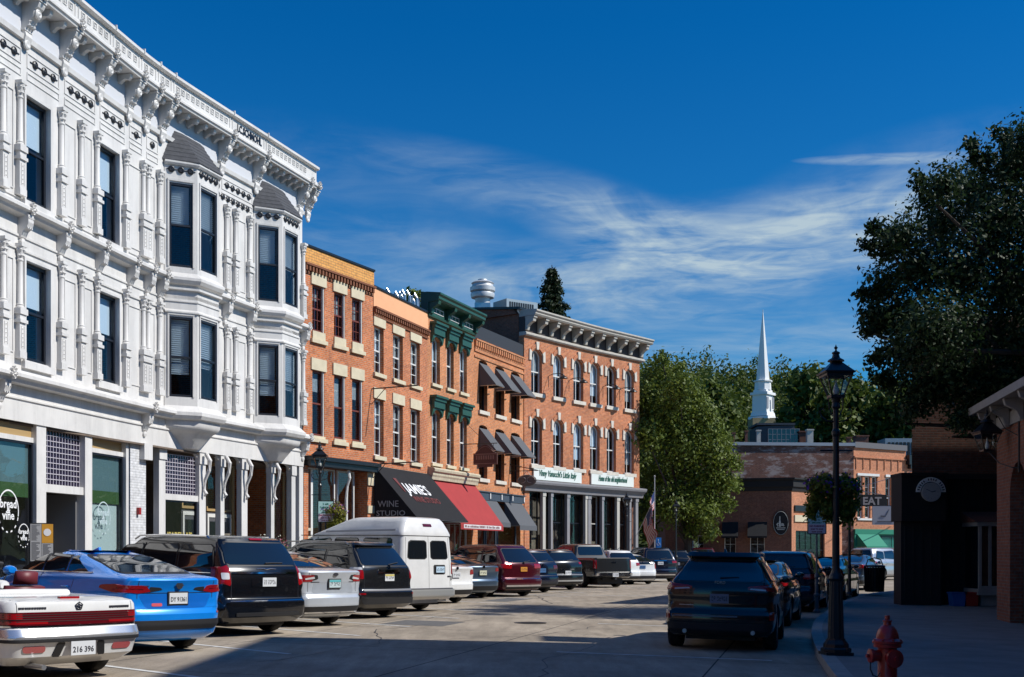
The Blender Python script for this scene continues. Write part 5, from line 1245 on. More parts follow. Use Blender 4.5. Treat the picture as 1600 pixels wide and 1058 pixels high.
# ================ left row
# 1. white convertible
P_white = paint('white_car_paint', (0.74, 0.745, 0.74), 0.0, 0.3)
L = 4.7; h = 0.875
rows = [(.20, .22, L-.3, h-.12, .15, .3), (.30, .07, L-.1, h-.03, .18, .3), (.44, .02, L-.02, h-.01, .2, .35), (.47, .0, L, h, .2, .35), (.52, .0, L, h, .2, .35), (.605, .045, L, h, .2, .35), (.62, .06, L-.02, h-.01, .18, .35), (.80, .08, L-.08, h-.005, .16, .35), (.86, .085, L-.35, h-.02, .14, .35), (.90, .10, L-.8, h-.045, .14, .35), (.925, .22, L-1.25, h-.09, .14, .3), (.94, .7, L-1.55, h-.16, .14, .3), (.945, 1.0, L-1.8, h-.24, .14, .3)]
def p_conv(root, car, panel):
    panel('light_bar', darkred, [[(.0, .645), (1.02, .645), (1.02, .79), (.0, .79)]], 'wrap', r=0.004, off=0.006)
    lb = panel('tail_light', redlens, [[(.38, .66), (.95, .66), (.95, .692), (.38, .692)], [(.66, .715), (.95, .715), (.95, .775), (.66, .775)]], 'wrap', off=0.009, r=0.008)
    panel('light_slat', plastic, [[(.0, zz), (1.0, zz), (1.0, zz+.006), (.0, zz+.006)] for zz in (.685, .71, .735, .76)], 'wrap', off=0.011, r=0.001)
    panel('lamp_trim', chrome, [[(.0, .625), (1.05, .625), (1.05, .644), (.0, .644)]], 'wrap', off=0.010, r=0.003)
    panel('bumper_chrome', mat('satin_chrome', (.82, .83, .84), .22, .8), [[(.0, .50), (1.3, .50), (1.3, .60), (.0, .60)]], 'wrap', off=0.016, r=0.006)
    panel('bumper_strip', plastic, [[(.0, .468), (1.3, .468), (1.3, .50), (.0, .50)]], 'wrap', off=0.018, r=0.004)
    panel('side_trim', chrome, [[(.3, .50), (4.3, .50), (4.3, .54), (.3, .54)]], 'side', off=0.012, r=0.01)
    panel('plate_recess', plastic, [[(.24, .30), (.33, .30), (.29, .455), (.20, .455)]], off=0.012, mir=True, r=0.01)
    panel('reverse_lamp', mat('pink_lens', (.45, .10, .10), .15, coat=.8), [[(.42, .35), (.66, .35), (.68, .42), (.42, .42)]], off=0.008, mir=True)
    plate(root, car, 0.0, .385, '216 396', off=0.02)
    put(root, 'brake_light', redlens, lambda mb: mb.box(-.12, .12, .26, .32, .90, .95))
    panel('trunk_gap', plastic, [[(-.72, .62), (-.714, .62), (-.714, .92), (-.72, .92)], [(.714, .62), (.72, .62), (.72, .92), (.714, .92)]], off=0.002, r=0.001)
    y0 = car.rearY(0, .85)-0.01; mb = MB(); pts = [(0.045*math.cos(PI/2+2*PI*i/5), 0.045*math.sin(PI/2+2*PI*i/5)) for i in range(5)]
    for i in range(5):
        a, b = pts[i], pts[(i+1) % 5]; mb.tube([(a[0], y0, .85+a[1]), (b[0], y0, .85+b[1])], .006, 5); mb.tube([(0, y0, .85), (a[0], y0, .85+a[1])], .008, 5, 0.003)
    mb.build('badge', ink, root)
    for x0, w_ in ((-.70, .30), (.40, .26)):
        mb = MB(); rr = random.Random(2); x = x0
        while x < x0+w_: q = rr.uniform(.012, .03); yy = car.rearY(x, .83)-.006; mb.box(x, x+q, yy, yy+.01, .82, .845); x += q+.006
        mb.build('badge_script', ink, root)
    # open cockpit: seats, folded top, windscreen frame
    seat_m = mat('maroon_leather', (.14, .02, .03), .5)
    put(root, 'cockpit_liner', plastic, lambda mb: mb.box(-.66, .66, 1.45, 3.0, .35, .40))
    for sx in (-.36, .36):
        def f(mb):
            mb.smooth = True
            mb.prism([(1.95, .5), (2.1, .5), (1.86, 1.02), (1.74, 1.0)], sx-.24, sx+.24); mb.prism([(1.74, 1.03), (1.86, 1.03), (1.80, 1.20), (1.72, 1.18)], sx-.13, sx+.13); mb.box(sx-.25, sx+.25, 1.95, 2.5, .4, .55)
        put(root, 'seat', seat_m, f)
    put(root, 'rear_seat', seat_m, lambda mb: (mb.box(-.6, .6, 1.5, 1.62, .5, .95)))
    def top(mb):
        mb.smooth = True; mb.tube([(-.62, 1.42, .90), (-.56, 1.22, .94), (0, 1.15, .95), (.56, 1.22, .94), (.62, 1.42, .90)], .055, 10)
    put(root, 'folded_top', mat('white_vinyl', (.65, .65, .64), .6), top)
    put(root, 'windscreen_frame', plastic, lambda mb: (mb.tube([(-.70, 3.35, .93), (-.62, 2.80, 1.27), (0, 2.70, 1.31), (.62, 2.80, 1.27), (.70, 3.35, .93)], .028, 8)))
    put(root, 'windscreen', cglass, lambda mb: mb.add([(-.68, 3.33, .93), (.68, 3.33, .93), (.60, 2.80, 1.26), (0, 2.71, 1.30), (-.60, 2.80, 1.26)], [(0, 1, 2, 3, 4)]))
    put(root, 'steering_wheel', plastic, lambda mb: mb.tube([(-.36+.18*math.cos(a), 2.55+.05*math.sin(a), .93+.17*math.sin(a)) for a in [i*PI/8 for i in range(17)]], .014, 6))
    side_seams(root, car, (1.5, 3.0), .3, .9); handles(root, car, (1.7,), .78, chrome)
    put(root, 'exhaust', steel, lambda mb: mb.tube([(-.50, -.06, .2), (-.50, .3, .2)], .03, 10))
def panel_guard(): pass
make_car('convertible_car', rows, P_white, 'white open convertible with full-width dark red light bar, nearest of the left row', 'car', (.95, 3.5), .31, -53, (141, 1048.6), cuts=[(-.66, .66, 1.30, 3.05, .42, 1.3)], bow=.07, tp=.03, mirror=(3.0, .98), parts=p_conv, spokes=8)
# 2. blue sedan
P_blue = paint('electric_blue_paint', (0.006, 0.24, 0.80), 0.15, 0.25)
rows = sedan_rows(4.64, 1.815, 1.45)
def p_blue(root, car, panel):
    panel('tail_light', redlens, [[(.44, .90), (.62, .875), (1.0, .885), (1.34, .94), (1.32, .985), (1.0, 1.0), (.52, .985)]], 'wrap', off=.008, r=.012)
    panel('light_surround', plastic, [[(.26, .925), (.46, .89), (.46, .965), (.3, .955)]], off=.006, mir=True, r=.01)
    panel('lamp_insert', darkred, [[(.55, .925), (.95, .935), (.95, .955), (.56, .945)]], 'wrap', off=.0105, r=.005); panel('trunk_gap', ink, [[(.63, .80), (.637, .80), (.637, 1.05), (.63, 1.05)]], off=.003, mir=True, r=.001); panel('bumper_gap', ink, [[(.0, .665), (1.4, .655), (1.4, .661), (.0, .671)]], 'wrap', off=.003, r=.001)
    pl = plate(root, car, 0, .80, 'DY 91361', frame=plastic)
    panel('bumper_diffuser', plastic, [[(-.66, .36), (.66, .36), (.78, .44), (.80, .50), (.62, .455), (-.62, .455), (-.80, .50), (-.78, .44)]], off=.010, r=.02)
    panel('reflector', redlens, [[(.70, .575), (.84, .585), (.84, .61), (.70, .60)]], off=.006, mir=True, r=.005)
    panel('plate_recess', paint('blue_shadow_paint', (0.006, 0.15, 0.60), 0.15, 0.3), [[(-.50, .66), (.50, .66), (.62, .86), (-.62, .86)]], off=.002, r=.05)  # recess shade put into a darker copy of the body blue
    panel('sticker', mat('pink_red_sticker', (.6, .08, .1), .5), [[(-.42, .69), (-.26, .69), (-.26, .735), (-.42, .735)]], off=.006, r=.015)
    panel('trunk_gap', plastic, [[(-.62, .875), (.62, .875), (.62, .882), (-.62, .882)]], off=.0045, r=.001)
    y0 = car.rearY(0, .985)-.008; put(root, 'badge', ink, lambda mb: (mb.lathe([(.055, 0), (.055, .008), (.04, .008), (.04, 0)], (0, y0-.004, .985), 20, 'y'), mb.box(-.07, .07, y0-.006, y0, .978, .993)))
    mb = MB(); x = -.66
    for i in range(6): yy = car.rearY(x, .98)-.005; mb.box(x, x+.022, yy, yy+.008, .97, .985); x += .032
    mb.build('badge_script', ink, root)
    windscreen(panel, [(-.62, 1.14), (.62, 1.14), (.52, 1.38), (-.52, 1.38)]); front_lights(root, car, panel)
    side_seams(root, car, (1.35, 2.25, 3.25), .35, 1.12); handles(root, car, (1.5, 2.45), .93, P_blue)
    panel('window_trim', chrome, [[(1.0, 1.135), (3.1, 1.115), (3.1, 1.13), (1.0, 1.15)]], 'side', off=.008, r=.003)
    put(root, 'antenna', P_blue, lambda mb: mb.prism([(2.0, 1.44), (2.2, 1.445), (2.02, 1.50)], -.02, .02))
make_car('sedan_car', rows, P_blue, 'bright blue sedan with slim red tail lights between the white convertible and the black minivan', 'car', (.98, 3.69), .325, -52, (284, 1011.7), glass=[[(-.60, 1.155), (.60, 1.155), (.50, 1.375), (-.50, 1.375)]], side_glass=[[(1.12, 1.155), (1.62, 1.145), (1.66, 1.37), (1.62, 1.375)], [(1.70, 1.145), (2.28, 1.14), (2.28, 1.40), (1.72, 1.38)], [(2.34, 1.14), (2.95, 1.14), (2.5, 1.37), (2.36, 1.40)]], mirror=(3.0, 1.13), parts=p_blue)
# 3. black minivan
P_black = paint('black_car_paint', (0.006, 0.007, 0.010), 0.2, 0.2)
L = 5.15
rows = suv_rows(5.15, 2.0, 1.75, hood=1.0, rake=.33, tumble=.22, belt=1.08)
def p_van(root, car, panel):
    panel('tail_light', redlens, [[(.755, .88), (1.12, .89), (1.16, 1.0), (1.10, 1.22), (.755, 1.23)]], 'wrap', off=.008, r=.02)
    panel('reverse_lamp', clearlens, [[(.775, .99), (.91, .99), (.91, 1.10), (.775, 1.10)]], 'wrap', off=.012, r=.015); panel('tailgate_gap', ink, [[(.745, .66), (.752, .66), (.752, 1.24), (.745, 1.24)]], off=.003, mir=True, r=.001)
    panel('chrome_bar', chrome, [[(-.71, 1.085), (.71, 1.085), (.71, 1.115), (-.71, 1.115)]], off=.016, r=.005)
    panel('plate_recess', P_black, [[(-.36, .86), (.36, .86), (.34, 1.03), (-.34, 1.03)]], off=.006, r=.04)
    plate(root, car, 0.02, .945, None, off=.012)
    put(root, 'badge', chrome, lambda mb: [mb.tube([(0, car.rearY(0, 1.17)-.01, 1.165), (sg*.09, car.rearY(0, 1.17)-.01, 1.18), (sg*.22, car.rearY(.2, 1.17)-.008, 1.172)], .012, 6, .004) for sg in (-1, 1)])
    panel('bumper_trim', chrome, [[(-.80, .61), (.80, .61), (.80, .625), (-.80, .625)]], off=.008, r=.003)
    panel('bumper_step', plastic, [[(-.7, .36), (.7, .36), (.7, .42), (-.7, .42)]], off=.02, r=.02)
    panel('tailgate_gap', plastic, [[(-.86, .655), (.86, .655), (.86, .662), (-.86, .662)]], off=.003, r=.001)
    panel('brake_light', redlens, [[(-.14, 1.665), (.14, 1.665), (.14, 1.69), (-.14, 1.69)]], off=.02, r=.008)
    put(root, 'rear_wiper', plastic, lambda mb: mb.tube([(.0, car.rearY(0, 1.27)-.03, 1.27), (.15, car.rearY(.1, 1.29)-.03, 1.275), (.42, car.rearY(.4, 1.3)-.03, 1.275)], .011, 6))
    rails(root, car, .8, 3.0, .70, 1.68, chrome); windscreen(panel, [(-.74, 1.12), (.74, 1.12), (.60, 1.6), (-.60, 1.6)]); front_lights(root, car, panel)
    side_seams(root, car, (1.45, 2.55, 3.45), .35, 1.6); handles(root, car, (1.65, 2.75), 1.02, P_black)
    panel('slide_track', chrome, [[(.5, 1.09), (1.5, 1.09), (1.5, 1.10), (.5, 1.10)]], 'side', off=.004, r=.003)
make_car('minivan', rows, P_black, 'black minivan with square red tail lights and a chrome bar across its tailgate', 'minivan', (1.05, 4.13), .345, -52, (420, 986), glass=[[(-.78, 1.24), (.78, 1.24), (.70, 1.62), (-.70, 1.62)]], side_glass=[[(.48, 1.18), (1.42, 1.16), (1.44, 1.57), (.62, 1.57)], [(1.52, 1.16), (2.50, 1.15), (2.50, 1.58), (1.52, 1.58)], [(2.58, 1.15), (3.55, 1.14), (3.15, 1.54), (2.58, 1.58)]], mirror=(3.4, 1.18), parts=p_van, ww=.225)
# 4. silver sedan
P_silver = paint('silver_blue_paint', (0.50, 0.54, 0.59), 0.25, 0.3)
rows = sedan_rows(4.84, 1.84, 1.50, 1.13)
def p_silver(root, car, panel):
    panel('tail_light', redlens, [[(.55, .90), (.95, .90), (1.26, .95), (1.22, 1.03), (.95, 1.045), (.52, 1.04)]], 'wrap', off=.008, r=.02); panel('trunk_gap', ink, [[(.64, .70), (.647, .70), (.647, 1.08), (.64, 1.08)]], off=.003, mir=True, r=.001); panel('bumper_gap', ink, [[(.0, .675), (1.4, .66), (1.4, .666), (.0, .681)]], 'wrap', off=.003, r=.001)
    panel('lamp_surround', plastic, [[(.42, .955), (.60, .905), (.60, 1.045), (.45, 1.03)]], off=.006, mir=True, r=.01)
    panel('lamp_insert', clearlens, [[(.50, .96), (.72, .94), (.72, .97), (.52, 1.0)]], off=.012, mir=True, r=.008)
    plate(root, car, 0, .86, None, m=mat('plate_blue_grey', (.5, .6, .62), .4), frame=plastic, top=mat('plate_teal', (.1, .42, .45), .4))
    panel('plate_recess', paint('silver_shadow_paint', (0.42, 0.46, 0.51), 0.25, 0.3), [[(-.56, .68), (.56, .68), (.50, .90), (-.50, .90)]], off=.002, r=.05)
    panel('bumper_lower', plastic, [[(-.76, .27), (.76, .27), (.84, .42), (.70, .38), (-.70, .38), (-.84, .42)]], off=.010, r=.03)
    panel('bumper_trim', chrome, [[(-.7, .285), (.7, .285), (.7, .31), (-.7, .31)]], off=.016, r=.005)
    y0 = car.rearY(0, 1.045)-.006; put(root, 'badge', ink, lambda mb: mb.prism([(.065*math.cos(a), 1.045+.032*math.sin(a)) for a in [i*PI/8 for i in range(16)]], y0-.008, y0+.01, 'y'))
    panel('badge_script', ink, [[(-.58, .885), (-.38, .885), (-.38, .90), (-.58, .90)], [(.42, .885), (.56, .885), (.56, .90), (.42, .90)]], off=.005, r=.002)
    windscreen(panel, [(-.62, 1.17), (.62, 1.17), (.52, 1.42), (-.52, 1.42)]); front_lights(root, car, panel)
    side_seams(root, car, (1.35, 2.35, 3.35), .35, 1.14); handles(root, car, (1.55, 2.55), .95, P_silver)
    put(root, 'antenna', P_silver, lambda mb: mb.prism([(2.0, 1.485), (2.2, 1.49), (2.02, 1.55)], -.02, .02))
make_car('sedan_car', rows, P_silver, 'pale silver sedan just beyond the black minivan, dark oval badge on its trunk', 'car', (1.03, 3.78), .33, -52, (513, 973.7), glass=[[(-.61, 1.185), (.61, 1.185), (.51, 1.41), (-.51, 1.41)]], side_glass=[[(1.15, 1.19), (1.70, 1.18), (1.72, 1.42), (1.62, 1.42)], [(1.76, 1.18), (2.36, 1.175), (2.36, 1.45), (1.78, 1.43)], [(2.42, 1.175), (3.1, 1.17), (2.65, 1.41), (2.44, 1.45)]], mirror=(3.1, 1.16), parts=p_silver)
# 5. black SUV with rails
P_grey = paint('dark_grey_paint', (0.018, 0.020, 0.024), 0.5, 0.25)
rows = suv_rows(4.79, 1.91, 1.75, hood=1.05, rake=.38, tumble=.25, belt=1.12)
def p_suv(root, car, panel):
    panel('tail_light', redlens, [[(.76, .90), (1.0, .90), (1.22, .97), (1.18, 1.10), (.76, 1.10)]], 'wrap', off=.008, r=.02)
    panel('reverse_lamp', clearlens, [[(.77, 1.105), (1.10, 1.105), (1.06, 1.16), (.78, 1.16)]], 'wrap', off=.010, r=.01); panel('tailgate_gap', ink, [[(.735, .68), (.742, .68), (.742, 1.18), (.735, 1.18)]], off=.003, mir=True, r=.001)
    panel('chrome_bar', chrome, [[(-.36, 1.02), (.36, 1.02), (.34, 1.10), (-.34, 1.10)]], off=.02, r=.02)
    plate(root, car, 0, .93, None, off=.01, top=mat('plate_gold', (.6, .5, .15), .4))
    put(root, 'badge', chrome, lambda mb: mb.lathe([(.06, 0), (.06, .01), (.045, .01), (.045, 0)], (0, car.rearY(0, 1.16)-.012, 1.16), 18, 'y'))
    panel('bumper_trim', mat('grey_plastic', (.18, .18, .19), .4), [[(-.78, .62), (.78, .62), (.78, .665), (-.78, .665)]], off=.012, r=.01)
    panel('bumper_step', plastic, [[(-.8, .34), (.8, .34), (.86, .47), (-.86, .47)]], off=.012, r=.03)
    panel('reflector', redlens, [[(.76, .55), (.88, .55), (.88, .59), (.76, .59)]], off=.008, mir=True, r=.005)
    put(root, 'rear_wiper', plastic, lambda mb: mb.tube([(.0, car.rearY(0, 1.22)-.03, 1.22), (.2, car.rearY(.2, 1.25)-.03, 1.25), (.38, car.rearY(.4, 1.27)-.03, 1.27)], .011, 6))
    panel('spoiler', P_grey, [[(-.62, 1.62), (.62, 1.62), (.60, 1.67), (-.60, 1.67)]], off=.07, r=.02, th=.06)
    rails(root, car, .75, 2.9, .66, 1.68, mat('satin_rail', (.3, .3, .31), .35, .8)); windscreen(panel, [(-.7, 1.16), (.7, 1.16), (.58, 1.6), (-.58, 1.6)]); front_lights(root, car, panel)
    side_seams(root, car, (1.35, 2.35, 3.3), .35, 1.15); handles(root, car, (1.55, 2.55), 1.03, chrome)
SG = [[(.52, 1.20), (1.25, 1.185), (1.28, 1.55), (.72, 1.56)], [(1.34, 1.185), (2.30, 1.175), (2.30, 1.58), (1.36, 1.57)], [(2.37, 1.175), (3.2, 1.17), (2.80, 1.53), (2.38, 1.58)]]
make_car('suv_car', rows, P_grey, 'black SUV with wraparound red lights and chrome strip, beside the white high-roof van', 'SUV', (.98, 3.77), .355, -53, (600.7, 962), glass=[[(-.74, 1.20), (.74, 1.20), (.62, 1.60), (-.62, 1.60)]], side_glass=SG, mirror=(3.15, 1.2), parts=p_suv, ww=.23)
# 6. white high-roof van
L = 5.6; h = 1.015
rows = [(.32, .10, L-.2, h-.10, .12, .3), (.42, .0, L-.02, h-.02, .14, .35), (.56, .0, L, h-.01, .15, .35), (.60, .07, L-.01, h, .15, .35), (1.0, .08, L-.1, h, .15, .35), (1.15, .085, L-.6, h-.01, .15, .35), (1.25, .09, L-.85, h-.02, .16, .35), (1.80, .13, L-1.6, h-.07, .14, .3), (1.93, .14, L-1.85, h-.085, .14, .3), (1.94, .125, L-1.9, h-.065, .13, .25), (1.98, .125, L-2.0, h-.065, .13, .25),
        (2.12, .16, L-2.45, h-.13, .14, .25), (2.30, .22, L-2.95, h-.24, .14, .25), (2.38, .27, L-3.2, h-.31, .14, .25), (2.41, .36, L-3.4, h-.40, .14, .2), (2.42, .55, L-3.6, h-.55, .1, .2)]
def p_hv(root, car, panel):
    panel('tail_light', redlens, [[(.86, .96), (.97, .96), (.965, 1.26), (.86, 1.26)]], off=.01, mir=True, r=.01)
    panel('door_gap', plastic, [[(-.004, .60), (.004, .60), (.004, 1.93), (-.004, 1.93)], [(-.82, .64), (-.812, .64), (-.76, 1.9), (-.768, 1.9)], [(.812, .64), (.82, .64), (.768, 1.9), (.76, 1.9)]], off=.002, r=.001)
    panel('roof_seam', plastic, [[(-.86, 1.93), (.86, 1.93), (.86, 1.942), (-.86, 1.942)]], off=.004, r=.001); panel('roof_seam', plastic, [[(.2, 1.93), (4.0, 1.93), (4.0, 1.942), (.2, 1.942)]], 'side', off=.004, r=.001)
    panel('brake_light', darkred, [[(-.13, 2.17), (.17, 2.17), (.15, 2.24), (-.15, 2.24)]], off=.012, r=.01)
    panel('plate_surround', plastic, [[(.17, .96), (.61, .96), (.61, 1.20), (.17, 1.20)]], off=.01, r=.03); plate(root, car, .39, 1.08, None, m=mat('plate_pale_blue', (.5, .66, .8), .4), off=.03)
    panel('badge', ink, [[(.70, .88), (.82, .88), (.82, .92), (.70, .92)]], off=.008, r=.02)
    panel('door_hinge', plastic, [[(.84, .80), (.86, .80), (.86, .92), (.84, .92)]], off=.015, r=.004)
    panel('bumper', mat('silver_bumper', (.55, .56, .55), .3, .6), [[(-.98, .40), (.98, .40), (.98, .56), (-.98, .56)]], off=.03, r=.02, th=.05)
    panel('bumper_gap', ink, [[(-.96, .575), (.96, .575), (.96, .60), (-.96, .60)]], off=.012, r=.005)
    put(root, 'exhaust', steel, lambda mb: (mb.tube([(.2, .3, .26), (.8, .25, .28)], .03, 8), mb.box(-.5, .5, .25, .5, .22, .32)))
    windscreen(panel, [(-.8, 1.27), (.8, 1.27), (.74, 1.85), (-.74, 1.85)]); front_lights(root, car, panel, .75, .95)
    side_seams(root, car, (2.0, 3.3, 4.1), .4, 1.9); handles(root, car, (3.5,), 1.15, plastic)
    panel('stripe', mat('grey_stripe', (.35, .36, .38), .4), [[(.4, 2.05), (3.0, 2.02), (3.0, 2.06), (.4, 2.10)]], 'side', off=.006, r=.005)
wv, wc = make_car('high_roof_van', rows, P_white, 'white high-roof passenger van with two rear windows', 'van', (1.25, 4.75), .37, -50, (656, 952), bow=.05, tp=.03, glass=[[(-.72, 1.36), (-.09, 1.36), (-.09, 1.80), (-.66, 1.80)], [(.09, 1.36), (.72, 1.36), (.66, 1.80), (.09, 1.80)]], side_glass=[[(.5, 1.45), (1.5, 1.45), (1.5, 1.86), (.5, 1.86)], [(1.7, 1.45), (2.6, 1.45), (2.6, 1.86), (1.7, 1.86)], [(2.75, 1.45), (3.4, 1.4), (3.4, 1.84), (2.75, 1.86)], [(3.5, 1.36), (4.3, 1.34), (4.0, 1.80), (3.5, 1.84)]], mirror=(4.35, 1.45), parts=p_hv, spokes=5, ww=.22)
# generic detailing for the farther cars
def gen(kind, col, light=redlens, plate_m=plate_w, zl=(.90, 1.05), xl=(.56, .86), chromebar=False, railm=None, lower=True, zplate=.86, wiper=True, H=1.7, spo=False, trim=None, top=None):
    def f(root, car, panel):
        panel('tail_light', light, [[(xl[0]+.04, zl[0]), (.96, zl[0]+.01), (1.18, zl[0]+.04), (1.14, zl[1]), (xl[0]+.02, zl[1])]], 'wrap', off=.008, r=.02)
        plate(root, car, 0, zplate, None, m=plate_m, off=.012, top=top)
        if lower: panel('bumper_lower', plastic, [[(-.78, .28), (.78, .28), (.84, .42), (-.84, .42)]], off=.010, r=.03)
        if chromebar: panel('chrome_bar', chrome, [[(-.34, zplate+.12), (.34, zplate+.12), (.34, zplate+.15), (-.34, zplate+.15)]], off=.016, r=.005)
        if trim: panel('bumper_trim', trim, [[(-.8, .36), (.8, .36), (.8, .42), (-.8, .42)], [(-.80, .61), (.80, .61), (.80, .63), (-.80, .63)]], off=.014, r=.01)
        put(root, 'badge', chrome, lambda mb: mb.lathe([(0, 0), (.05, 0), (.05, .012), (0, .012)], (0, car.rearY(0, zplate+.2)-.014, zplate+.2), 16, 'y'))
        if kind != 'sedan':
            panel('tailgate_gap', plastic, [[(-.82, .655), (.82, .655), (.82, .662), (-.82, .662)]], off=.003, r=.001)
            if wiper: put(root, 'rear_wiper', plastic, lambda mb: mb.tube([(.0, car.rearY(0, 1.22)-.03, 1.21), (.36, car.rearY(.36, 1.27)-.03, 1.25)], .011, 6))
            if railm: rails(root, car, .75, 2.7, .62, H-.07, railm)
            windscreen(panel, [(-.68, 1.16), (.68, 1.16), (.56, H-.16), (-.56, H-.16)]); side_seams(root, car, (1.35, 2.35, 3.25), .35, 1.12)
        else:
            windscreen(panel, [(-.60, 1.15), (.60, 1.15), (.50, H-.08), (-.50, H-.08)]); side_seams(root, car, (1.35, 2.25, 3.25), .35, 1.1)
        front_lights(root, car, panel); handles(root, car, (1.5, 2.5), .96, col)
    return f
def sedan_glass(k=0.0): return dict(glass=[[(-.59, 1.155+k), (.59, 1.155+k), (.50, 1.37+k), (-.50, 1.37+k)]], side_glass=[[(1.12, 1.165+k), (1.66, 1.155+k), (1.68, 1.375+k), (1.6, 1.375+k)], [(1.72, 1.155+k), (2.28, 1.15+k), (2.28, 1.40+k), (1.74, 1.385+k)], [(2.34, 1.15+k), (2.95, 1.15+k), (2.5, 1.37+k), (2.36, 1.40+k)]])
def suv_glass(H): return dict(glass=[[(-.72, 1.20), (.72, 1.20), (.60, H-.15), (-.60, H-.15)]], side_glass=[[(.52, 1.20), (1.25, 1.185), (1.28, H-.19), (.72, H-.18)], [(1.34, 1.185), (2.28, 1.175), (2.28, H-.16), (1.36, H-.17)], [(2.35, 1.175), (3.1, 1.17), (2.72, H-.20), (2.36, H-.16)]])
P_vw = paint('steel_blue_paint', (0.085, 0.125, 0.18), 0.6, 0.28); P_maroon = paint('maroon_paint', (0.085, 0.008, 0.016), 0.4, 0.22); P_navy = paint('navy_paint', (0.006, 0.010, 0.028), 0.3, 0.22)
make_car('sedan_car', sedan_rows(4.5, 1.78, 1.45), P_white, 'white sedan half hidden behind the high-roof van', 'car', (.95, 3.6), .32, -44, (711, 941), mirror=(2.95, 1.12), parts=gen('sedan', P_white, zl=(.86, 1.02), H=1.45), **sedan_glass())
make_car('sedan_car', sedan_rows(4.65, 1.80, 1.47), P_vw, 'steel blue sedan between the white sedan and the maroon SUV', 'car', (1.0, 3.65), .325, -42, (752.4, 933.4), mirror=(2.95, 1.12), parts=gen('sedan', P_vw, zl=(.90, 1.02), plate_m=mat('plate_cream', (.6, .6, .45), .4), H=1.47), **sedan_glass())
make_car('suv_car', suv_rows(5.1, 2.0, 1.82, hood=1.12, rake=.5, tumble=.26, belt=1.15), P_maroon, 'dark maroon SUV with rounded rear window and an orange plate', 'SUV', (1.05, 4.07), .38, -42, (817.4, 930.5), mirror=(3.3, 1.22), parts=gen('suv', P_maroon, zl=(.98, 1.14), xl=(.50, .90), plate_m=mat('plate_orange', (.6, .26, .04), .4), H=1.82, trim=chrome, railm=mat('satin_rail'), zplate=.96), ww=.24, **suv_glass(1.82))
make_car('suv_car', suv_rows(4.6, 1.85, 1.68, rake=.35), P_navy, 'very dark navy SUV with a blue plate just beyond the maroon SUV', 'SUV', (.95, 3.65), .35, -38, (850, 925), mirror=(3.0, 1.18), parts=gen('suv', P_navy, light=darkred, plate_m=mat('plate_blue', (.06, .16, .35), .4), H=1.68, railm=mat('satin_rail')), **suv_glass(1.68))
make_car('suv_car', suv_rows(4.6, 1.86, 1.68, rake=.35), P_grey, 'dark grey SUV with high narrow red lights and a silver lower bumper', 'SUV', (.95, 3.65), .36, -35, (890.8, 921), mirror=(3.0, 1.18), parts=gen('suv', P_grey, zl=(1.06, 1.15), xl=(.60, .86), H=1.68, trim=mat('silver_bumper'), chromebar=True, zplate=.72, railm=mat('satin_rail')), **suv_glass(1.68))
# pickup
L = 5.9; h = 1.0
rows = [(.42, .12, L-.2, h-.12, .12, .3), (.50, .0, L, h-.03, .14, .35), (.66, .0, L, h-.01, .14, .35), (.70, .07, L-.01, h, .12, .35), (1.15, .09, L-.12, h-.01, .12, .35), (1.22, .095, L-.5, h-.02, .12, .35), (1.30, .10, L-1.3, h-.06, .12, .3), (1.302, 1.92, L-1.32, h-.065, .12, .3), (1.70, 2.05, L-1.9, h-.20, .15, .3), (1.86, 2.12, L-2.15, h-.25, .18, .3), (1.91, 2.25, L-2.3, h-.32, .18, .25), (1.93, 2.5, L-2.6, h-.5, .1, .1)]
def p_pick(root, car, panel):
    panel('tail_light', redlens, [[(.86, .84), (.97, .84), (.97, 1.22), (.86, 1.22)]], off=.01, mir=True, r=.01)
    panel('tailgate_gap', plastic, [[(-.84, .74), (-.832, .74), (-.832, 1.28), (-.84, 1.28)], [(.832, .74), (.84, .74), (.84, 1.28), (.832, 1.28)]], off=.002, r=.001)
    panel('bumper', chrome, [[(-.98, .52), (.98, .52), (.98, .64), (-.98, .64)]], off=.05, r=.02, th=.08); plate(root, car, 0, .56, None, off=.075)
    panel('badge', chrome, [[(-.12, 1.07), (.12, 1.07), (.12, 1.14), (-.12, 1.14)]], off=.012, r=.035)
    panel('badge', P_black, [[(-.10, 1.085), (.10, 1.085), (.10, 1.125), (-.10, 1.125)]], off=.016, r=.02)
    panel('bed_cap', plastic, [[(-.84, 1.275), (.84, 1.275), (.84, 1.295), (-.84, 1.295)]], off=.012, r=.005)
    windscreen(panel, [(-.8, 1.34), (.8, 1.34), (.68, 1.8), (-.68, 1.8)]); front_lights(root, car, panel, .85, 1.08); side_seams(root, car, (1.95, 3.0, 4.1), .5, 1.28); handles(root, car, (2.2, 3.2), 1.18, chrome)
    put(root, 'trailer_hitch', plastic, lambda mb: (mb.box(-.05, .05, -.1, .3, .36, .44), mb.box(-.5, .5, .2, .3, .34, .42)))
pickup = dict(glass=[[(-.66, 1.42), (.66, 1.42), (.62, 1.80), (-.62, 1.80)]], side_glass=[[(2.2, 1.36), (2.95, 1.36), (2.95, 1.80), (2.3, 1.78)], [(3.02, 1.36), (4.1, 1.35), (3.6, 1.76), (3.04, 1.80)]])
P_mb = paint('flat_black_paint', (0.010, 0.010, 0.011), 0.1, 0.35)
make_car('pickup_truck', rows, P_mb, 'black pickup truck with an oval badge on its tailgate', 'pickup', (1.25, 4.9), .40, -28, (962, 917), cuts=[(-.82, .82, .16, 1.86, .85, 1.5)], bow=.03, tp=.03, mirror=(4.2, 1.42), parts=p_pick, ww=.26, arch=.07, **pickup)
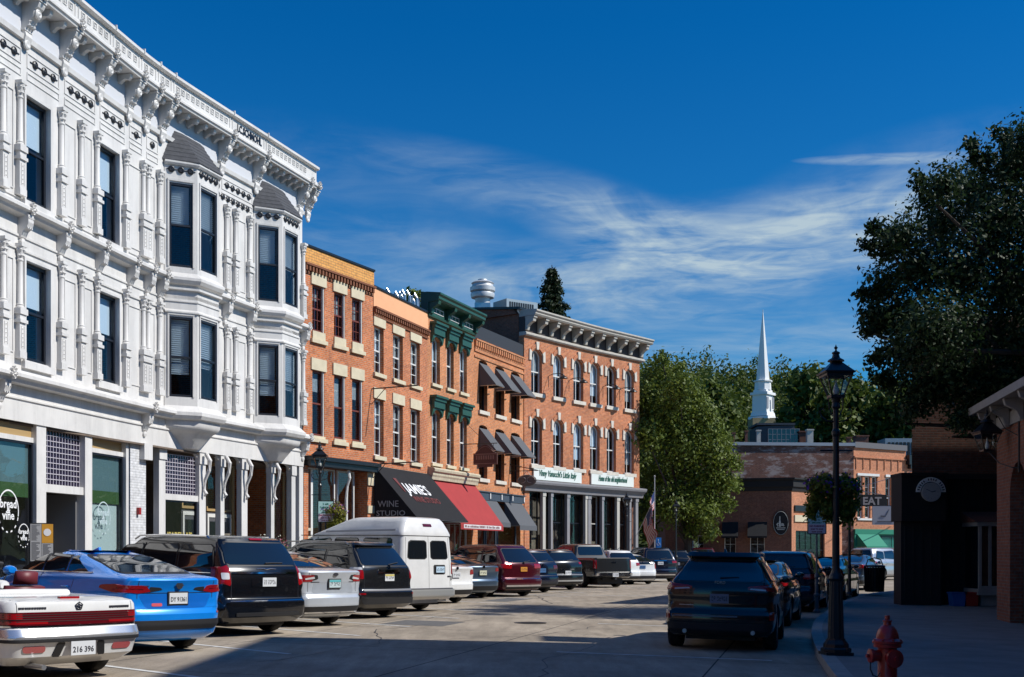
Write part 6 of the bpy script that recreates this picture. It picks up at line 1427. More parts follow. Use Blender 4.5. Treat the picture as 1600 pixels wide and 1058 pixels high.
make_car('suv_car', suv_rows(4.5, 1.82, 1.66, rake=.4), P_white, 'white SUV showing only its roof and right flank beyond the black pickup', 'SUV', (.95, 3.6), .34, -26, (985, 913), mirror=(3.0, 1.18), parts=gen('suv', P_white, H=1.66, railm=mat('satin_rail')), **suv_glass(1.66))
rows = [(.19, .16, 4.2, .78, .25, .4), (.28, .04, 4.4, .84, .28, .45), (.5, .0, 4.46, .87, .3, .5), (.62, .01, 4.46, .873, .28, .5), (.66, .05, 4.42, .87, .25, .5), (.86, .08, 4.2, .86, .22, .5), (1.0, .07, 3.6, .82, .2, .4), (1.06, .10, 3.35, .79, .2, .4), (1.12, .30, 3.2, .75, .2, .3), (1.28, .75, 2.9, .68, .2, .3), (1.40, 1.25, 2.6, .60, .2, .25), (1.46, 1.7, 2.35, .50, .2, .2), (1.49, 2.0, 2.2, .3, .1, .1)]
make_car('hatchback_car', rows, P_white, 'small white hatchback with dark split rear window before the last shop columns', 'car', (.95, 3.65), .315, -20, (1012.6, 912.5), mirror=(2.9, 1.1), parts=gen('sedan', P_white, zl=(.74, 1.0), xl=(.66, .84), plate_m=mat('plate_blue'), H=1.46, zplate=.84), glass=[[(-.64, 1.11), (.64, 1.11), (.52, 1.36), (-.52, 1.36)], [(-.58, .99), (.58, .99), (.60, 1.06), (-.60, 1.06)]], side_glass=[[(.95, 1.15), (1.66, 1.13), (1.68, 1.38), (1.45, 1.38)], [(1.72, 1.13), (2.28, 1.12), (2.28, 1.42), (1.74, 1.40)], [(2.34, 1.12), (3.0, 1.1), (2.6, 1.36), (2.36, 1.42)]])
make_car('suv_car', suv_rows(5.0, 2.0, 1.80, hood=1.1, rake=.35, belt=1.14), P_navy, 'black SUV with full-width chrome strip just right of the white hatchback', 'SUV', (1.05, 3.9), .38, -12, (1047, 909), mirror=(3.2, 1.22), parts=gen('suv', P_navy, zl=(.98, 1.10), xl=(.62, .92), H=1.80, trim=chrome, chromebar=True, zplate=.98, railm=chrome), **suv_glass(1.80))
make_car('suv_car', suv_rows(4.7, 1.9, 1.72, rake=.35), P_grey, 'dark SUV under the big tree, mostly hidden by the SUV with the chrome strip', 'SUV', (1.0, 3.7), .36, 0, (1076, 903), mirror=(3.0, 1.18), parts=gen('suv', P_grey, H=1.72), **suv_glass(1.72))
make_car('suv_car', suv_rows(4.9, 1.98, 1.86, hood=1.12, rake=.35, belt=1.15), P_maroon, 'dark maroon SUV whose roof shows just over the near black SUV', 'SUV', (1.0, 3.9), .38, 5, (1118, 900), mirror=(3.2, 1.22), parts=gen('suv', P_maroon, light=darkred, H=1.86, railm=mat('satin_rail')), **suv_glass(1.86))
# ================ right row
rows = suv_rows(4.6, 1.86, 1.62, rake=.46, tumble=.30, belt=1.08)
P_bk2 = paint('near_black_paint', (0.005, 0.006, 0.008), 0.2, 0.22)
def p_esc(root, car, panel):
    panel('tail_light', redlens, [[(.46, 1.00), (.92, .98), (1.22, 1.03), (1.18, 1.10), (.92, 1.12), (.44, 1.06)]], 'wrap', off=.01, r=.02)
    panel('lamp_insert', clearlens, [[(.48, 1.015), (.74, .995), (.74, 1.02), (.50, 1.035)]], off=.014, mir=True, r=.006)
    plate(root, car, 0, .86, None, m=mat('plate_grey', (.22, .22, .27), .4), off=.012)
    text('FORD', .07, mat('satin_badge', (.4, .4, .42), .3, .7), 'badge', None, lambda a, d, b: (-.08+a, car.rearY(0, 1.11)-.012-d, 1.10+b), w=.17).parent = root
    panel('reflector', redlens, [[(.80, .52), (.87, .52), (.87, .66), (.80, .64)]], off=.01, mir=True, r=.01)
    panel('bumper_trim', mat('grey_plastic'), [[(-.74, .56), (.30, .56), (.30, .585), (-.74, .585)]], off=.012, r=.006)
    panel('bumper_lower', plastic, [[(-.80, .27), (.80, .27), (.86, .46), (-.86, .46)]], off=.010, r=.03)
    panel('badge_script', mat('satin_badge'), [[(-.66, .74), (-.42, .74), (-.42, .752), (-.66, .752)]], off=.006, r=.003)
    put(root, 'exhaust', steel, lambda mb: [mb.tube([(sg*.55, -.01, .32), (sg*.55, .2, .32)], .035, 12) for sg in (-1, 1)])
    panel('spoiler', P_bk2, [[(-.56, 1.50), (.56, 1.50), (.54, 1.55), (-.54, 1.55)]], off=.08, r=.02, th=.07)
    put(root, 'rear_wiper', plastic, lambda mb: mb.tube([(.0, car.rearY(0, 1.2)-.03, 1.20), (.3, car.rearY(.3, 1.22)-.03, 1.21)], .011, 6))
    put(root, 'antenna', P_bk2, lambda mb: mb.prism([(1.05, 1.605), (1.25, 1.61), (1.06, 1.68)], -.02, .02))
    rails(root, car, .75, 2.7, .57, 1.56, mat('satin_rail')); windscreen(panel, [(-.68, 1.14), (.68, 1.14), (.56, 1.52), (-.56, 1.52)]); front_lights(root, car, panel)
    side_seams(root, car, (1.3, 2.25, 3.2), .35, 1.12); handles(root, car, (1.5, 2.45), 1.0, P_bk2)
make_car('suv_car', rows, P_bk2, 'black SUV seen square from behind, parked nearest on the right side of the street', 'SUV', (.95, 3.66), .36, 15, (1057, 1009, -1), Y=20.4, mirror=(3.05, 1.15), parts=p_esc, ww=.235, group='cars parked along the right kerb', glass=[[(-.72, 1.14), (.72, 1.14), (.56, 1.48), (-.56, 1.48)]], side_glass=[[(.5, 1.15), (1.2, 1.14), (1.22, 1.45), (.75, 1.45)], [(1.28, 1.14), (2.22, 1.13), (2.22, 1.47), (1.30, 1.46)], [(2.30, 1.13), (3.0, 1.12), (2.66, 1.42), (2.31, 1.47)]])
RG = 'cars parked along the right kerb'
P_green = paint('dark_green_paint_car', (0.01, 0.02, 0.02), 0.3, 0.25)
def at(px, Y): return ((px-CX0)/FPX*Y, Y)
def rcar(kind, col, label, px, Y, heading, H=None, **kw):
    if kind == 'sedan': make_car('sedan_car', sedan_rows(4.6, 1.8, 1.46), col, label, 'car', (.98, 3.65), .32, heading, (px, 0, -1), Y=Y, mirror=(2.95, 1.12), parts=gen('sedan', col, H=1.46, **kw), group=RG, **sedan_glass())
    else: make_car('suv_car', suv_rows(4.75, 1.9, H, rake=.35), col, label, 'SUV', (.98, 3.7), .36, heading, (px, 0, -1), Y=Y, mirror=(3.05, 1.18), parts=gen('suv', col, H=H, railm=mat('satin_rail'), **kw), group=RG, **suv_glass(H))
rcar('sedan', P_green, 'dark sedan parked directly in front of the near black SUV on the right', 1122, 27.0, 18)
rcar('suv', P_navy, 'dark navy SUV with a long flat roof, third from the camera along the right kerb', 1180, 33.5, 20, 1.68)
rcar('sedan', P_bk2, 'black sedan behind the lamp post, fourth along the right kerb', 1248, 41.0, 24)
rcar('sedan', P_vw, 'dark blue sedan just right of the lamp post, fifth along the right kerb', 1296, 49.0, 28)
P_sil = paint('silver_paint', (0.5, 0.51, 0.53), 0.6, 0.3)
make_car('suv_car', suv_rows(4.8, 1.9, 1.8, rake=.2), P_sil, 'silver SUV seen from the rear right corner beyond the litter bin', 'SUV', (1.0, 3.8), .37, 50, (1336, 905, -1), Y=66, mirror=(3.1, 1.2), parts=gen('suv', P_sil, H=1.8, railm=mat('satin_rail')), group=RG, **suv_glass(1.8))
make_car('suv_car', suv_rows(4.9, 1.95, 1.8, rake=.3), P_navy, 'dark blue SUV farthest right, beyond the silver SUV', 'SUV', (1.0, 3.8), .37, 55, (1382, 900, -1), Y=76, mirror=(3.1, 1.2), parts=gen('suv', P_navy, H=1.8), group=RG, **suv_glass(1.8))
make_car('suv_car', suv_rows(4.7, 1.9, 1.75, rake=.3), P_vw, 'pale blue-roofed SUV seen over the roof of the silver SUV', 'SUV', (1.0, 3.8), .37, 40, (1328, 890, -1), Y=80, mirror=(3.1, 1.2), parts=gen('suv', P_vw, H=1.75), group=RG, **suv_glass(1.75))
for o in [o for o in bpy.data.objects if o.get('proto') and not o.get('used')]: bpy.data.objects.remove(o)
# ================================================================ GROUND
def sheet(name, m, xs, ys, zf, kind='structure'):
    vs = [(x, y, zf(x, y)) for y in ys for x in xs]; w = len(xs)
    fs = [(j*w+i, j*w+i+1, (j+1)*w+i+1, (j+1)*w+i) for j in range(len(ys)-1) for i in range(w-1)]
    mb = MB(); mb.smooth = True; mb.add(vs, fs); o = mb.build(name, m, None); o['kind'] = kind; return o
def road_mat():
    m = bpy.data.materials.new('road_concrete'); m.use_nodes = True; t = m.node_tree; b = t.nodes['Principled BSDF']
    g = N(t, 'ShaderNodeNewGeometry'); mp = N(t, 'ShaderNodeMapping'); t.links.new(g.outputs['Position'], mp.inputs[0]); mp.inputs['Rotation'].default_value = (0, 0, math.radians(14)); mp.inputs['Location'].default_value = (1.3, 0.6, 0)
    br = N(t, 'ShaderNodeTexBrick'); t.links.new(mp.outputs[0], br.inputs[0]); br.offset = 0; br.inputs['Scale'].default_value = 1; br.inputs['Brick Width'].default_value = 3.8; br.inputs['Row Height'].default_value = 4.6
    br.inputs['Mortar Size'].default_value = 0.014; br.inputs['Mortar Smooth'].default_value = 0.2
    br.inputs['Color1'].default_value = (0.41, 0.345, 0.27, 1); br.inputs['Color2'].default_value = (0.37, 0.31, 0.24, 1); br.inputs['Mortar'].default_value = (0.05, 0.047, 0.045, 1)
    def mul(last, scale, lo, hi, det, stretch=(1, 1, 1), a=0.3, bb=0.7):
        m2 = N(t, 'ShaderNodeMapping'); t.links.new(g.outputs['Position'], m2.inputs[0]); m2.inputs['Scale'].default_value = stretch; m2.inputs['Rotation'].default_value = (0, 0, math.radians(-14))
        no = N(t, 'ShaderNodeTexNoise'); t.links.new(m2.outputs[0], no.inputs[0]); no.inputs['Scale'].default_value = scale; no.inputs['Detail'].default_value = det; no.inputs['Roughness'].default_value = 0.65
        mr = N(t, 'ShaderNodeMapRange'); t.links.new(no.outputs[0], mr.inputs[0]); mr.inputs[1].default_value = a; mr.inputs[2].default_value = bb; mr.inputs[3].default_value = lo; mr.inputs[4].default_value = hi
        mx = N(t, 'ShaderNodeMix', data_type='RGBA', blend_type='MULTIPLY'); mx.inputs[0].default_value = 1; t.links.new(last, mx.inputs[6]); t.links.new(mr.outputs[0], mx.inputs[7]); return mx.outputs[2]
    c = mul(br.outputs['Color'], 0.35, 0.64, 1.18, 6); c = mul(c, 1.6, 0.72, 1.12, 8, (2.2, 0.35, 1)); c = mul(c, 45, 0.82, 1.15, 2)
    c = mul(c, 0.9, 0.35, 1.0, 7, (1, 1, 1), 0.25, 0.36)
    t.links.new(c, b.inputs['Base Color']); b.inputs['Roughness'].default_value = 0.9; b.inputs['Specular IOR Level'].default_value = 0.25
    nb = N(t, 'ShaderNodeTexNoise'); t.links.new(g.outputs['Position'], nb.inputs[0]); nb.inputs['Scale'].default_value = 60; bp = N(t, 'ShaderNodeBump'); bp.inputs['Strength'].default_value = 0.25; bp.inputs['Distance'].default_value = 0.01; t.links.new(nb.outputs[0], bp.inputs['Height']); t.links.new(bp.outputs[0], b.inputs['Normal'])
    return m
xs = [-700, -300, -120, -60]+[x*2.0 for x in range(-20, 21)]+[60, 120, 300, 700]; ys = [-300, -100, -30, -10]+[y*2.0 for y in range(-2, 42)]+[100, 125, 200, 400, 900]
sheet('street', road_mat(), xs, ys, gz)
side_m = mat('pavement_concrete', (0.24, 0.225, 0.205), 0.9, noise=0.2, nscale=1.5, bump=0.2)
kerb_m = mat('kerb_concrete', (0.34, 0.32, 0.29), 0.85, noise=0.2, nscale=3)
def strip(path, n0, n1, h, name, m, du=1.0):
    F = Fac(path, 1.5); mb = MB(); k = int(F.L/du)+1; vs = []; fs = []
    for i in range(k+1):
        u = F.L*i/k
        for n, top in ((n0, 0), (n0, 1), (n1, 1), (n1, 0)):
            x, y, _ = F.xf(u, n, 0); vs.append((x, y, gz(x, y)+(h if top else -0.25)))
    for i in range(k):
        for j in range(4): j2 = (j+1) % 4; fs.append((4*i+j, 4*i+j2, 4*i+4+j2, 4*i+4+j))
    fs.append((0, 1, 2, 3)); fs.append((4*k, 4*k+1, 4*k+2, 4*k+3)); mb.add(vs, fs); o = mb.build(name, m, None); o['kind'] = 'structure'; return F, o
LP = [(-14.6, 8), (-13.2, 20.5), (-10.62, 34.2), (-7.62, 43.0), (-5.54, 47.2), (-3.74, 52.4), (-1.83, 57.3), (0.65, 63.1), (7.75, 72.0), (12.0, 76.5)]
strip(LP, -0.3, 3.75, 0.15, 'pavement', side_m); strip(LP, 3.75, 3.93, 0.152, 'kerb', kerb_m)
RP = [(1.2, -2), (2.9, 8), (3.75, 13.5), (4.75, 18.5), (5.75, 22.8), (6.9, 27), (8.6, 32), (10.5, 37.3), (12.7, 42.3), (17.5, 49), (26, 57), (40, 68)]
strip(RP, 0.2, 14, 0.14, 'pavement', side_m); strip(RP, 0.0, 0.2, 0.142, 'kerb', kerb_m)
FR = Fac(RP, 1.5)
mb = MB()   # red no-parking paint on the kerb corner
for i in range(14):
    u0 = 6+i*0.62; q = [FR.xf(u0, -0.004, 0), FR.xf(u0+0.62, -0.004, 0), FR.xf(u0+0.62, 0.16, 0), FR.xf(u0, 0.16, 0)]
    g0, g1 = gz(q[0][0], q[0][1]), gz(q[1][0], q[1][1])
    mb.add([(q[0][0], q[0][1], g0+.01), (q[1][0], q[1][1], g1+.01), (q[1][0], q[1][1], g1+.147), (q[0][0], q[0][1], g0+.147), (q[2][0], q[2][1], g1+.147), (q[3][0], q[3][1], g0+.147)], [(0, 1, 2, 3), (3, 2, 4, 5)])
o = mb.build('kerb_paint', mat('red_kerb_paint', (0.22, 0.02, 0.03), 0.7, noise=0.2, nscale=6), None); o['kind'] = 'structure'
# painted stall lines
line_m = mat('road_paint', (0.62, 0.61, 0.58), 0.8, noise=0.25, nscale=7)
def line(name, a, b, w=0.1, off=0.006):
    a, b = Vector(a), Vector(b); d = (b-a).normalized(); nn = Vector((d.y, -d.x))*w/2; k = max(1, int((b-a).length)); vs = []; fs = []
    for i in range(k+1):
        p = a.lerp(b, i/k)
        for s in (-1, 1): q = p+nn*s; vs.append((q.x, q.y, gz(q.x, q.y)+off))
    for i in range(k): fs.append((2*i, 2*i+1, 2*i+3, 2*i+2))
    mb = MB(); mb.add(vs, fs); o = mb.build(name, line_m, None); o['kind'] = 'structure'
for (X, Y, h, wx, grp) in CONTACTS:
    if grp != 'cars parked along the street' or Y > 62: continue
    f = Vector((math.sin(h), math.cos(h))); rt = Vector((math.cos(h), -math.sin(h))); p = Vector((X, Y))+rt*0.48
    line('stall_line', p-f*1.9, p+f*4.2)
line('stall_line', (0.7, 18.55), (3.9, 17.75)); line('stall_line', (1.9, 26.2), (3.6, 25.6)); line('stall_line', (-0.2, 43.5), (4.8, 42.5), 0.12)

tar = mat('tar_seal', (0.035, 0.034, 0.034), 0.6)
def crack(pts, w, name='road_crack', m=None):
    rr = random.Random(int(pts[0][0]*10)); P = []
    for a, b in zip(pts[:-1], pts[1:]):
        for i in range(8): t = i/8; P.append((a[0]+(b[0]-a[0])*t+rr.gauss(0, .05), a[1]+(b[1]-a[1])*t+rr.gauss(0, .07)))
    P.append(pts[-1]); vs = []; 
    for i, p in enumerate(P):
        a, b = P[max(0, i-1)], P[min(len(P)-1, i+1)]; d = Vector((b[0]-a[0], b[1]-a[1])).normalized(); ww = w*rr.uniform(.5, 1.3)
        for s in (-1, 1): x, y = p[0]+d.y*s*ww, p[1]-d.x*s*ww; vs.append((x, y, gz(x, y)+.0035))
    mb = MB(); mb.add(vs, [(2*i, 2*i+1, 2*i+3, 2*i+2) for i in range(len(P)-1)]); o = mb.build(name, m or tar, None); o['kind'] = 'structure'
crack([(-3.4, 16), (-2.2, 19.5), (-2.6, 23), (-.8, 27)], .012); crack([(-1.8, 20), (.6, 22.5), (1.9, 25.5)], .010); crack([(-.5, 30), (1.2, 36), (.8, 42), (3, 50)], .02); crack([(.3, 14), (.5, 17.2), (1.4, 20)], .012); crack([(-1.9, 27), (-1.0, 31), (.4, 33)], .012); crack([(1.6, 28), (2.6, 33), (5, 40)], .015)
patch_m = mat('asphalt_patch', (0.12, 0.115, 0.11), 0.9, noise=0.25, nscale=9)
for (x0, x1, y0, y1, r_) in ((-2.6, -1.2, 24.5, 26.2, .25), (.9, 2.3, 29.5, 32.5, .3), (-.6, .3, 37, 40, .3)):
    c, s_ = math.cos(-r_), math.sin(-r_); xm, ym = (x0+x1)/2, (y0+y1)/2; q = [(xm+(x-xm)*c-(y-ym)*s_, ym+(x-xm)*s_+(y-ym)*c) for x, y in ((x0, y0), (x1, y0), (x1, y1), (x0, y1))]
    mb = MB(); mb.add([(x, y, gz(x, y)+.003) for x, y in q], [(0, 1, 2, 3)]); o = mb.build('road_patch', patch_m, None); o['kind'] = 'structure'
mh = MB(); mh.lathe([(0, .005), (.30, .005), (.30, .0), (.36, .0), (.36, .009), (.33, .009)], (0, 0, 0), 28); [mh.box(-.22+i*.09, -.18+i*.09, -.2, .2, .005, .009) for i in range(6)]
o = mh.build('manhole_cover', mat('cast_iron', (.06, .055, .05), .6, .5), None); o.location = (.4, 26.0, gz(.4, 26)+.003); o.rotation_euler = (0, .02*0, .4); tag(o, 'round cast-iron manhole cover in the sunlit middle of the street', 'manhole cover')

# ================================================================ RIGHT SIDE
FB = Fac([(11.55, 28.2), (9.64, 18), (8.4, 10.5)], 0)
rb = empty('low_brick_building', (11, 22, 0), label='low red brick building at the right edge with pale eaves and an arched opening', cat='building')
U = FB.ux
def up(px):   # u decreases towards the camera here
    k = (px-CX0)/FPX; a, b = 0.0, FB.L
    for _ in range(50):
        m = (a+b)/2; q = FB.xf(m, 0, 0)
        if q[0]/q[1] < k: a = m
        else: b = m
    return (a+b)/2
ua = up(1578)
ops = [(ua, ua+1.5, -0.3, 3.55, 0.7), (ua+3, ua+4.2, 0.9, 3.4, 0.55), (ua+6, ua+7.2, 0.9, 3.4, 0.55), (ua+9, ua+10.2, 0.9, 3.4, 0.55)]
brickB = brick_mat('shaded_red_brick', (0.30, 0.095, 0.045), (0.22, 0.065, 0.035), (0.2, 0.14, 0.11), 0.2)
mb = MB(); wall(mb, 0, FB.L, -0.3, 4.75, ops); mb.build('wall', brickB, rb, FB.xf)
for k in (3, 6, 9): sash(FB, rb, ua+k, ua+k+1.2, 0.9, 3.4, white_trim, n=-0.2, cols=2, rows=2, arch=0.55)
boxes(FB, 'door', mat('dark_door'), rb, [(ua+0.02, ua+1.48, -0.33, -0.28, -0.2, 3.5)])
q = FB.xf(0, -0.36, 0); q2 = FB.xf(FB.L, -0.36, 0)
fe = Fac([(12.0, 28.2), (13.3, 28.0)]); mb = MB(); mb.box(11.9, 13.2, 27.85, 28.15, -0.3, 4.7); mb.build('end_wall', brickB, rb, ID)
mb = MB(); mb.prism([(0.55, 4.86), (0.55, 5.04), (0.45, 5.06), (-2.0, 5.75), (-2.0, 5.6), (-0.36, 4.90)], -0.5, FB.L); mb.build('roof', mat('pale_eaves', (0.34, 0.32, 0.30), 0.7, noise=0.15), rb, FB.xf)
mb = MB(); mb.box(0.0, FB.L, -0.34, 0.06, 4.42, 4.72)
for i in range(9):
    u = 0.12+i*1.35; mb.prism([(0.061, 4.38), (0.12, 4.42), (0.2, 4.6), (0.42, 4.72), (0.46, 4.86), (0.061, 4.86)], u-0.07, u+0.07)
mb.build('eaves_bracket', mat('pale_eaves'), rb, FB.xf)
tb = empty('shadow_block', (18, 14, 0), label='tall unseen brick block, shaped to cast the large shadow across the street', cat='building')  # unseen block, sized for the shadow it throws on the road
mb = MB(); mb.box(13.3, 26, -50, 17.9, -0.3, 16.0); mb.build('wall', brickD, tb, ID)
mb = MB(); mb.box(13.1, 26.2, -50.2, 18.1, 16.0, 16.4); mb.build('cornice', stonec, tb, ID)
mb = MB()
for z in (6.5, 10):
    for k in range(8): mb = MB(); mb.box(13.26, 13.3, -9+k*4, -7.7+k*4, z, z+2); mb.build('window', cglass, tb, ID)
for (nm, bx, mt_, lb) in (('brick_building', (-30, -14.2, -6, 19, 13), brickD, 'unseen dark brick block added left of the white building for car reflections'), ('brick_building', (15.2, 26, 18.6, 34.3, 7.6), brickD, 'unseen dark brick block added behind the low brick building to shade the dark building'), ('brick_building', (-30, 30, -66, -54, 14), brickD, 'unseen dark brick block added behind the viewer for car reflections')):  # unseen blocks added for reflections in the cars and shade on the right
    q = empty(nm, (bx[0], bx[2], 0), label=lb, cat='building'); mb = MB(); mb.box(*bx[:4], -.3, bx[4]); mb.build('wall', mt_, q, ID); mb = MB(); mb.box(bx[0]-.2, bx[1]+.2, bx[2]-.2, bx[3]+.2, bx[4], bx[4]+.4); mb.build('cornice', stonec, q, ID)
    for z in ((1, 5, 9) if bx[4] > 8 else ()):
        for k in range(9):
            mb = MB()
            if bx[1] < 0: mb.box(bx[1], bx[1]+.05, -5+k*2.6, -3.8+k*2.6, z, z+2.4)
            else: mb.box(-16+k*4, -14.4+k*4, bx[3], bx[3]+.05, z, z+2.4)
            mb.build('window', cglass, q, ID)
# wall lantern
def lantern_head(root, z, w=0.23, lit=False, bulb=True, k=1.0):
    """tapering four-sided glass lantern with hipped hood; z is the bottom of the glass"""
    def sq(mb, a, b, z0, z1): mb.lathe([(a*1.4142, z0), (b*1.4142, z1)], (0, 0, 0), 4, rot=PI/4)
    h = 0.42*k; kk = k/.85
    mb = MB(); lo, hi = w*0.52, w
    for i in range(4):
        a = PI/4+i*PI/2; c, s = math.cos(a)*1.4142, math.sin(a)*1.4142; mb.tube([(c*lo, s*lo, z), (c*hi, s*hi, z+h)], 0.013, 4)
    sq(mb, lo+.012, lo+.012, z-.03, z+.012); sq(mb, hi+.02, hi+.02, z+h, z+h+.04); mb.build('lantern_frame', black, root)
    g = MB(); sq(g, lo, hi-.005, z+.014, z+h-.002); g.build('lantern_glass', glass_mat('lantern_glass', (.86, .88, .86), 1.0) if 'lantern_glass' not in MATS else MATS['lantern_glass'], root)
    r = MB(); sq(r, hi+.045, hi+.05, z+h+.041, z+h+.065); sq(r, hi+.035, hi*.45, z+h+.066, z+h+.30*k); sq(r, hi*.42, hi*.38, z+h+.30*k, z+h+.33*k)
    r.lathe([(hi*.70, z+h+.34*k), (hi*.66, z+h+.37*k), (hi*.34, z+h+.42*k), (hi*.26, z+h+.5*k), (hi*.34, z+h+.51*k), (hi*.32, z+h+.54*k), (hi*.1, z+h+.57*k), (.012, z+h+.60*k), (.03, z+h+.64*k), (.012, z+h+.67*k), (0, z+h+.72*k)], (0, 0, 0), 16); r.build('lantern_roof', black, root)
    if bulb:
        b = MB(); b.smooth = True; b.lathe([(.02, z+.02*k), (.042, z+.06*k), (.046, z+.13*k), (.032, z+.20*k), (.018, z+.26*k), (0.013, z+.34*k), (0, z+.34*k)], (0, 0, 0), 12); b.build('lamp_chimney', mat('milk_glass', (.75, .75, .72), .25), root)
        b = MB(); b.lathe([(.03, z+.0), (.03, z+.03), (0, z+.03)], (0, 0, 0), 10); b.build('burner', black, root)
q = FB.xf(1.25, 0.47, 3.88); wl2 = empty('wall_lantern', q, label='black glass lantern on a scrolled bracket under the pale eaves at right', cat='wall lamp')
lantern_head(wl2, 0.0, 0.22, k=0.85)
mb = MB(); fx = lambda u, n, z: FB.xf(u, n, z)
mb.tube([fx(2.3, 0.02, 4.75), fx(2.2, 0.2, 4.8), fx(1.7, 0.45, 4.72), fx(1.3, 0.5, 4.62)], .018, 6); mb.tube([fx(2.3, 0.02, 3.4), fx(2.2, 0.15, 3.42), fx(1.7, 0.3, 3.55), fx(1.3, .45, 3.85)], .014, 6)
mb.tube([fx(2.3, 0.02, 3.3), fx(2.3, 0.02, 4.8)], .02, 6); mb.tube([fx(2.3, 0.02, 4.1), fx(2.0, .25, 4.3), fx(1.8, .35, 4.6)], .012, 6)
mb.build('bracket', black, wl2, ID)
# dark building behind with vertical boards
db = empty('dark_building', (14, 35, 0), label='dark building with black vertical boards under a dark upper wall, shaded by the tree', cat='building')
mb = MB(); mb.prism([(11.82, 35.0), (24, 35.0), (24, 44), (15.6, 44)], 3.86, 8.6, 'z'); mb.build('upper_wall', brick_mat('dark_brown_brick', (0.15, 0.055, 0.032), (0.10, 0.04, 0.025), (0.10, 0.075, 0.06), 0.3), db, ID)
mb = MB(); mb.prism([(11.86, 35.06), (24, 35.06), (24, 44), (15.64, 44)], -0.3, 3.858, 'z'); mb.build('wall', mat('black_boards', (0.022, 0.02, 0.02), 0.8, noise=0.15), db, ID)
mb = MB(); x = 12.95
while x < 20: mb.box(x, x+0.035, 35.02, 35.058, 0.2, 3.7); x += 0.24
mb.box(12.56, 24.02, 34.9, 35.058, 3.7, 3.86); mb.build('board_batten', mat('black_boards'), db, ID)
mb = MB(); mb.box(11.22, 12.5, 34.1, 35.05, 2.45, 3.75); mb.box(11.20, 12.55, 34.05, 35.05, 3.75, 3.84); mb.build('sign_box', mat('matt_black', (0.008, 0.008, 0.01), 0.8), db, ID)
mb = MB(); mb.box(11.3, 12.48, 34.4, 35.05, 0.0, 2.448); mb.build('porch', mat('black_boards'), db, ID)
mb = MB(); [mb.box(11.4+i*0.25, 11.43+i*0.25, 34.37, 34.399, 0.2, 2.3) for i in range(5)]; mb.build('porch_batten', mat('black_boards'), db, ID)
mb = MB(); mb.box(13.35, 15.0, 33.9, 35.0, 0.32, 0.5); mb.box(13.3, 15.05, 33.85, 35.0, 2.3, 2.42); mb.box(13.5, 14.9, 34.1, 35.0, 0.0, 0.318); mb.build('bay_frame', mat('pale_eaves'), db, ID)
mb = MB(); [mb.box(a, a+0.08, 33.92, 34.0, 0.5, 2.3) for a in (13.38, 13.66, 14.2, 14.88)]; mb.box(13.4, 14.96, 33.925, 33.99, 0.5, 0.58); mb.build('bay_window_frame', mat('pale_eaves'), db, ID)
mb = MB(); mb.box(13.46, 14.88, 33.96, 33.98, 0.5, 2.3); mb.box(13.40, 13.42, 34.0, 35.0, 0.5, 2.3); mb.build('bay_pane', cglass, db, ID)
mb = MB(); mb.prism([(33.8, 2.42), (35.0, 2.42), (35.0, 2.75)], 13.25, 15.1); mb.build('bay_roof', mat('rust_roof', (0.16, 0.06, 0.04), 0.8), db, ID)
ck = empty('wall_clock', (12.05, 34.08, 3.28), label='round white wall clock with an arched sign above it, on the black sign box', cat='clock')
FC = lambda x, y, z: (x, z, y)
def disc(r0, r1, y0, y1, n=28, z=0, x=0):
    mb = MB(); mb.lathe([(r0, y0), (r1, y0), (r1, y1), (r0, y1)], (x, 0, z), n, 'y'); return mb
disc(0.0, 0.235, -0.06, 0.02).build('clock_face', mat('clock_white', (0.80, 0.80, 0.78), 0.5), ck); disc(0.235, 0.275, -0.08, 0.02).build('clock_rim', mat('clock_rim', (0.4, 0.4, 0.4), 0.4), ck)
mb = MB()
for i in range(12):
    a = i*PI/6; c, s = math.sin(a), math.cos(a); mb.tube([(c*.17, -.065, s*.17), (c*.21, -.065, s*.21)], .017, 5)
mb.tube([(0.02, -.07, 0.0), (-.15, -.07, .08)], .014, 5); mb.tube([(0, -.07, 0), (.12, -.07, .035)], .018, 5); mb.build('clock_hands', ink, ck)
mb = MB(); K = 20
for i in range(K):
    a, b = PI*i/K, PI*(i+1)/K; mb.prism([(.30*math.cos(a), .30*math.sin(a)), (.43*math.cos(a), .43*math.sin(a)), (.43*math.cos(b), .43*math.sin(b)), (.30*math.cos(b), .30*math.sin(b))], -.03, .0, 'y')
mb.build('arched_sign', mat('clock_white'), ck)
mb = MB()
for i in range(15):
    if i in (4, 9): continue
    a = PI*(0.06+0.88*i/14); c, s = math.cos(a), math.sin(a); mb.tube([(c*.335, -.033, s*.335), (c*.395, -.033, s*.395)], .018, 4)
mb.build('arched_lettering', ink, ck)
for i, (x, c, lb) in enumerate(((13.0-.25, (0.02, 0.12, 0.4), 'blue storage bin at the foot of the dark boarded wall'), (13.0+.12, (0.4, 0.03, 0.02), 'red storage bin at the foot of the dark boarded wall'))):
    mb = MB(); mb.prism([(-.16, 0), (.16, 0), (.2, .36), (-.2, .36)], -.18, .18, 'y'); mb.box(-.22, .22, -.2, .2, .36, .40); 
    o = mb.build('storage_bin', mat('bin_%d' % i, c, .4), None); o.location = (x+.1, 34.2, gz(13, 34)+.14); tag(o, lb, 'bin')
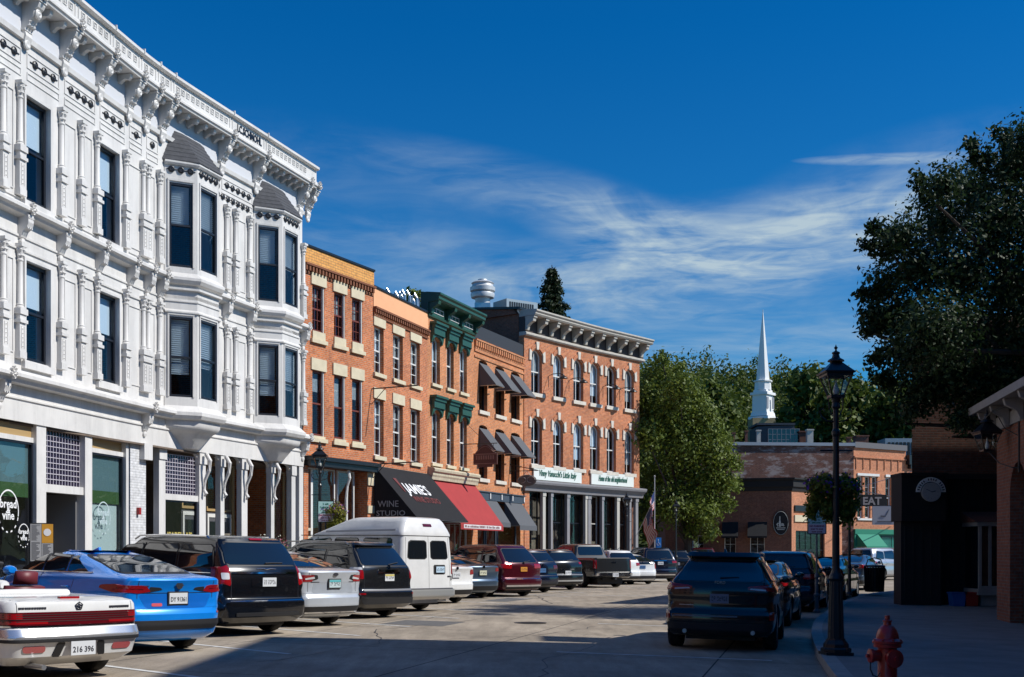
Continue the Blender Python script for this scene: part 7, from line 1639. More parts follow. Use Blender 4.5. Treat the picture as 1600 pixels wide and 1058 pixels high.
# ================================================================ STREET FURNITURE
def lamp_post(loc, label, basket=False, rz=0.0):
    root = empty('street_lamp', loc, label=label, cat='street lamp', group='black lantern street lamps'); root.rotation_euler = (0, 0, rz)
    mb = MB(); mb.lathe([(.22, 0), (.22, .09), (.20, .11), (.185, .11), (.18, .16), (.135, .22), (.13, .24)], (0, 0, 0), 8, rot=PI/8); mb.box(-.20, .20, -.20, .20, 0, .045); mb.build('base', black, root)
    mb = MB()
    for i in range(12):
        a = 2*PI*i/12; mb.tube([(.105*math.cos(a), .105*math.sin(a), .23), (.078*math.cos(a), .078*math.sin(a), 1.08)], .016, 5)
    mb.lathe([(.115, .22), (.085, 1.08), (.10, 1.09), (.115, 1.12), (.10, 1.16), (.075, 1.2), (.062, 1.24), (.055, 1.3), (.045, 3.2), (.06, 3.24), (.06, 3.28), (.042, 3.32), (.04, 3.6), (.065, 3.64), (.05, 3.70), (.07, 3.76), (.1, 3.79)], (0, 0, 0), 16); mb.build('post', black, root)
    mb = MB()
    for s in (-1, 1): mb.tube([(0, 0, 3.42), (s*.14, 0, 3.44), (s*.22, 0, 3.50), (s*.24, 0, 3.58), (s*.2, 0, 3.62), (s*.17, 0, 3.58)], .011, 6); mb.tube([(s*.05, 0, 3.5), (s*.1, 0, 3.62), (s*.11, 0, 3.78)], .01, 6)
    mb.tube([(-.24, 0, 3.0), (.24, 0, 3.0)], .012, 6) if basket else None
    mb.build('scroll_arm', black, root)
    lantern_head(root, 3.80, .175, k=.67); return root
lp1 = lamp_post((4.76, 17.4, gz(4.76, 17.4)+.14), 'tall black lantern street lamp in the right foreground', True, 0.05)
def lamp_copy(loc, label):
    c = copy_tree(lp1); c['label'] = label; c.location = loc; return c
lamp_copy((-5.55, 34.2, gz(-5.5, 34)+.15), 'black lantern street lamp before the narrow orange brick building')
lamp_copy((5.95, 61.5, .15), 'black lantern street lamp in front of the last columns of the brick corner building')
lamp_copy((9.7, 70.0, .15), 'slim lantern street lamp under the big green tree')
# fire hydrant
hy = empty('fire_hydrant', (3.9, 12.3, gz(3.9, 12.3)+.14), label='red fire hydrant on the pavement in the right foreground', cat='hydrant')
hyr = mat('hydrant_red', (0.55, 0.022, 0.014), 0.4, noise=0.2, nscale=12, coat=0.4)
mb = MB(); mb.smooth = True; mb.lathe([(.17, 0), (.17, .04), (.12, .05), (.105, .08), (.105, .50), (.15, .51), (.15, .545), (.165, .55), (.165, .575), (.125, .60), (.12, .64), (.10, .69), (.065, .73), (.045, .74), (.04, .77), (.05, .775), (.05, .79), (.028, .80), (.028, .84), (0, .845)], (0, 0, 0), 28); mb.build('barrel', hyr, hy)
mb = MB(); mb.smooth = True
mb.lathe([(.06, -.10), (.06, -.17), (.075, -.175), (.075, -.21), (.05, -.215), (.02, -.22), (.02, -.25), (0, -.25)], (0, 0, .42), 16, 'x'); mb.build('outlet', hyr, hy)
mb = MB(); mb.smooth = True; mb.lathe([(.075, -.09), (.075, -.15), (.095, -.155), (.095, -.195), (.06, -.2), (.025, -.21), (.025, -.235), (0, -.235)], (0, 0, .40), 18, 'y'); mb.build('pumper_outlet', hyr, hy)
mb = MB(); [mb.lathe([(.016, .575), (.016, .592), (0, .595)], (.145*math.cos(a), .145*math.sin(a), 0), 6) for a in [i*PI/4 for i in range(8)]]; mb.build('flange_bolt', hyr, hy)
mb = MB(); mb.tube([(-.21, -.02, .36), (-.215, -.03, .28), (-.19, -.04, .22), (-.14, -.05, .20), (-.11, -.05, .25)], .008, 6); mb.build('chain', plastic, hy)
hy.rotation_euler = (0, 0, 0.15); hy.scale = (.93, .93, .99)
# parking signs
def parking_sign(loc, label, rz, z0, post_h, deco=False):
    r = empty('parking_sign', loc, rz, label, 'sign', 'green and red parking signs')
    mb = MB(); mb.box(-.235, .235, -.02, .0, z0, z0+.62); mb.build('sign_frame', black, r)
    teal = mat('sign_pale_teal', (.42, .66, .62), .5); pink = mat('sign_pale_pink', (.66, .56, .60), .5); tg = mat('sign_dark_green', (.01, .16, .12), .6); tr_ = mat('sign_maroon', (.25, .02, .06), .6)
    mb = MB(); mb.box(-.21, .21, -.024, -.0201, z0+.25, z0+.60); mb.build('upper_panel', teal, r); mb = MB(); mb.box(-.21, .21, -.024, -.0201, z0+.02, z0+.25); mb.build('lower_panel', pink, r)
    for (t, z, sz, w_, m_) in (('2 HR', .50, .08, .18, tg), ('PARKING', .40, .08, .34, tg), ('8AM TO', .335, .045, .16, tg), ('5PM DAILY', .27, .045, .24, tg), ('NO PARKING', .18, .06, .36, tr_), ('2AM TO 6AM', .11, .05, .30, tr_), ('TOW ZONE', .04, .05, .26, tr_)):
        text(t, sz, m_, 'sign_lettering', None, lambda a, d, b, z=z, w_=w_: (-w_/2+a, -.0245-d*.1, z0+z+b), w=w_, bold=.003).parent = r
    mb = MB(); mb.tube([(0, .02, 0), (0, .02, z0+.55)], .026, 8)
    if deco: mb.lathe([(.09, 0), (.09, .06), (.05, .1), (.045, .4), (.07, .43), (.07, .47), (.045, .5), (.04, .85), (.06, .9), (.05, .97), (.03, 1.0)], (0, .02, 0), 14)
    mb.build('post', black if not deco else mat('worn_grey_post', (.12, .12, .13), .5), r); return r
parking_sign((7.62, 29.6, gz(7.6, 29.6)+.14), 'green and red parking sign on a slim post beside the foreground lamp', -.1, 1.97, 2.5, True)
parking_sign((-5.35, 34.0, gz(-5.3, 34)+.15), 'green and red parking sign on the left by the narrow orange building', .25, 2.2, 2.8)
sp = empty('sign_post', (11.0, 38.6, .14), label='plain slim black post on the right pavement behind the foreground lamp', cat='post'); mb = MB(); mb.lathe([(.12, 0), (.12, .06), (.06, .12), (.055, .9), (.08, .94), (.05, 1.0), (.04, 3.1), (.06, 3.14), (0, 3.2)], (0, 0, 0), 12); mb.build('post', black, sp)
bn = empty('litter_bin', (12.55, 41, .14), label='round black slatted litter bin with hooped top on the right pavement', cat='litter bin')
mb = MB(); [mb.tube([(.30*math.cos(a), .30*math.sin(a), .05), (.34*math.cos(a), .34*math.sin(a), .9)], .022, 4) for a in [i*PI/11 for i in range(22)]]; mb.lathe([(.27, .04), (.31, .88)], (0, 0, 0), 18); mb.build('body', black, bn)
mb = MB(); mb.lathe([(.36, .9), (.36, .95), (.3, .97), (.2, .97)], (0, 0, 0), 20); mb.tube([(-.3, 0, .95), (-.22, 0, 1.15), (0, 0, 1.22), (.22, 0, 1.15), (.3, 0, .95)], .02, 6); mb.build('lid', black, bn)
# menu board by the left shop
mbd = empty('menu_board', (-11.0, 27.7, gz(-11, 27.7)+.15), .35, 'framed menu board with orange panel on a stand outside the left shop', 'sign')
SB = lambda x, y, z: (x*.75+mbd.location.x, y+mbd.location.y, (1.0+(z-1.25)*.78 if z > 1.2 else z*.8)+mbd.location.z)
mb = MB(); mb.box(-.36, .36, -.02, .02, 1.25, 2.42); mb.build('frame', black, mbd, SB); 
mb = MB(); mb.box(.0, .33, -.026, -.0202, 1.82, 2.39); mb.build('orange_panel', mat('orange_board', (.62, .30, .03), .6), mbd, SB)
mb = MB(); mb.box(-.33, -.01, -.026, -.0202, 1.28, 2.39); mb.box(.0, .33, -.0258, -.0202, 1.28, 1.81); mb.build('menu_sheet', mat('menu_paper', (.40, .40, .40), .6), mbd, SB)
mb = MB(); mb.lathe([(0, -.032), (.11, -.032), (.11, -.026), (0, -.026)], (.16, 0, 2.14), 20, 'y'); mb.build('round_emblem', white_ink, mbd, SB)
mb = MB(); rr = random.Random(4)
for (x0, x1, z0, z1) in ((-.3, -.04, 1.9, 2.35), (-.3, -.04, 1.32, 1.85), (.03, .30, 1.32, 1.78)):
    z = z0
    while z < z1: mb.box(x0, x0+(x1-x0)*rr.uniform(.5, 1), -.028, -.0262, z, z+.012); z += .03
mb.build('menu_text', ink, mbd, SB); mb = MB(); mb.tube([(-.3, 0, 0), (-.3, 0, 1.3)], .025, 6); mb.tube([(.3, 0, 0), (.3, 0, 1.3)], .025, 6); mb.build('stand', black, mbd, SB)

# ================================================================ PLANTS
def leaf_cloud(name, m, parent, lobes, per, size, rng, squash=1.0, loc=None, shell_=0.45, flat=0.0):
    """many small leaf faces spread through overlapping lobes"""
    cs = []; nr = []
    for (cx, cy_, cz, rx, ry, rz, n) in lobes:
        k = int(n*per); d = rng.normal(size=(k, 3)); d /= np.linalg.norm(d, axis=1)[:, None]
        r = rng.random(k)**shell_; 
        bump = 1+0.22*np.sin(d[:, 0]*7+cx*3)*np.sin(d[:, 2]*6+cz*2)+0.12*np.sin(d[:, 1]*13+cy_)
        p = d*r[:, None]*bump[:, None]*np.array([rx, ry, rz])+np.array([cx, cy_, cz]); cs.append(p); nr.append(d)
    P = np.concatenate(cs); D = np.concatenate(nr); n = len(P)
    P = P+rng.normal(size=(n, 3))*size*1.2; R = rng.normal(size=(n, 3)); nn = D*0.9+R*0.75; nn[:, 2] += 0.35; nn /= np.linalg.norm(nn, axis=1)[:, None]
    t = np.cross(nn, rng.normal(size=(n, 3))); t /= np.linalg.norm(t, axis=1)[:, None]; b = np.cross(nn, t)
    s = size*(0.6+0.8*rng.random(n))[:, None]
    V = np.stack([P+t*s, P+b*s*0.55, P-t*s, P-b*s*0.55], 1).reshape(-1, 3)
    l0 = np.array(s_loc(parent)) if parent is not None else np.zeros(3); V = V-l0
    me = bpy.data.meshes.new(name); me.vertices.add(4*n); me.vertices.foreach_set('co', V.ravel()); me.loops.add(4*n); me.loops.foreach_set('vertex_index', np.arange(4*n)); me.polygons.add(n); me.polygons.foreach_set('loop_start', np.arange(n)*4)
    try: me.polygons.foreach_set('loop_total', np.full(n, 4))
    except Exception: pass
    me.update(); me.validate(); me.materials.append(m); o = bpy.data.objects.new(name, me); C.objects.link(o)
    if parent is not None: o.parent = parent
    return o
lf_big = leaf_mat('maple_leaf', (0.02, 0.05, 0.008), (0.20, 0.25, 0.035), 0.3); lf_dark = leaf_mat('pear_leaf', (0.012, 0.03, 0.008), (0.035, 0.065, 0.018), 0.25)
lf_hill = leaf_mat('hill_leaf', (0.018, 0.045, 0.008), (0.13, 0.165, 0.024), 0.3); lf_con = leaf_mat('spruce_needle', (0.010, 0.022, 0.008), (0.028, 0.045, 0.014), 0.1)
bark = mat('bark', (0.06, 0.045, 0.035), 0.95, noise=0.3, nscale=6)
def crown(cx, cy_, z0, z1, r, rng, n=26, top=0.35, prof=None):
    L = []
    for i in range(n):
        t = (i+0.5)/n; z = z0+(z1-z0)*t; rr_ = r*(prof(t) if prof else math.sin(PI*min(1, 0.12+t*0.95))**0.6)
        a = i*2.4+rng.random()*0.8; d = rr_*(0.35+0.4*rng.random()); k = r*(0.30+0.16*rng.random())
        L.append((cx+d*math.cos(a), cy_+d*math.sin(a), z, k, k, k*0.8, 1.0))
    return L
def trunk(root, base, h, r, limbs, rng, m=bark):
    mb = MB(); x, y, z = base; mb.smooth = True; pts = [(x, y, z)]; 
    for i in range(1, 6): pts.append((x+rng.normal()*.08*i**.5, y+rng.normal()*.08*i**.5, z+h*i/5))
    mb.tube(pts, r, 9, r*.35)
    for (tx, ty, tz, s) in limbs:
        p0 = Vector(pts[min(5, int(5*s))]); p1 = Vector((tx, ty, tz)); mid = (p0+p1)/2+Vector((rng.normal()*.3, rng.normal()*.3, .4)); mb.tube([p0, mid, p1], r*.42, 6, r*.10)
    mb.build('trunk', m, root, ID)
def tree(name, base, z0, z1, r, lm, label, n=26, per=1200, size=.12, seed=1, prof=None, group=None, extra=()):
    rng = np.random.default_rng(seed); root = empty(name, base, label=label, cat='tree', group=group); L = crown(base[0], base[1], z0, z1, r, rng, n, prof=prof)+list(extra)
    trunk(root, base, (z1-base[2])*.8, r*.06, [(l[0], l[1], l[2], .25+.6*i/len(L)) for i, l in enumerate(L)], rng); leaf_cloud('crown', lm, root, L, per, size, rng); return root
def lobes_px(T, Y, rng, jit=.8, dep=1.2, k=1.0, ref=34):
    out = []
    for (px, py, rp) in T:
        Yt = Y+rng.normal()*jit; r_ = rp/FPX*Yt*k; out.append(((px-CX0)/FPX*Yt, Yt, CH+(HY-py)/FPX*Yt, r_, r_*dep, r_*.9, (rp/ref)**2))
    return out
rg = np.random.default_rng(3); mt = empty('maple_tree', (11.05, 74.2, 0), label='big sunlit green tree between the brick corner building and the dark corner shop', cat='tree')
LM = lobes_px(((1030, 588, 30), (1062, 606, 30), (1012, 622, 30), (1088, 640, 30), (1045, 652, 40), (1105, 672, 30), (1008, 680, 30), (1066, 700, 44), (1118, 708, 30), (1028, 738, 36), (1090, 752, 40), (1130, 748, 26), (1146, 722, 15), (1048, 790, 36), (1098, 800, 30), (1012, 790, 24), (1076, 828, 20), (1108, 832, 15), (1124, 784, 20), (1034, 560, 14), (1060, 576, 12), (1149, 760, 10), (1005, 645, 18), (1085, 612, 14), (1112, 645, 12), (1135, 690, 12), (1020, 825, 12), (1142, 790, 9)), 74, rg)
trunk(mt, (11.05, 74.2, 0), 9.8, .26, [(l[0], l[1], l[2], .25+.7*(i % 6)/6) for i, l in enumerate(LM)], rg); leaf_cloud('crown', lf_big, mt, LM, 1700, .115, rg, shell_=.42)
lobes = []
rngT = np.random.default_rng(11)
for (px, py, rp) in ((1585, 262, 62), (1520, 300, 62), (1470, 350, 60), (1560, 350, 70), (1430, 420, 58), (1500, 430, 75), (1580, 440, 80), (1640, 340, 90), (1400, 500, 50), (1460, 520, 70), (1540, 530, 80), (1620, 540, 90), (1420, 560, 46), (1480, 590, 62), (1560, 600, 62), (1640, 620, 90), (1380, 445, 34), (1370, 495, 26), (1440, 610, 40), (1520, 640, 40), (1610, 215, 40), (1700, 450, 120), (1760, 560, 120), (1700, 300, 90), (1475, 290, 34), (1405, 370, 36), (1425, 640, 26), (1500, 660, 22)):
    Yt = 30.5+rngT.normal()*1.3; X = (px-CX0)/FPX*Yt; Z = CH+(HY-py)/FPX*Yt; r_ = rp/FPX*Yt
    lobes.append((X, Yt, Z, r_, r_*1.25, r_*.9, (rp/55)**2))
rt_ = empty('shade_tree', (15.5, 30.8, 0), label='large dark leafy tree overhanging the right side of the street', cat='tree')
trunk(rt_, (15.5, 30.8, 0), 9.5, .32, [(l[0], l[1]+.5, l[2]-.3, .35+.5*(i % 5)/5) for i, l in enumerate(lobes) if l[0] < 13.2], rngT)
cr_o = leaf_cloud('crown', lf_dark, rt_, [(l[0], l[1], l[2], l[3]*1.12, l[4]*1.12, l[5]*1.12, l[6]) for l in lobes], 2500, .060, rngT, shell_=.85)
# leafy sprigs reaching out of the crown
mbs = MB(); tw = []
for (px, py, qx, qy) in ((1400, 380, 1362, 352), (1395, 450, 1345, 462), (1420, 500, 1350, 520), (1400, 545, 1362, 565), (1450, 330, 1432, 275), (1390, 400, 1350, 378), (1540, 270, 1515, 222), (1590, 250, 1565, 205), (1400, 600, 1370, 592), (1430, 480, 1348, 490)):
    for t in np.linspace(0.1, 1, 14):
        Yt = 30.3; x = px+(qx-px)*t+rngT.normal()*2.5; y = py+(qy-py)*t+rngT.normal()*2.5; tw.append(((x-CX0)/FPX*Yt, Yt, CH+(HY-y)/FPX*Yt, .12+.16*(1-t), .14, .12+.1*(1-t), .02))
    mbs.tube([((px-CX0)/FPX*30.3, 30.3, CH+(HY-py)/FPX*30.3), ((qx-CX0)/FPX*30.3, 30.3, CH+(HY-qy)/FPX*30.3)], .02, 5, .006)
leaf_cloud('sprig', lf_dark, rt_, tw, 1300, .075, rngT); mbs.build('twig', bark, rt_, ID)
# tree top just entering at the upper right edge
# spruce behind the corner building
def spruce(base, H, r, label, seed=2):
    rng = np.random.default_rng(seed); root = empty('spruce_tree', base, label=label, cat='tree'); mb = MB(); mb.tube([base, (base[0], base[1], base[2]+H)], .25, 8, .03); L = []
    k = 30
    for i in range(k):
        t = i/k; z = base[2]+H*(.25+.75*t); R = r*(1-t)**1.05*(.75+.5*rng.random())+.05; m_ = max(5, int(10*(1-t)))
        for j in range(m_):
            a = j*2*PI/m_+rng.random(); dz = -R*.25
            p1 = (base[0]+R*math.cos(a), base[1]+R*math.sin(a), z+dz); mb.tube([(base[0], base[1], z), p1], .04, 4, .01)
            for s in (.35, .6, .85, 1.0): L.append((base[0]+R*s*math.cos(a), base[1]+R*s*math.sin(a), z+dz*s-.05, .05+.1*min(1, R)+R*.12*(1.15-s), .05+.1*min(1, R)+R*.12*(1.15-s), .05+.04*min(1, R), .06))
    mb.build('trunk', bark, root, ID); leaf_cloud('crown', lf_con, root, L, 1300, .12, rng)
spruce((3.2, 95, 0), 24.6, 6.6, 'tall dark spruce rising behind the brick corner building')
tree('bush_tree', (-6.3, 76, 0), 12.5, 18.2, 1.5, lf_big, 'treetop showing over the roof with the row of metal vents', 8, 500, .16, 5)
# hanging baskets
def basket(loc, label, r, seed, trail=.9, grp='hanging flower baskets'):
    rng = np.random.default_rng(seed); root = empty('flower_basket', loc, label=label, cat='flower basket', group=grp); x, y, z = loc
    L = [(x+r*.6*math.cos(a), y+r*.6*math.sin(a), z, r*.55, r*.55, r*.5, 1) for a in [i*PI/4 for i in range(8)]]+[(x, y, z+r*.3, r*.7, r*.7, r*.5, 1.5)]
    L += [(x+r*(.3+.6*rng.random())*math.cos(a), y+r*.6*math.sin(a), z-r*(.5+trail*rng.random()), r*.22, r*.22, r*.55, .5) for a in rng.random(14)*6.28]
    leaf_cloud('foliage', leaf_mat('basket_leaf', (.04, .08, .012), (.34, .32, .05), .35) if 'basket_leaf' not in MATS else MATS['basket_leaf'], root, L, 260, .035, rng)
    fl = [(l[0], l[1], l[2]+r*.12, l[3]*1.08, l[4]*1.08, l[5], 1) for l in L[:9]]
    leaf_cloud('flowers', mat('purple_petal', (.20, .05, .34), .6), root, fl, 38, .030, rng, shell_=.1); 
    if seed % 2: leaf_cloud('pink_flowers', mat('pink_petal', (.45, .12, .18), .6), root, fl, 20, .026, rng, shell_=.1)
    mb = MB(); mb.smooth = True; mb.lathe([(r*.62, -r*.05), (r*.5, -r*.45), (r*.2, -r*.62), (0, -r*.65)], (0, 0, 0), 14); mb.build('basket', mat('coir_basket', (.10, .06, .03), .9), root)
    mb = MB(); [mb.tube([(r*.55*math.cos(a), r*.55*math.sin(a), 0), (0, 0, r*1.25)], .006, 4) for a in (0, 2.1, 4.2)]; mb.build('hanger', black, root)
basket((4.62, 17.60, 2.52), 'big flower basket with purple blooms and yellow-green trailers left of the foreground lamp post', .20, 4, 1.5)
basket((4.92, 17.60, 2.50), 'flower basket with trailing leaves hanging on the right of the foreground lamp post', .19, 6, 1.9)
basket((-5.15, 34.2, 2.75), 'flower basket with pink and yellow-green trailers beside the parking sign on the left', .30, 5, 1.4)
def planter(loc, label, r, h, flm, seed):
    rng = np.random.default_rng(seed); root = empty('flower_planter', loc, label=label, cat='planter'); x, y, z = loc
    mb = MB(); mb.lathe([(r*.7, 0), (r, h*.9), (r*1.1, h*.9), (r*1.1, h), (r*.9, h), (r*.85, h*.85), (0, h*.85)], (0, 0, 0), 16); mb.build('pot', mat('grey_pot', (.2, .2, .2), .8), root)
    L = [(x+rng.normal()*r*.5, y+rng.normal()*r*.5, z+h+.1+.5*rng.random(), r*.5, r*.5, .25, 1) for _ in range(9)]
    leaf_cloud('foliage', leaf_mat('planter_leaf', (.05, .09, .04), (.2, .24, .14), .3) if 'planter_leaf' not in MATS else MATS['planter_leaf'], root, L, 130, .035, rng)
    leaf_cloud('flowers', flm, root, [(l[0], l[1], l[2]+.15, l[3], l[4], l[5], 1) for l in L], 28, .035, rng, shell_=.2)
for px, n, fm, lb, sd in ((366, 1.3, mat('white_petal', (.6, .6, .5), .6), 'planter of pale grasses and white flowers by the right white-building shop', 21), (396, 1.2, mat('pink_petal', (.45, .12, .18), .6), 'planter of pink flowers before the recessed shop door', 22)):
    q = FW.xf(ucol(px), n, 0); planter((q[0], q[1], gz(q[0], q[1])+.15), lb, .32, .9, fm, sd)

# ================================================================ FAR END OF THE STREET
# corner shop: unlit front given darker brick than its sunlit side
cb = empty('corner_building', (13, 74, 0), label='brick corner shop with shade-darkened front brick, black cornice and oval sign, behind the big tree', cat='building')
FX = Fac([(10.5, 80.9), (18.66, 79.0)]); FY = Fac([(18.66, 79.0), (23.3, 83.6)])
wx0 = lambda px, F=FX: F.ux(px)
ops = [(FX.ux(1132), FX.ux(1150), 0.3, 2.7, 0), (FX.ux(1172), FX.ux(1195), 0.3, 2.7, 0), (FX.ux(1082), FX.ux(1100), 0.3, 2.7, 0)]
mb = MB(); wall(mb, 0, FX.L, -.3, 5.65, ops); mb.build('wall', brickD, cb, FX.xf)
for (a, b, z0, z1, _) in ops: sash(FX, cb, a, b, z0, z1, white_trim, n=-.15, fw=.05, cols=2, rows=2)
mb = MB(); sweep(mb, [(10.5, 80.9), (18.66, 79.0), (23.3, 83.6)], [(-.3, 5.65), (.06, 5.65), (.1, 5.85), (.2, 5.93), (.2, 6.35), (.36, 6.42), (.36, 6.52), (-.3, 6.52)]); mb.build('cornice', mat('matt_black'), cb, ID)
opy = [(.5, 4.2, 0.4, 3.0, 0)]; mb = MB(); wall(mb, 0, FY.L, -.3, 5.65, opy); mb.build('side_wall', brickO, cb, FY.xf)
boxes(FY, 'shop_band', cream, cb, [(.3, FY.L-.2, 0, .08, 3.6, 4.05)]); boxes(FY, 'shop_band', black, cb, [(.3, FY.L-.2, 0, .10, 4.3, 4.7)])
sash(FY, cb, .5, 4.2, .4, 3.0, black_frame, n=-.15, cols=5, rows=2)
mb = MB(); mb.prism([(10.6, 81.2), (18.6, 79.3), (22.8, 83.3), (16, 90), (10.8, 90)], 6.1, 6.25, 'z'); mb.build('roof', dark_roof, cb, ID)
mb = MB(); mb.box(10.5, 10.7, 81, 90, -.3, 6.1); mb.build('back_wall', brickD, cb, ID)
for i, (a, b, z0, z1, _) in enumerate(ops[:2]):
    r = awning(FX, a-.15, b+.15, 3.55, 2.6, .85, blackc, 'small black awning over the %s window of the dark corner shop' % ('narrower left' if i == 0 else 'wider right'), .1, 'window_awning'); r['group'] = 'black awnings on the corner shop'
ov = empty('oval_sign', FX.xf(FX.ux(1220), 0.08, 3.3), label='black oval sign with white bottle and grape emblem on the dark corner shop', cat='sign')
uo = FX.ux(1220)
def ovx(x, y, z): return FX.xf(uo+x, .06+y, 3.5+z)
mb = MB(); mb.prism([(0.51*math.cos(i*PI/14), .82*math.sin(i*PI/14)) for i in range(28)], 0, .06, 'y'); mb.build('board', mat('matt_black'), ov, ovx)
mb = MB()
for i in range(28):
    a, b = i*PI/14, (i+1)*PI/14; mb.tube([(.48*math.cos(a), .065, .78*math.sin(a)), (.48*math.cos(b), .065, .78*math.sin(b))], .012, 4)
wi = mat('aged_white', (.5, .5, .46), .6)
mb.prism([(-.12, -.25), (.0, -.25), (.0, .1), (-.03, .2), (-.03, .45), (-.09, .45), (-.09, .2), (-.12, .1)], .06, .07, 'y')
for (x, z) in ((.08, -.05), (.16, -.08), (.12, -.15), (.05, -.14), (.18, -.17), (-.2, -.18), (-.24, -.08), (-.18, -.02)): mb.lathe([(0, .07), (.05, .07), (.05, .06), (0, .06)], (x, 0, z), 8, 'y')
mb.box(-.3, .3, .06, .068, -.35, -.30); mb.box(-.24, .24, .06, .068, -.45, -.41); mb.build('emblem', wi, ov, ovx)
# long weathered brick side wall, orange front
FZ = Fac([(15.2, 83.5), (24.3, 84.2)]); FO = Fac([(24.3, 84.2), (29.0, 87.2)]); FP = Fac([(29.0, 87.2), (31.2, 88.6)])
ob = empty('brick_building', (22, 86, 0), label='two-storey building with weathered whitewashed side wall and bright orange brick front', cat='building')
ops = [(FZ.ux(1153), FZ.ux(1169), 4.6, 6.0, 0), (FZ.ux(1185), FZ.ux(1201), 4.6, 6.0, 0), (FZ.ux(1214), FZ.ux(1231), 4.6, 6.0, 0)]
mb = MB(); wall(mb, -2, FZ.L, -.3, 9.1, ops); mb.build('side_wall', brickM, ob, FZ.xf)
for (a, b, z0, z1, _) in ops: sash(FZ, ob, a, b, z0, z1, white_trim, n=-.15, fw=.08); boxes(FZ, 'lintel', white_stone, ob, [(a-.1, b+.1, 0, .05, z1, z1+.15)])
boxes(FZ, 'coping', mat('lead_coping', (.35, .38, .42), .5, .3), ob, [(-2, FZ.L+.1, -.4, .12, 9.1, 9.32)])
ops = []
for pa in (1340, 1352, 1363, 1384, 1395, 1406): ops.append((FO.ux(pa-.5), FO.ux(pa+8), 4.0, 7.0, 0))
mb = MB(); wall(mb, 0, FO.L, 3.2, 9.0, ops); mb.build('front_wall', brickO, ob, FO.xf)
for (a, b, z0, z1, _) in ops: sash(FO, ob, a, b, z0, z1, white_trim, n=-.15, fw=.07, cols=1, rows=2); 
for pa, pb in ((1339, 1373), (1383, 1417)): boxes(FO, 'lintel', white_trim, ob, [(FO.ux(pa), FO.ux(pb), 0, .08, 7.02, 7.2), (FO.ux(pa), FO.ux(pb), 0, .08, 3.84, 3.98)])
mb = MB(); mb.box(0, FO.L, 0, .1, 8.3, 8.4)
for i in range(7): u = .2+i*.75; mb.box(u, u+.06, 0, .06, 7.5, 8.3)
mb.build('brick_relief', brickO, ob, FO.xf)
boxes(FO, 'parapet', mat('grey_parapet', (.12, .12, .13), .7), ob, [(0, FO.L, -.3, .14, 9.0, 9.4)])
mb = MB(); mb.prism([(13, 84), (24.2, 84.6), (28.9, 87.5), (24, 99), (12, 97)], 8.8, 8.95, 'z'); mb.build('roof', dark_roof, ob, ID)
grn = mat('bright_green_paint', (.02, .20, .12), .5)
boxes(FO, 'shop_front', grn, ob, [(0, FO.L, -.3, -.1, -.3, 3.2), (0, FO.L, -.1, .15, 2.85, 3.2), (0, .3, -.1, .1, 0, 2.85), (FO.L-.3, FO.L, -.1, .1, 0, 2.85)])
sash(FO, ob, .4, 2.5, .4, 2.7, black_frame, n=.0, cols=2, double=False); sash(FO, ob, 2.9, FO.L-.4, .4, 2.7, black_frame, n=.0, cols=2, double=False)
ga_ = awning(FO, .2, 2.4, 2.9, 1.95, 1.0, mat('green_canvas', (.02, .22, .14), .8), 'green canvas awning below the orange brick front, left of the grey signboard', .2)
nb = empty('far_building', (30, 88, 0), label='narrow brick building with dark bracketed cornice at the far right end of the street', cat='building')
mb = MB(); wall(mb, 0, FP.L+4, -.3, 8.0, [(.6, 1.5, 4.2, 6.9, 0), (2.6, 3.5, 4.2, 6.9, 0)]); mb.build('wall', brickO, nb, FP.xf); sash(FP, nb, .6, 1.5, 4.2, 6.9, white_trim, n=-.15); sash(FP, nb, 2.6, 3.5, 4.2, 6.9, white_trim, n=-.15)
boxes(FP, 'cornice', black, nb, [(0, FP.L+4, -.3, .35, 8.0, 8.7), (.2, .35, 0, .3, 7.7, 8.0), (1.2, 1.35, 0, .3, 7.7, 8.0)])
# roof furniture of the long building
mk = empty('roof_dormer', (21, 88, 8.95), label='glazed rooftop dormer with sloping side on the weathered building', cat='roof structure')
mb = MB(); X0, X1 = (1184-CX0)/FPX*88, (1240-CX0)/FPX*88
mb.prism([(X0, 8.95), (X1+.9, 8.95), (X1, 11.0), (X0, 10.9)], 88, 91, 'y'); mb.box(X0-.1, X1+.1, 87.9, 91, 11.0, 11.15); mb.build('housing', mat('dark_slate_paint', (.035, .045, .06), .6), mk, ID)
mb = MB(); [mb.box(X0+.75+i*.33, X0+.78+i*.33, 87.93, 87.99, 9.5, 10.7) for i in range(8)]; [mb.box(X0+.75, X0+3.1, 87.94, 87.985, z, z+.03) for z in (9.5, 9.9, 10.3, 10.7)]; mb.build('window_frame', mat('grey_trim', (.3, .3, .32), .6), mk, ID); mb = MB(); mb.box(X0+.75, X0+3.1, 87.955, 87.975, 9.5, 10.7); mb.build('pane', cglass, mk, ID)
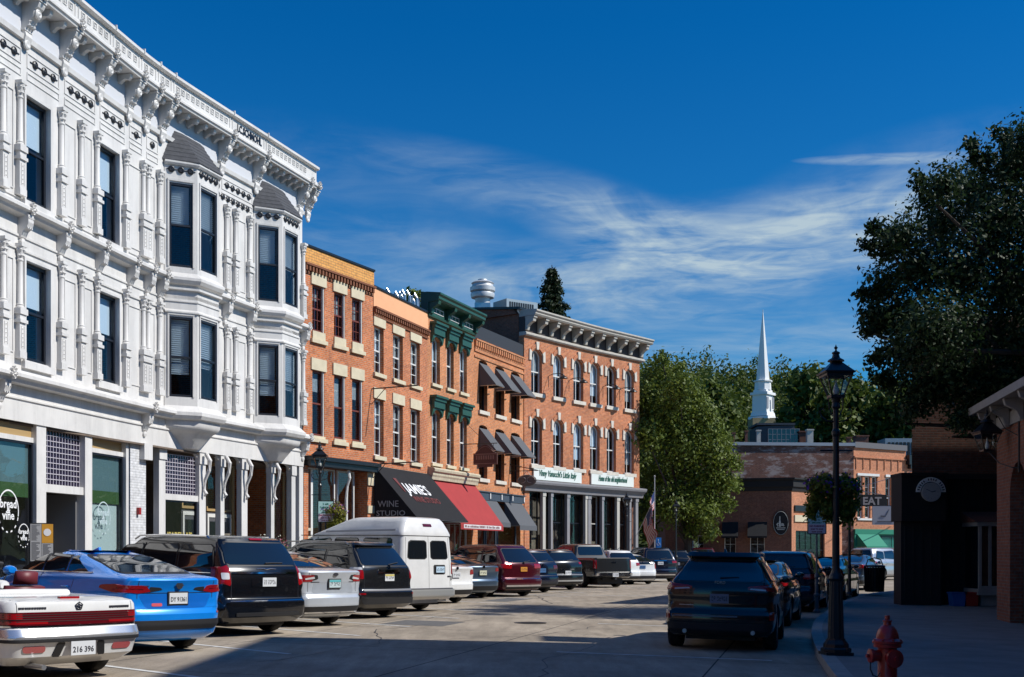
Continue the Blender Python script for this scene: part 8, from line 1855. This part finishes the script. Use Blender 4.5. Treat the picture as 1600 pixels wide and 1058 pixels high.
for (px, py0, w_, Y, nm, lb) in ((1185, 672, .14, 87, 'roof_pipe', 'white roof pipe at the left of the glazed dormer'), (1166, 673, .10, 87, 'roof_pipe', 'thin roof pipe near the left end of the weathered wall'), (1146, 676, .1, 88, 'roof_pipe', 'short roof pipe over the leftmost end of the weathered wall'), (1265, 671, .22, 87, 'chimney', 'pale chimney beside the glazed dormer'), (1255, 674, .35, 88, 'chimney', 'dark chimney right behind the pale one'), (1326, 683, .14, 88, 'roof_pipe', 'small pointed roof vent near the corner of the weathered wall'), (1345, 681, .45, 89, 'chimney', 'squat dark chimney over the orange brick front')):
    X = (px-CX0)/FPX*Y; z = CH+(HY-py0)/FPX*Y; r = empty(nm, (X, Y, 8.95), label=lb, cat='chimney' if nm == 'chimney' else 'roof pipe'); mb = MB(); mb.box(X-w_, X+w_, Y-w_, Y+w_, 8.9, z-.1); mb.box(X-w_-.05, X+w_+.05, Y-w_-.05, Y+w_+.05, z-.1, z); mb.build('stack', white_stone if px in (1185, 1265) else brickD, r, ID)
r = empty('air_unit', (30.4, 93, 8), label='large grey rooftop air unit at the far right end of the street', cat='air unit'); mb = MB(); mb.box(29.0, 31.8, 92, 94, 8, 10.4); mb.build('casing', hv, r, ID); mb = MB(); [mb.box(29.2+i*.3, 29.4+i*.3, 91.95, 91.99, 8.6, 10.1) for i in range(8)]; mb.build('grille', black, r, ID)
# hanging signs at the far end
def hung(name, px0, px1, py0, py1, Y, m, label, cat='sign'):
    x0, x1 = (px0-CX0)/FPX*Y, (px1-CX0)/FPX*Y; z1, z0 = CH+(HY-py0)/FPX*Y, CH+(HY-py1)/FPX*Y; r = empty(name, ((x0+x1)/2, Y, z0), label=label, cat=cat)
    mb = MB(); mb.box(x0, x1, Y-.04, Y+.04, z0, z1); mb.build('board', m, r, ID); return r, x0, x1, z0, z1
r, x0, x1, z0, z1 = hung('hanging_sign', 1337, 1385, 773, 791, 70, mat('matt_black'), 'black EAT sign hanging on an iron bracket')
text('EAT', .62, mat('grey_sign_letter', (.33, .28, .26), .6), 'sign_lettering', r, lambda x, d, z: (x0+.42+x, 69.955-d, z0+.1+z), w=1.1, bold=.02)
mb = MB(); mb.tube([(x0-.2, 70, z1+.3), (29.5, 86, z1+.3)], .03, 5); mb.tube([(x0-.2, 70, z1+.3), (29.5, 86, z1+2.6)], .02, 5); [mb.tube([(a, 70, z1), (a, 70+(a-x0)*.4, z1+.3)], .015, 4) for a in (x0+.3, x1-.3)]; mb.build('bracket', black, r, ID)
r, x0, x1, z0, z1 = hung('hanging_sign', 1363, 1403, 791, 820, 62, mat('sign_grey', (.30, .30, .34), .6), 'grey rectangular signboard with a leaf emblem, below the EAT sign')
mb = MB(); xc, zc = (x0+x1)/2, (z0+z1)/2+.1; mb.prism([(xc-.25, zc-.1), (xc+.0, zc-.12), (xc+.2, zc+.25), (xc+.12, zc+.02), (xc, zc-.18), (xc-.25, zc-.16)], 61.94, 61.955, 'y'); mb.box(x0+.25, x1-.25, 61.94, 61.955, z0+.15, z0+.19); mb.build('leaf_emblem', mat('emblem_dark', (.08, .08, .10), .6), r, ID); mb = MB(); mb.tube([(x0, 62, z1), (x1+4, 62, z1+.1)], .025, 5); mb.build('bracket', black, r, ID)
# church with white steeple
ch = empty('church', (29.6, 140, 0), label='church with slender white steeple rising above the trees', cat='church')
X, Y = (1192-CX0)/FPX*140, 140; zz = lambda py: CH+(HY-py)/FPX*140
mb = MB(); mb.box(X-1.5, X+1.5, Y-1.5, Y+1.5, 0, zz(655)); mb.build('tower', mat('ochre_stone', (.42, .30, .16), .9, noise=.2), ch, ID)
mb = MB(); s4 = lambda a, b, p0, p1: mb.lathe([(a*1.18, zz(p0)), (b*1.18, zz(p1))], (X, Y, 0), 4, rot=.12); stw = mat('steeple_white', (.82, .82, .80), .5)
s4(1.55, 1.5, 656, 652); s4(1.3, 1.2, 651, 645); s4(1.12, 1.08, 645, 618); s4(1.32, 1.32, 618, 614); s4(1.0, .98, 614, 610); mb.lathe([(1.0, zz(610)), (.95, zz(598)), (1.12, zz(597)), (1.12, zz(595)), (.8, zz(594))], (X, Y, 0), 8); mb.build('belfry', stw, ch, ID)
mb = MB(); mb.lathe([(.82, zz(595)), (.06, zz(490)), (0, zz(488))], (X, Y, 0), 8, rot=.12); mb.tube([(X, Y, zz(490)), (X, Y, zz(484))], .04, 5); mb.build('spire', stw, ch, ID)
mb = MB()
for sx in (-.5, .5):
    a = .35; mb.box(sx*1-.18, sx*1+.18, -1.14, -1.10, zz(640), zz(622))
mb2 = mb.build('louvre', mat('grey_louvre', (.25, .27, .3), .7), ch, lambda x, y, z: (X+x*.78-y*.62*1.0, Y+x*.62+y*.78, z))
mb = MB(); mb.prism([(X-5, 0), (X+5, 0), (X+5, 9), (X, 13), (X-5, 9)], Y+1.6, Y+22, 'y'); mb.build('nave', mat('ochre_stone'), ch, ID)
# hill and wooded slope
def hz(x, y):
    t = max(0, min(1, (y-108)/95)); return -0.3+23*(t*t*(3-2*t))*(1-.22*max(0, min(1, (x-30)/60)))*max(.0, min(1, (x+70)/50))
sheet('hill', mat('hill_grass', (.05, .08, .02), .95, noise=.3), [x*8.0 for x in range(-12, 26)], [y*8.0 for y in range(13, 40)], hz)
rngH = np.random.default_rng(5); L = []
for i in range(820):
    y = rngH.uniform(112, 225); x = rngH.uniform(-10, .62*y)
    if y < 150 and abs(x/y-X/Y) < .035: continue
    b = hz(x, y); h = rngH.uniform(7.5, 12.0); r = rngH.uniform(2.4, 4.0)
    for k in range(4): a = rngH.random()*6.28; L.append((x+r*.45*math.cos(a), y+r*.45*math.sin(a), b+h*(.35+.17*k), r*(1-.13*k), r*(1-.13*k), h*.24, 1.0))
o = leaf_cloud('wood', lf_hill, None, L, 135, .29, rngH); o['kind'] = 'stuff'
for i, (px, pyt, Y) in enumerate(((1045, 610, 92), (1110, 590, 100), (1262, 570, 104), (1300, 600, 100), (1335, 590, 104), (1395, 605, 100), (1440, 610, 98))):
    X_ = (px-CX0)/FPX*Y; zt = CH+(HY-pyt)/FPX*Y
    tree('broadleaf_tree', (X_, Y, 0), 5.0, zt-.8, 3.0+.3*(i % 3), lf_hill, ['tree rising left of the steeple behind the big green tree', 'dense tree left of the steeple with a rounded top', 'tall pointed tree whose top stands left of the foreground lantern', 'tree directly behind the foreground lantern', 'pale green tree right of the foreground lantern', 'tree behind the large rooftop air unit', 'tree at the far right behind the dark building edge'][i], 14, 420, .30, 40+i)
# flags
def flag(root, p0, along, down, sag, name='flag'):
    """stripes and canton on a rippled cloth: p0 hoist top, along = fly direction, down = hoist direction"""
    a, d = Vector(along), Vector(down); p0 = Vector(p0); nrm = a.cross(d).normalized(); mats_ = [mat('flag_red', (.45, .03, .05), .8), mat('flag_white', (.62, .62, .6), .8), mat('flag_blue', (.015, .03, .12), .8)]
    nu, nv = 16, 13; vs = []
    for j in range(nv+1):
        for i in range(nu+1):
            u, v = i/nu, j/nv; q = p0+a*u+d*v+nrm*(.09*math.sin(u*9+v*2)+.05*math.sin(u*17))*u+Vector(sag)*u*u; vs.append(tuple(q))
    mb = MB(); mb.smooth = True
    mb.add(vs, [(j*(nu+1)+i, j*(nu+1)+i+1, (j+1)*(nu+1)+i+1, (j+1)*(nu+1)+i) for j in range(nv) for i in range(nu)])
    mb.m = [2 if (j < 7 and i < 6) else (0 if j % 2 == 0 else 1) for j in range(nv) for i in range(nu)]
    o = mb.build(name, mats_, root, ID); return o
fp = empty('flagpole', (7.95, 66, .1), label='white flagpole with a limp striped flag beside the brick corner building', cat='flagpole')
mb = MB(); mb.tube([(7.95, 66, 0), (7.95, 66, 5.75)], .035, 8, .025); mb.lathe([(0, 5.85), (.05, 5.8), (.05, 5.78), (0, 5.72)], (7.95, 66, 0), 10); mb.build('pole', mat('pale_pole', (.5, .5, .5), .4), fp, ID)
o = flag(fp, (7.93, 66, 4.95), (-.60, -.70, -.75), (.0, 0, -.95), (.35, .1, -.35))
u = F5.ux(993); wf = empty('wall_flag', F5.xf(u, 0, 2.6), label='striped flag on a slanted staff fixed to the last shop column', cat='flag')
pA, pB = Vector(F5.xf(u, .1, 2.6)), Vector(F5.xf(u, 1.9, 3.9)); pB = Vector((7.6, 65.2, 4.0)); mb = MB(); mb.tube([pA, pB], .02, 6); mb.build('staff', mat('pale_pole'), wf, ID)
flag(wf, tuple(pB), (.35, -.1, -1.55), tuple((pA-pB)*.55), (0, 0, -.1))
bs = empty('blue_sign', (8.0, 64.6, .1), label='small blue parking sign with white wheelchair symbol under the flags', cat='sign')
mb = MB(); mb.box(-.15, .15, -.02, 0, 1.65, 2.25); mb.build('board', mat('sign_blue', (.02, .22, .62), .5), bs); mb = MB(); mb.tube([(0, .02, 0), (0, .02, 2.2)], .025, 6); mb.build('post', steel, bs)
mb = MB(); mb.lathe([(0, -.026), (.03, -.026), (.03, -.021), (0, -.021)], (-.02, 0, 2.13), 8, 'y'); mb.tube([(-.02, -.024, 2.1), (-.02, -.024, 1.95), (.05, -.024, 1.95), (.08, -.024, 1.85)], .013, 4); mb.tube([(-.03+.07*math.cos(a), -.024, 1.9+.07*math.sin(a)) for a in [2.2+i*.45 for i in range(9)]], .011, 4); mb.build('symbol', white_ink, bs)
for o in bpy.data.objects:
    for k in ('used', 'proto'):
        if k in o: del o[k]
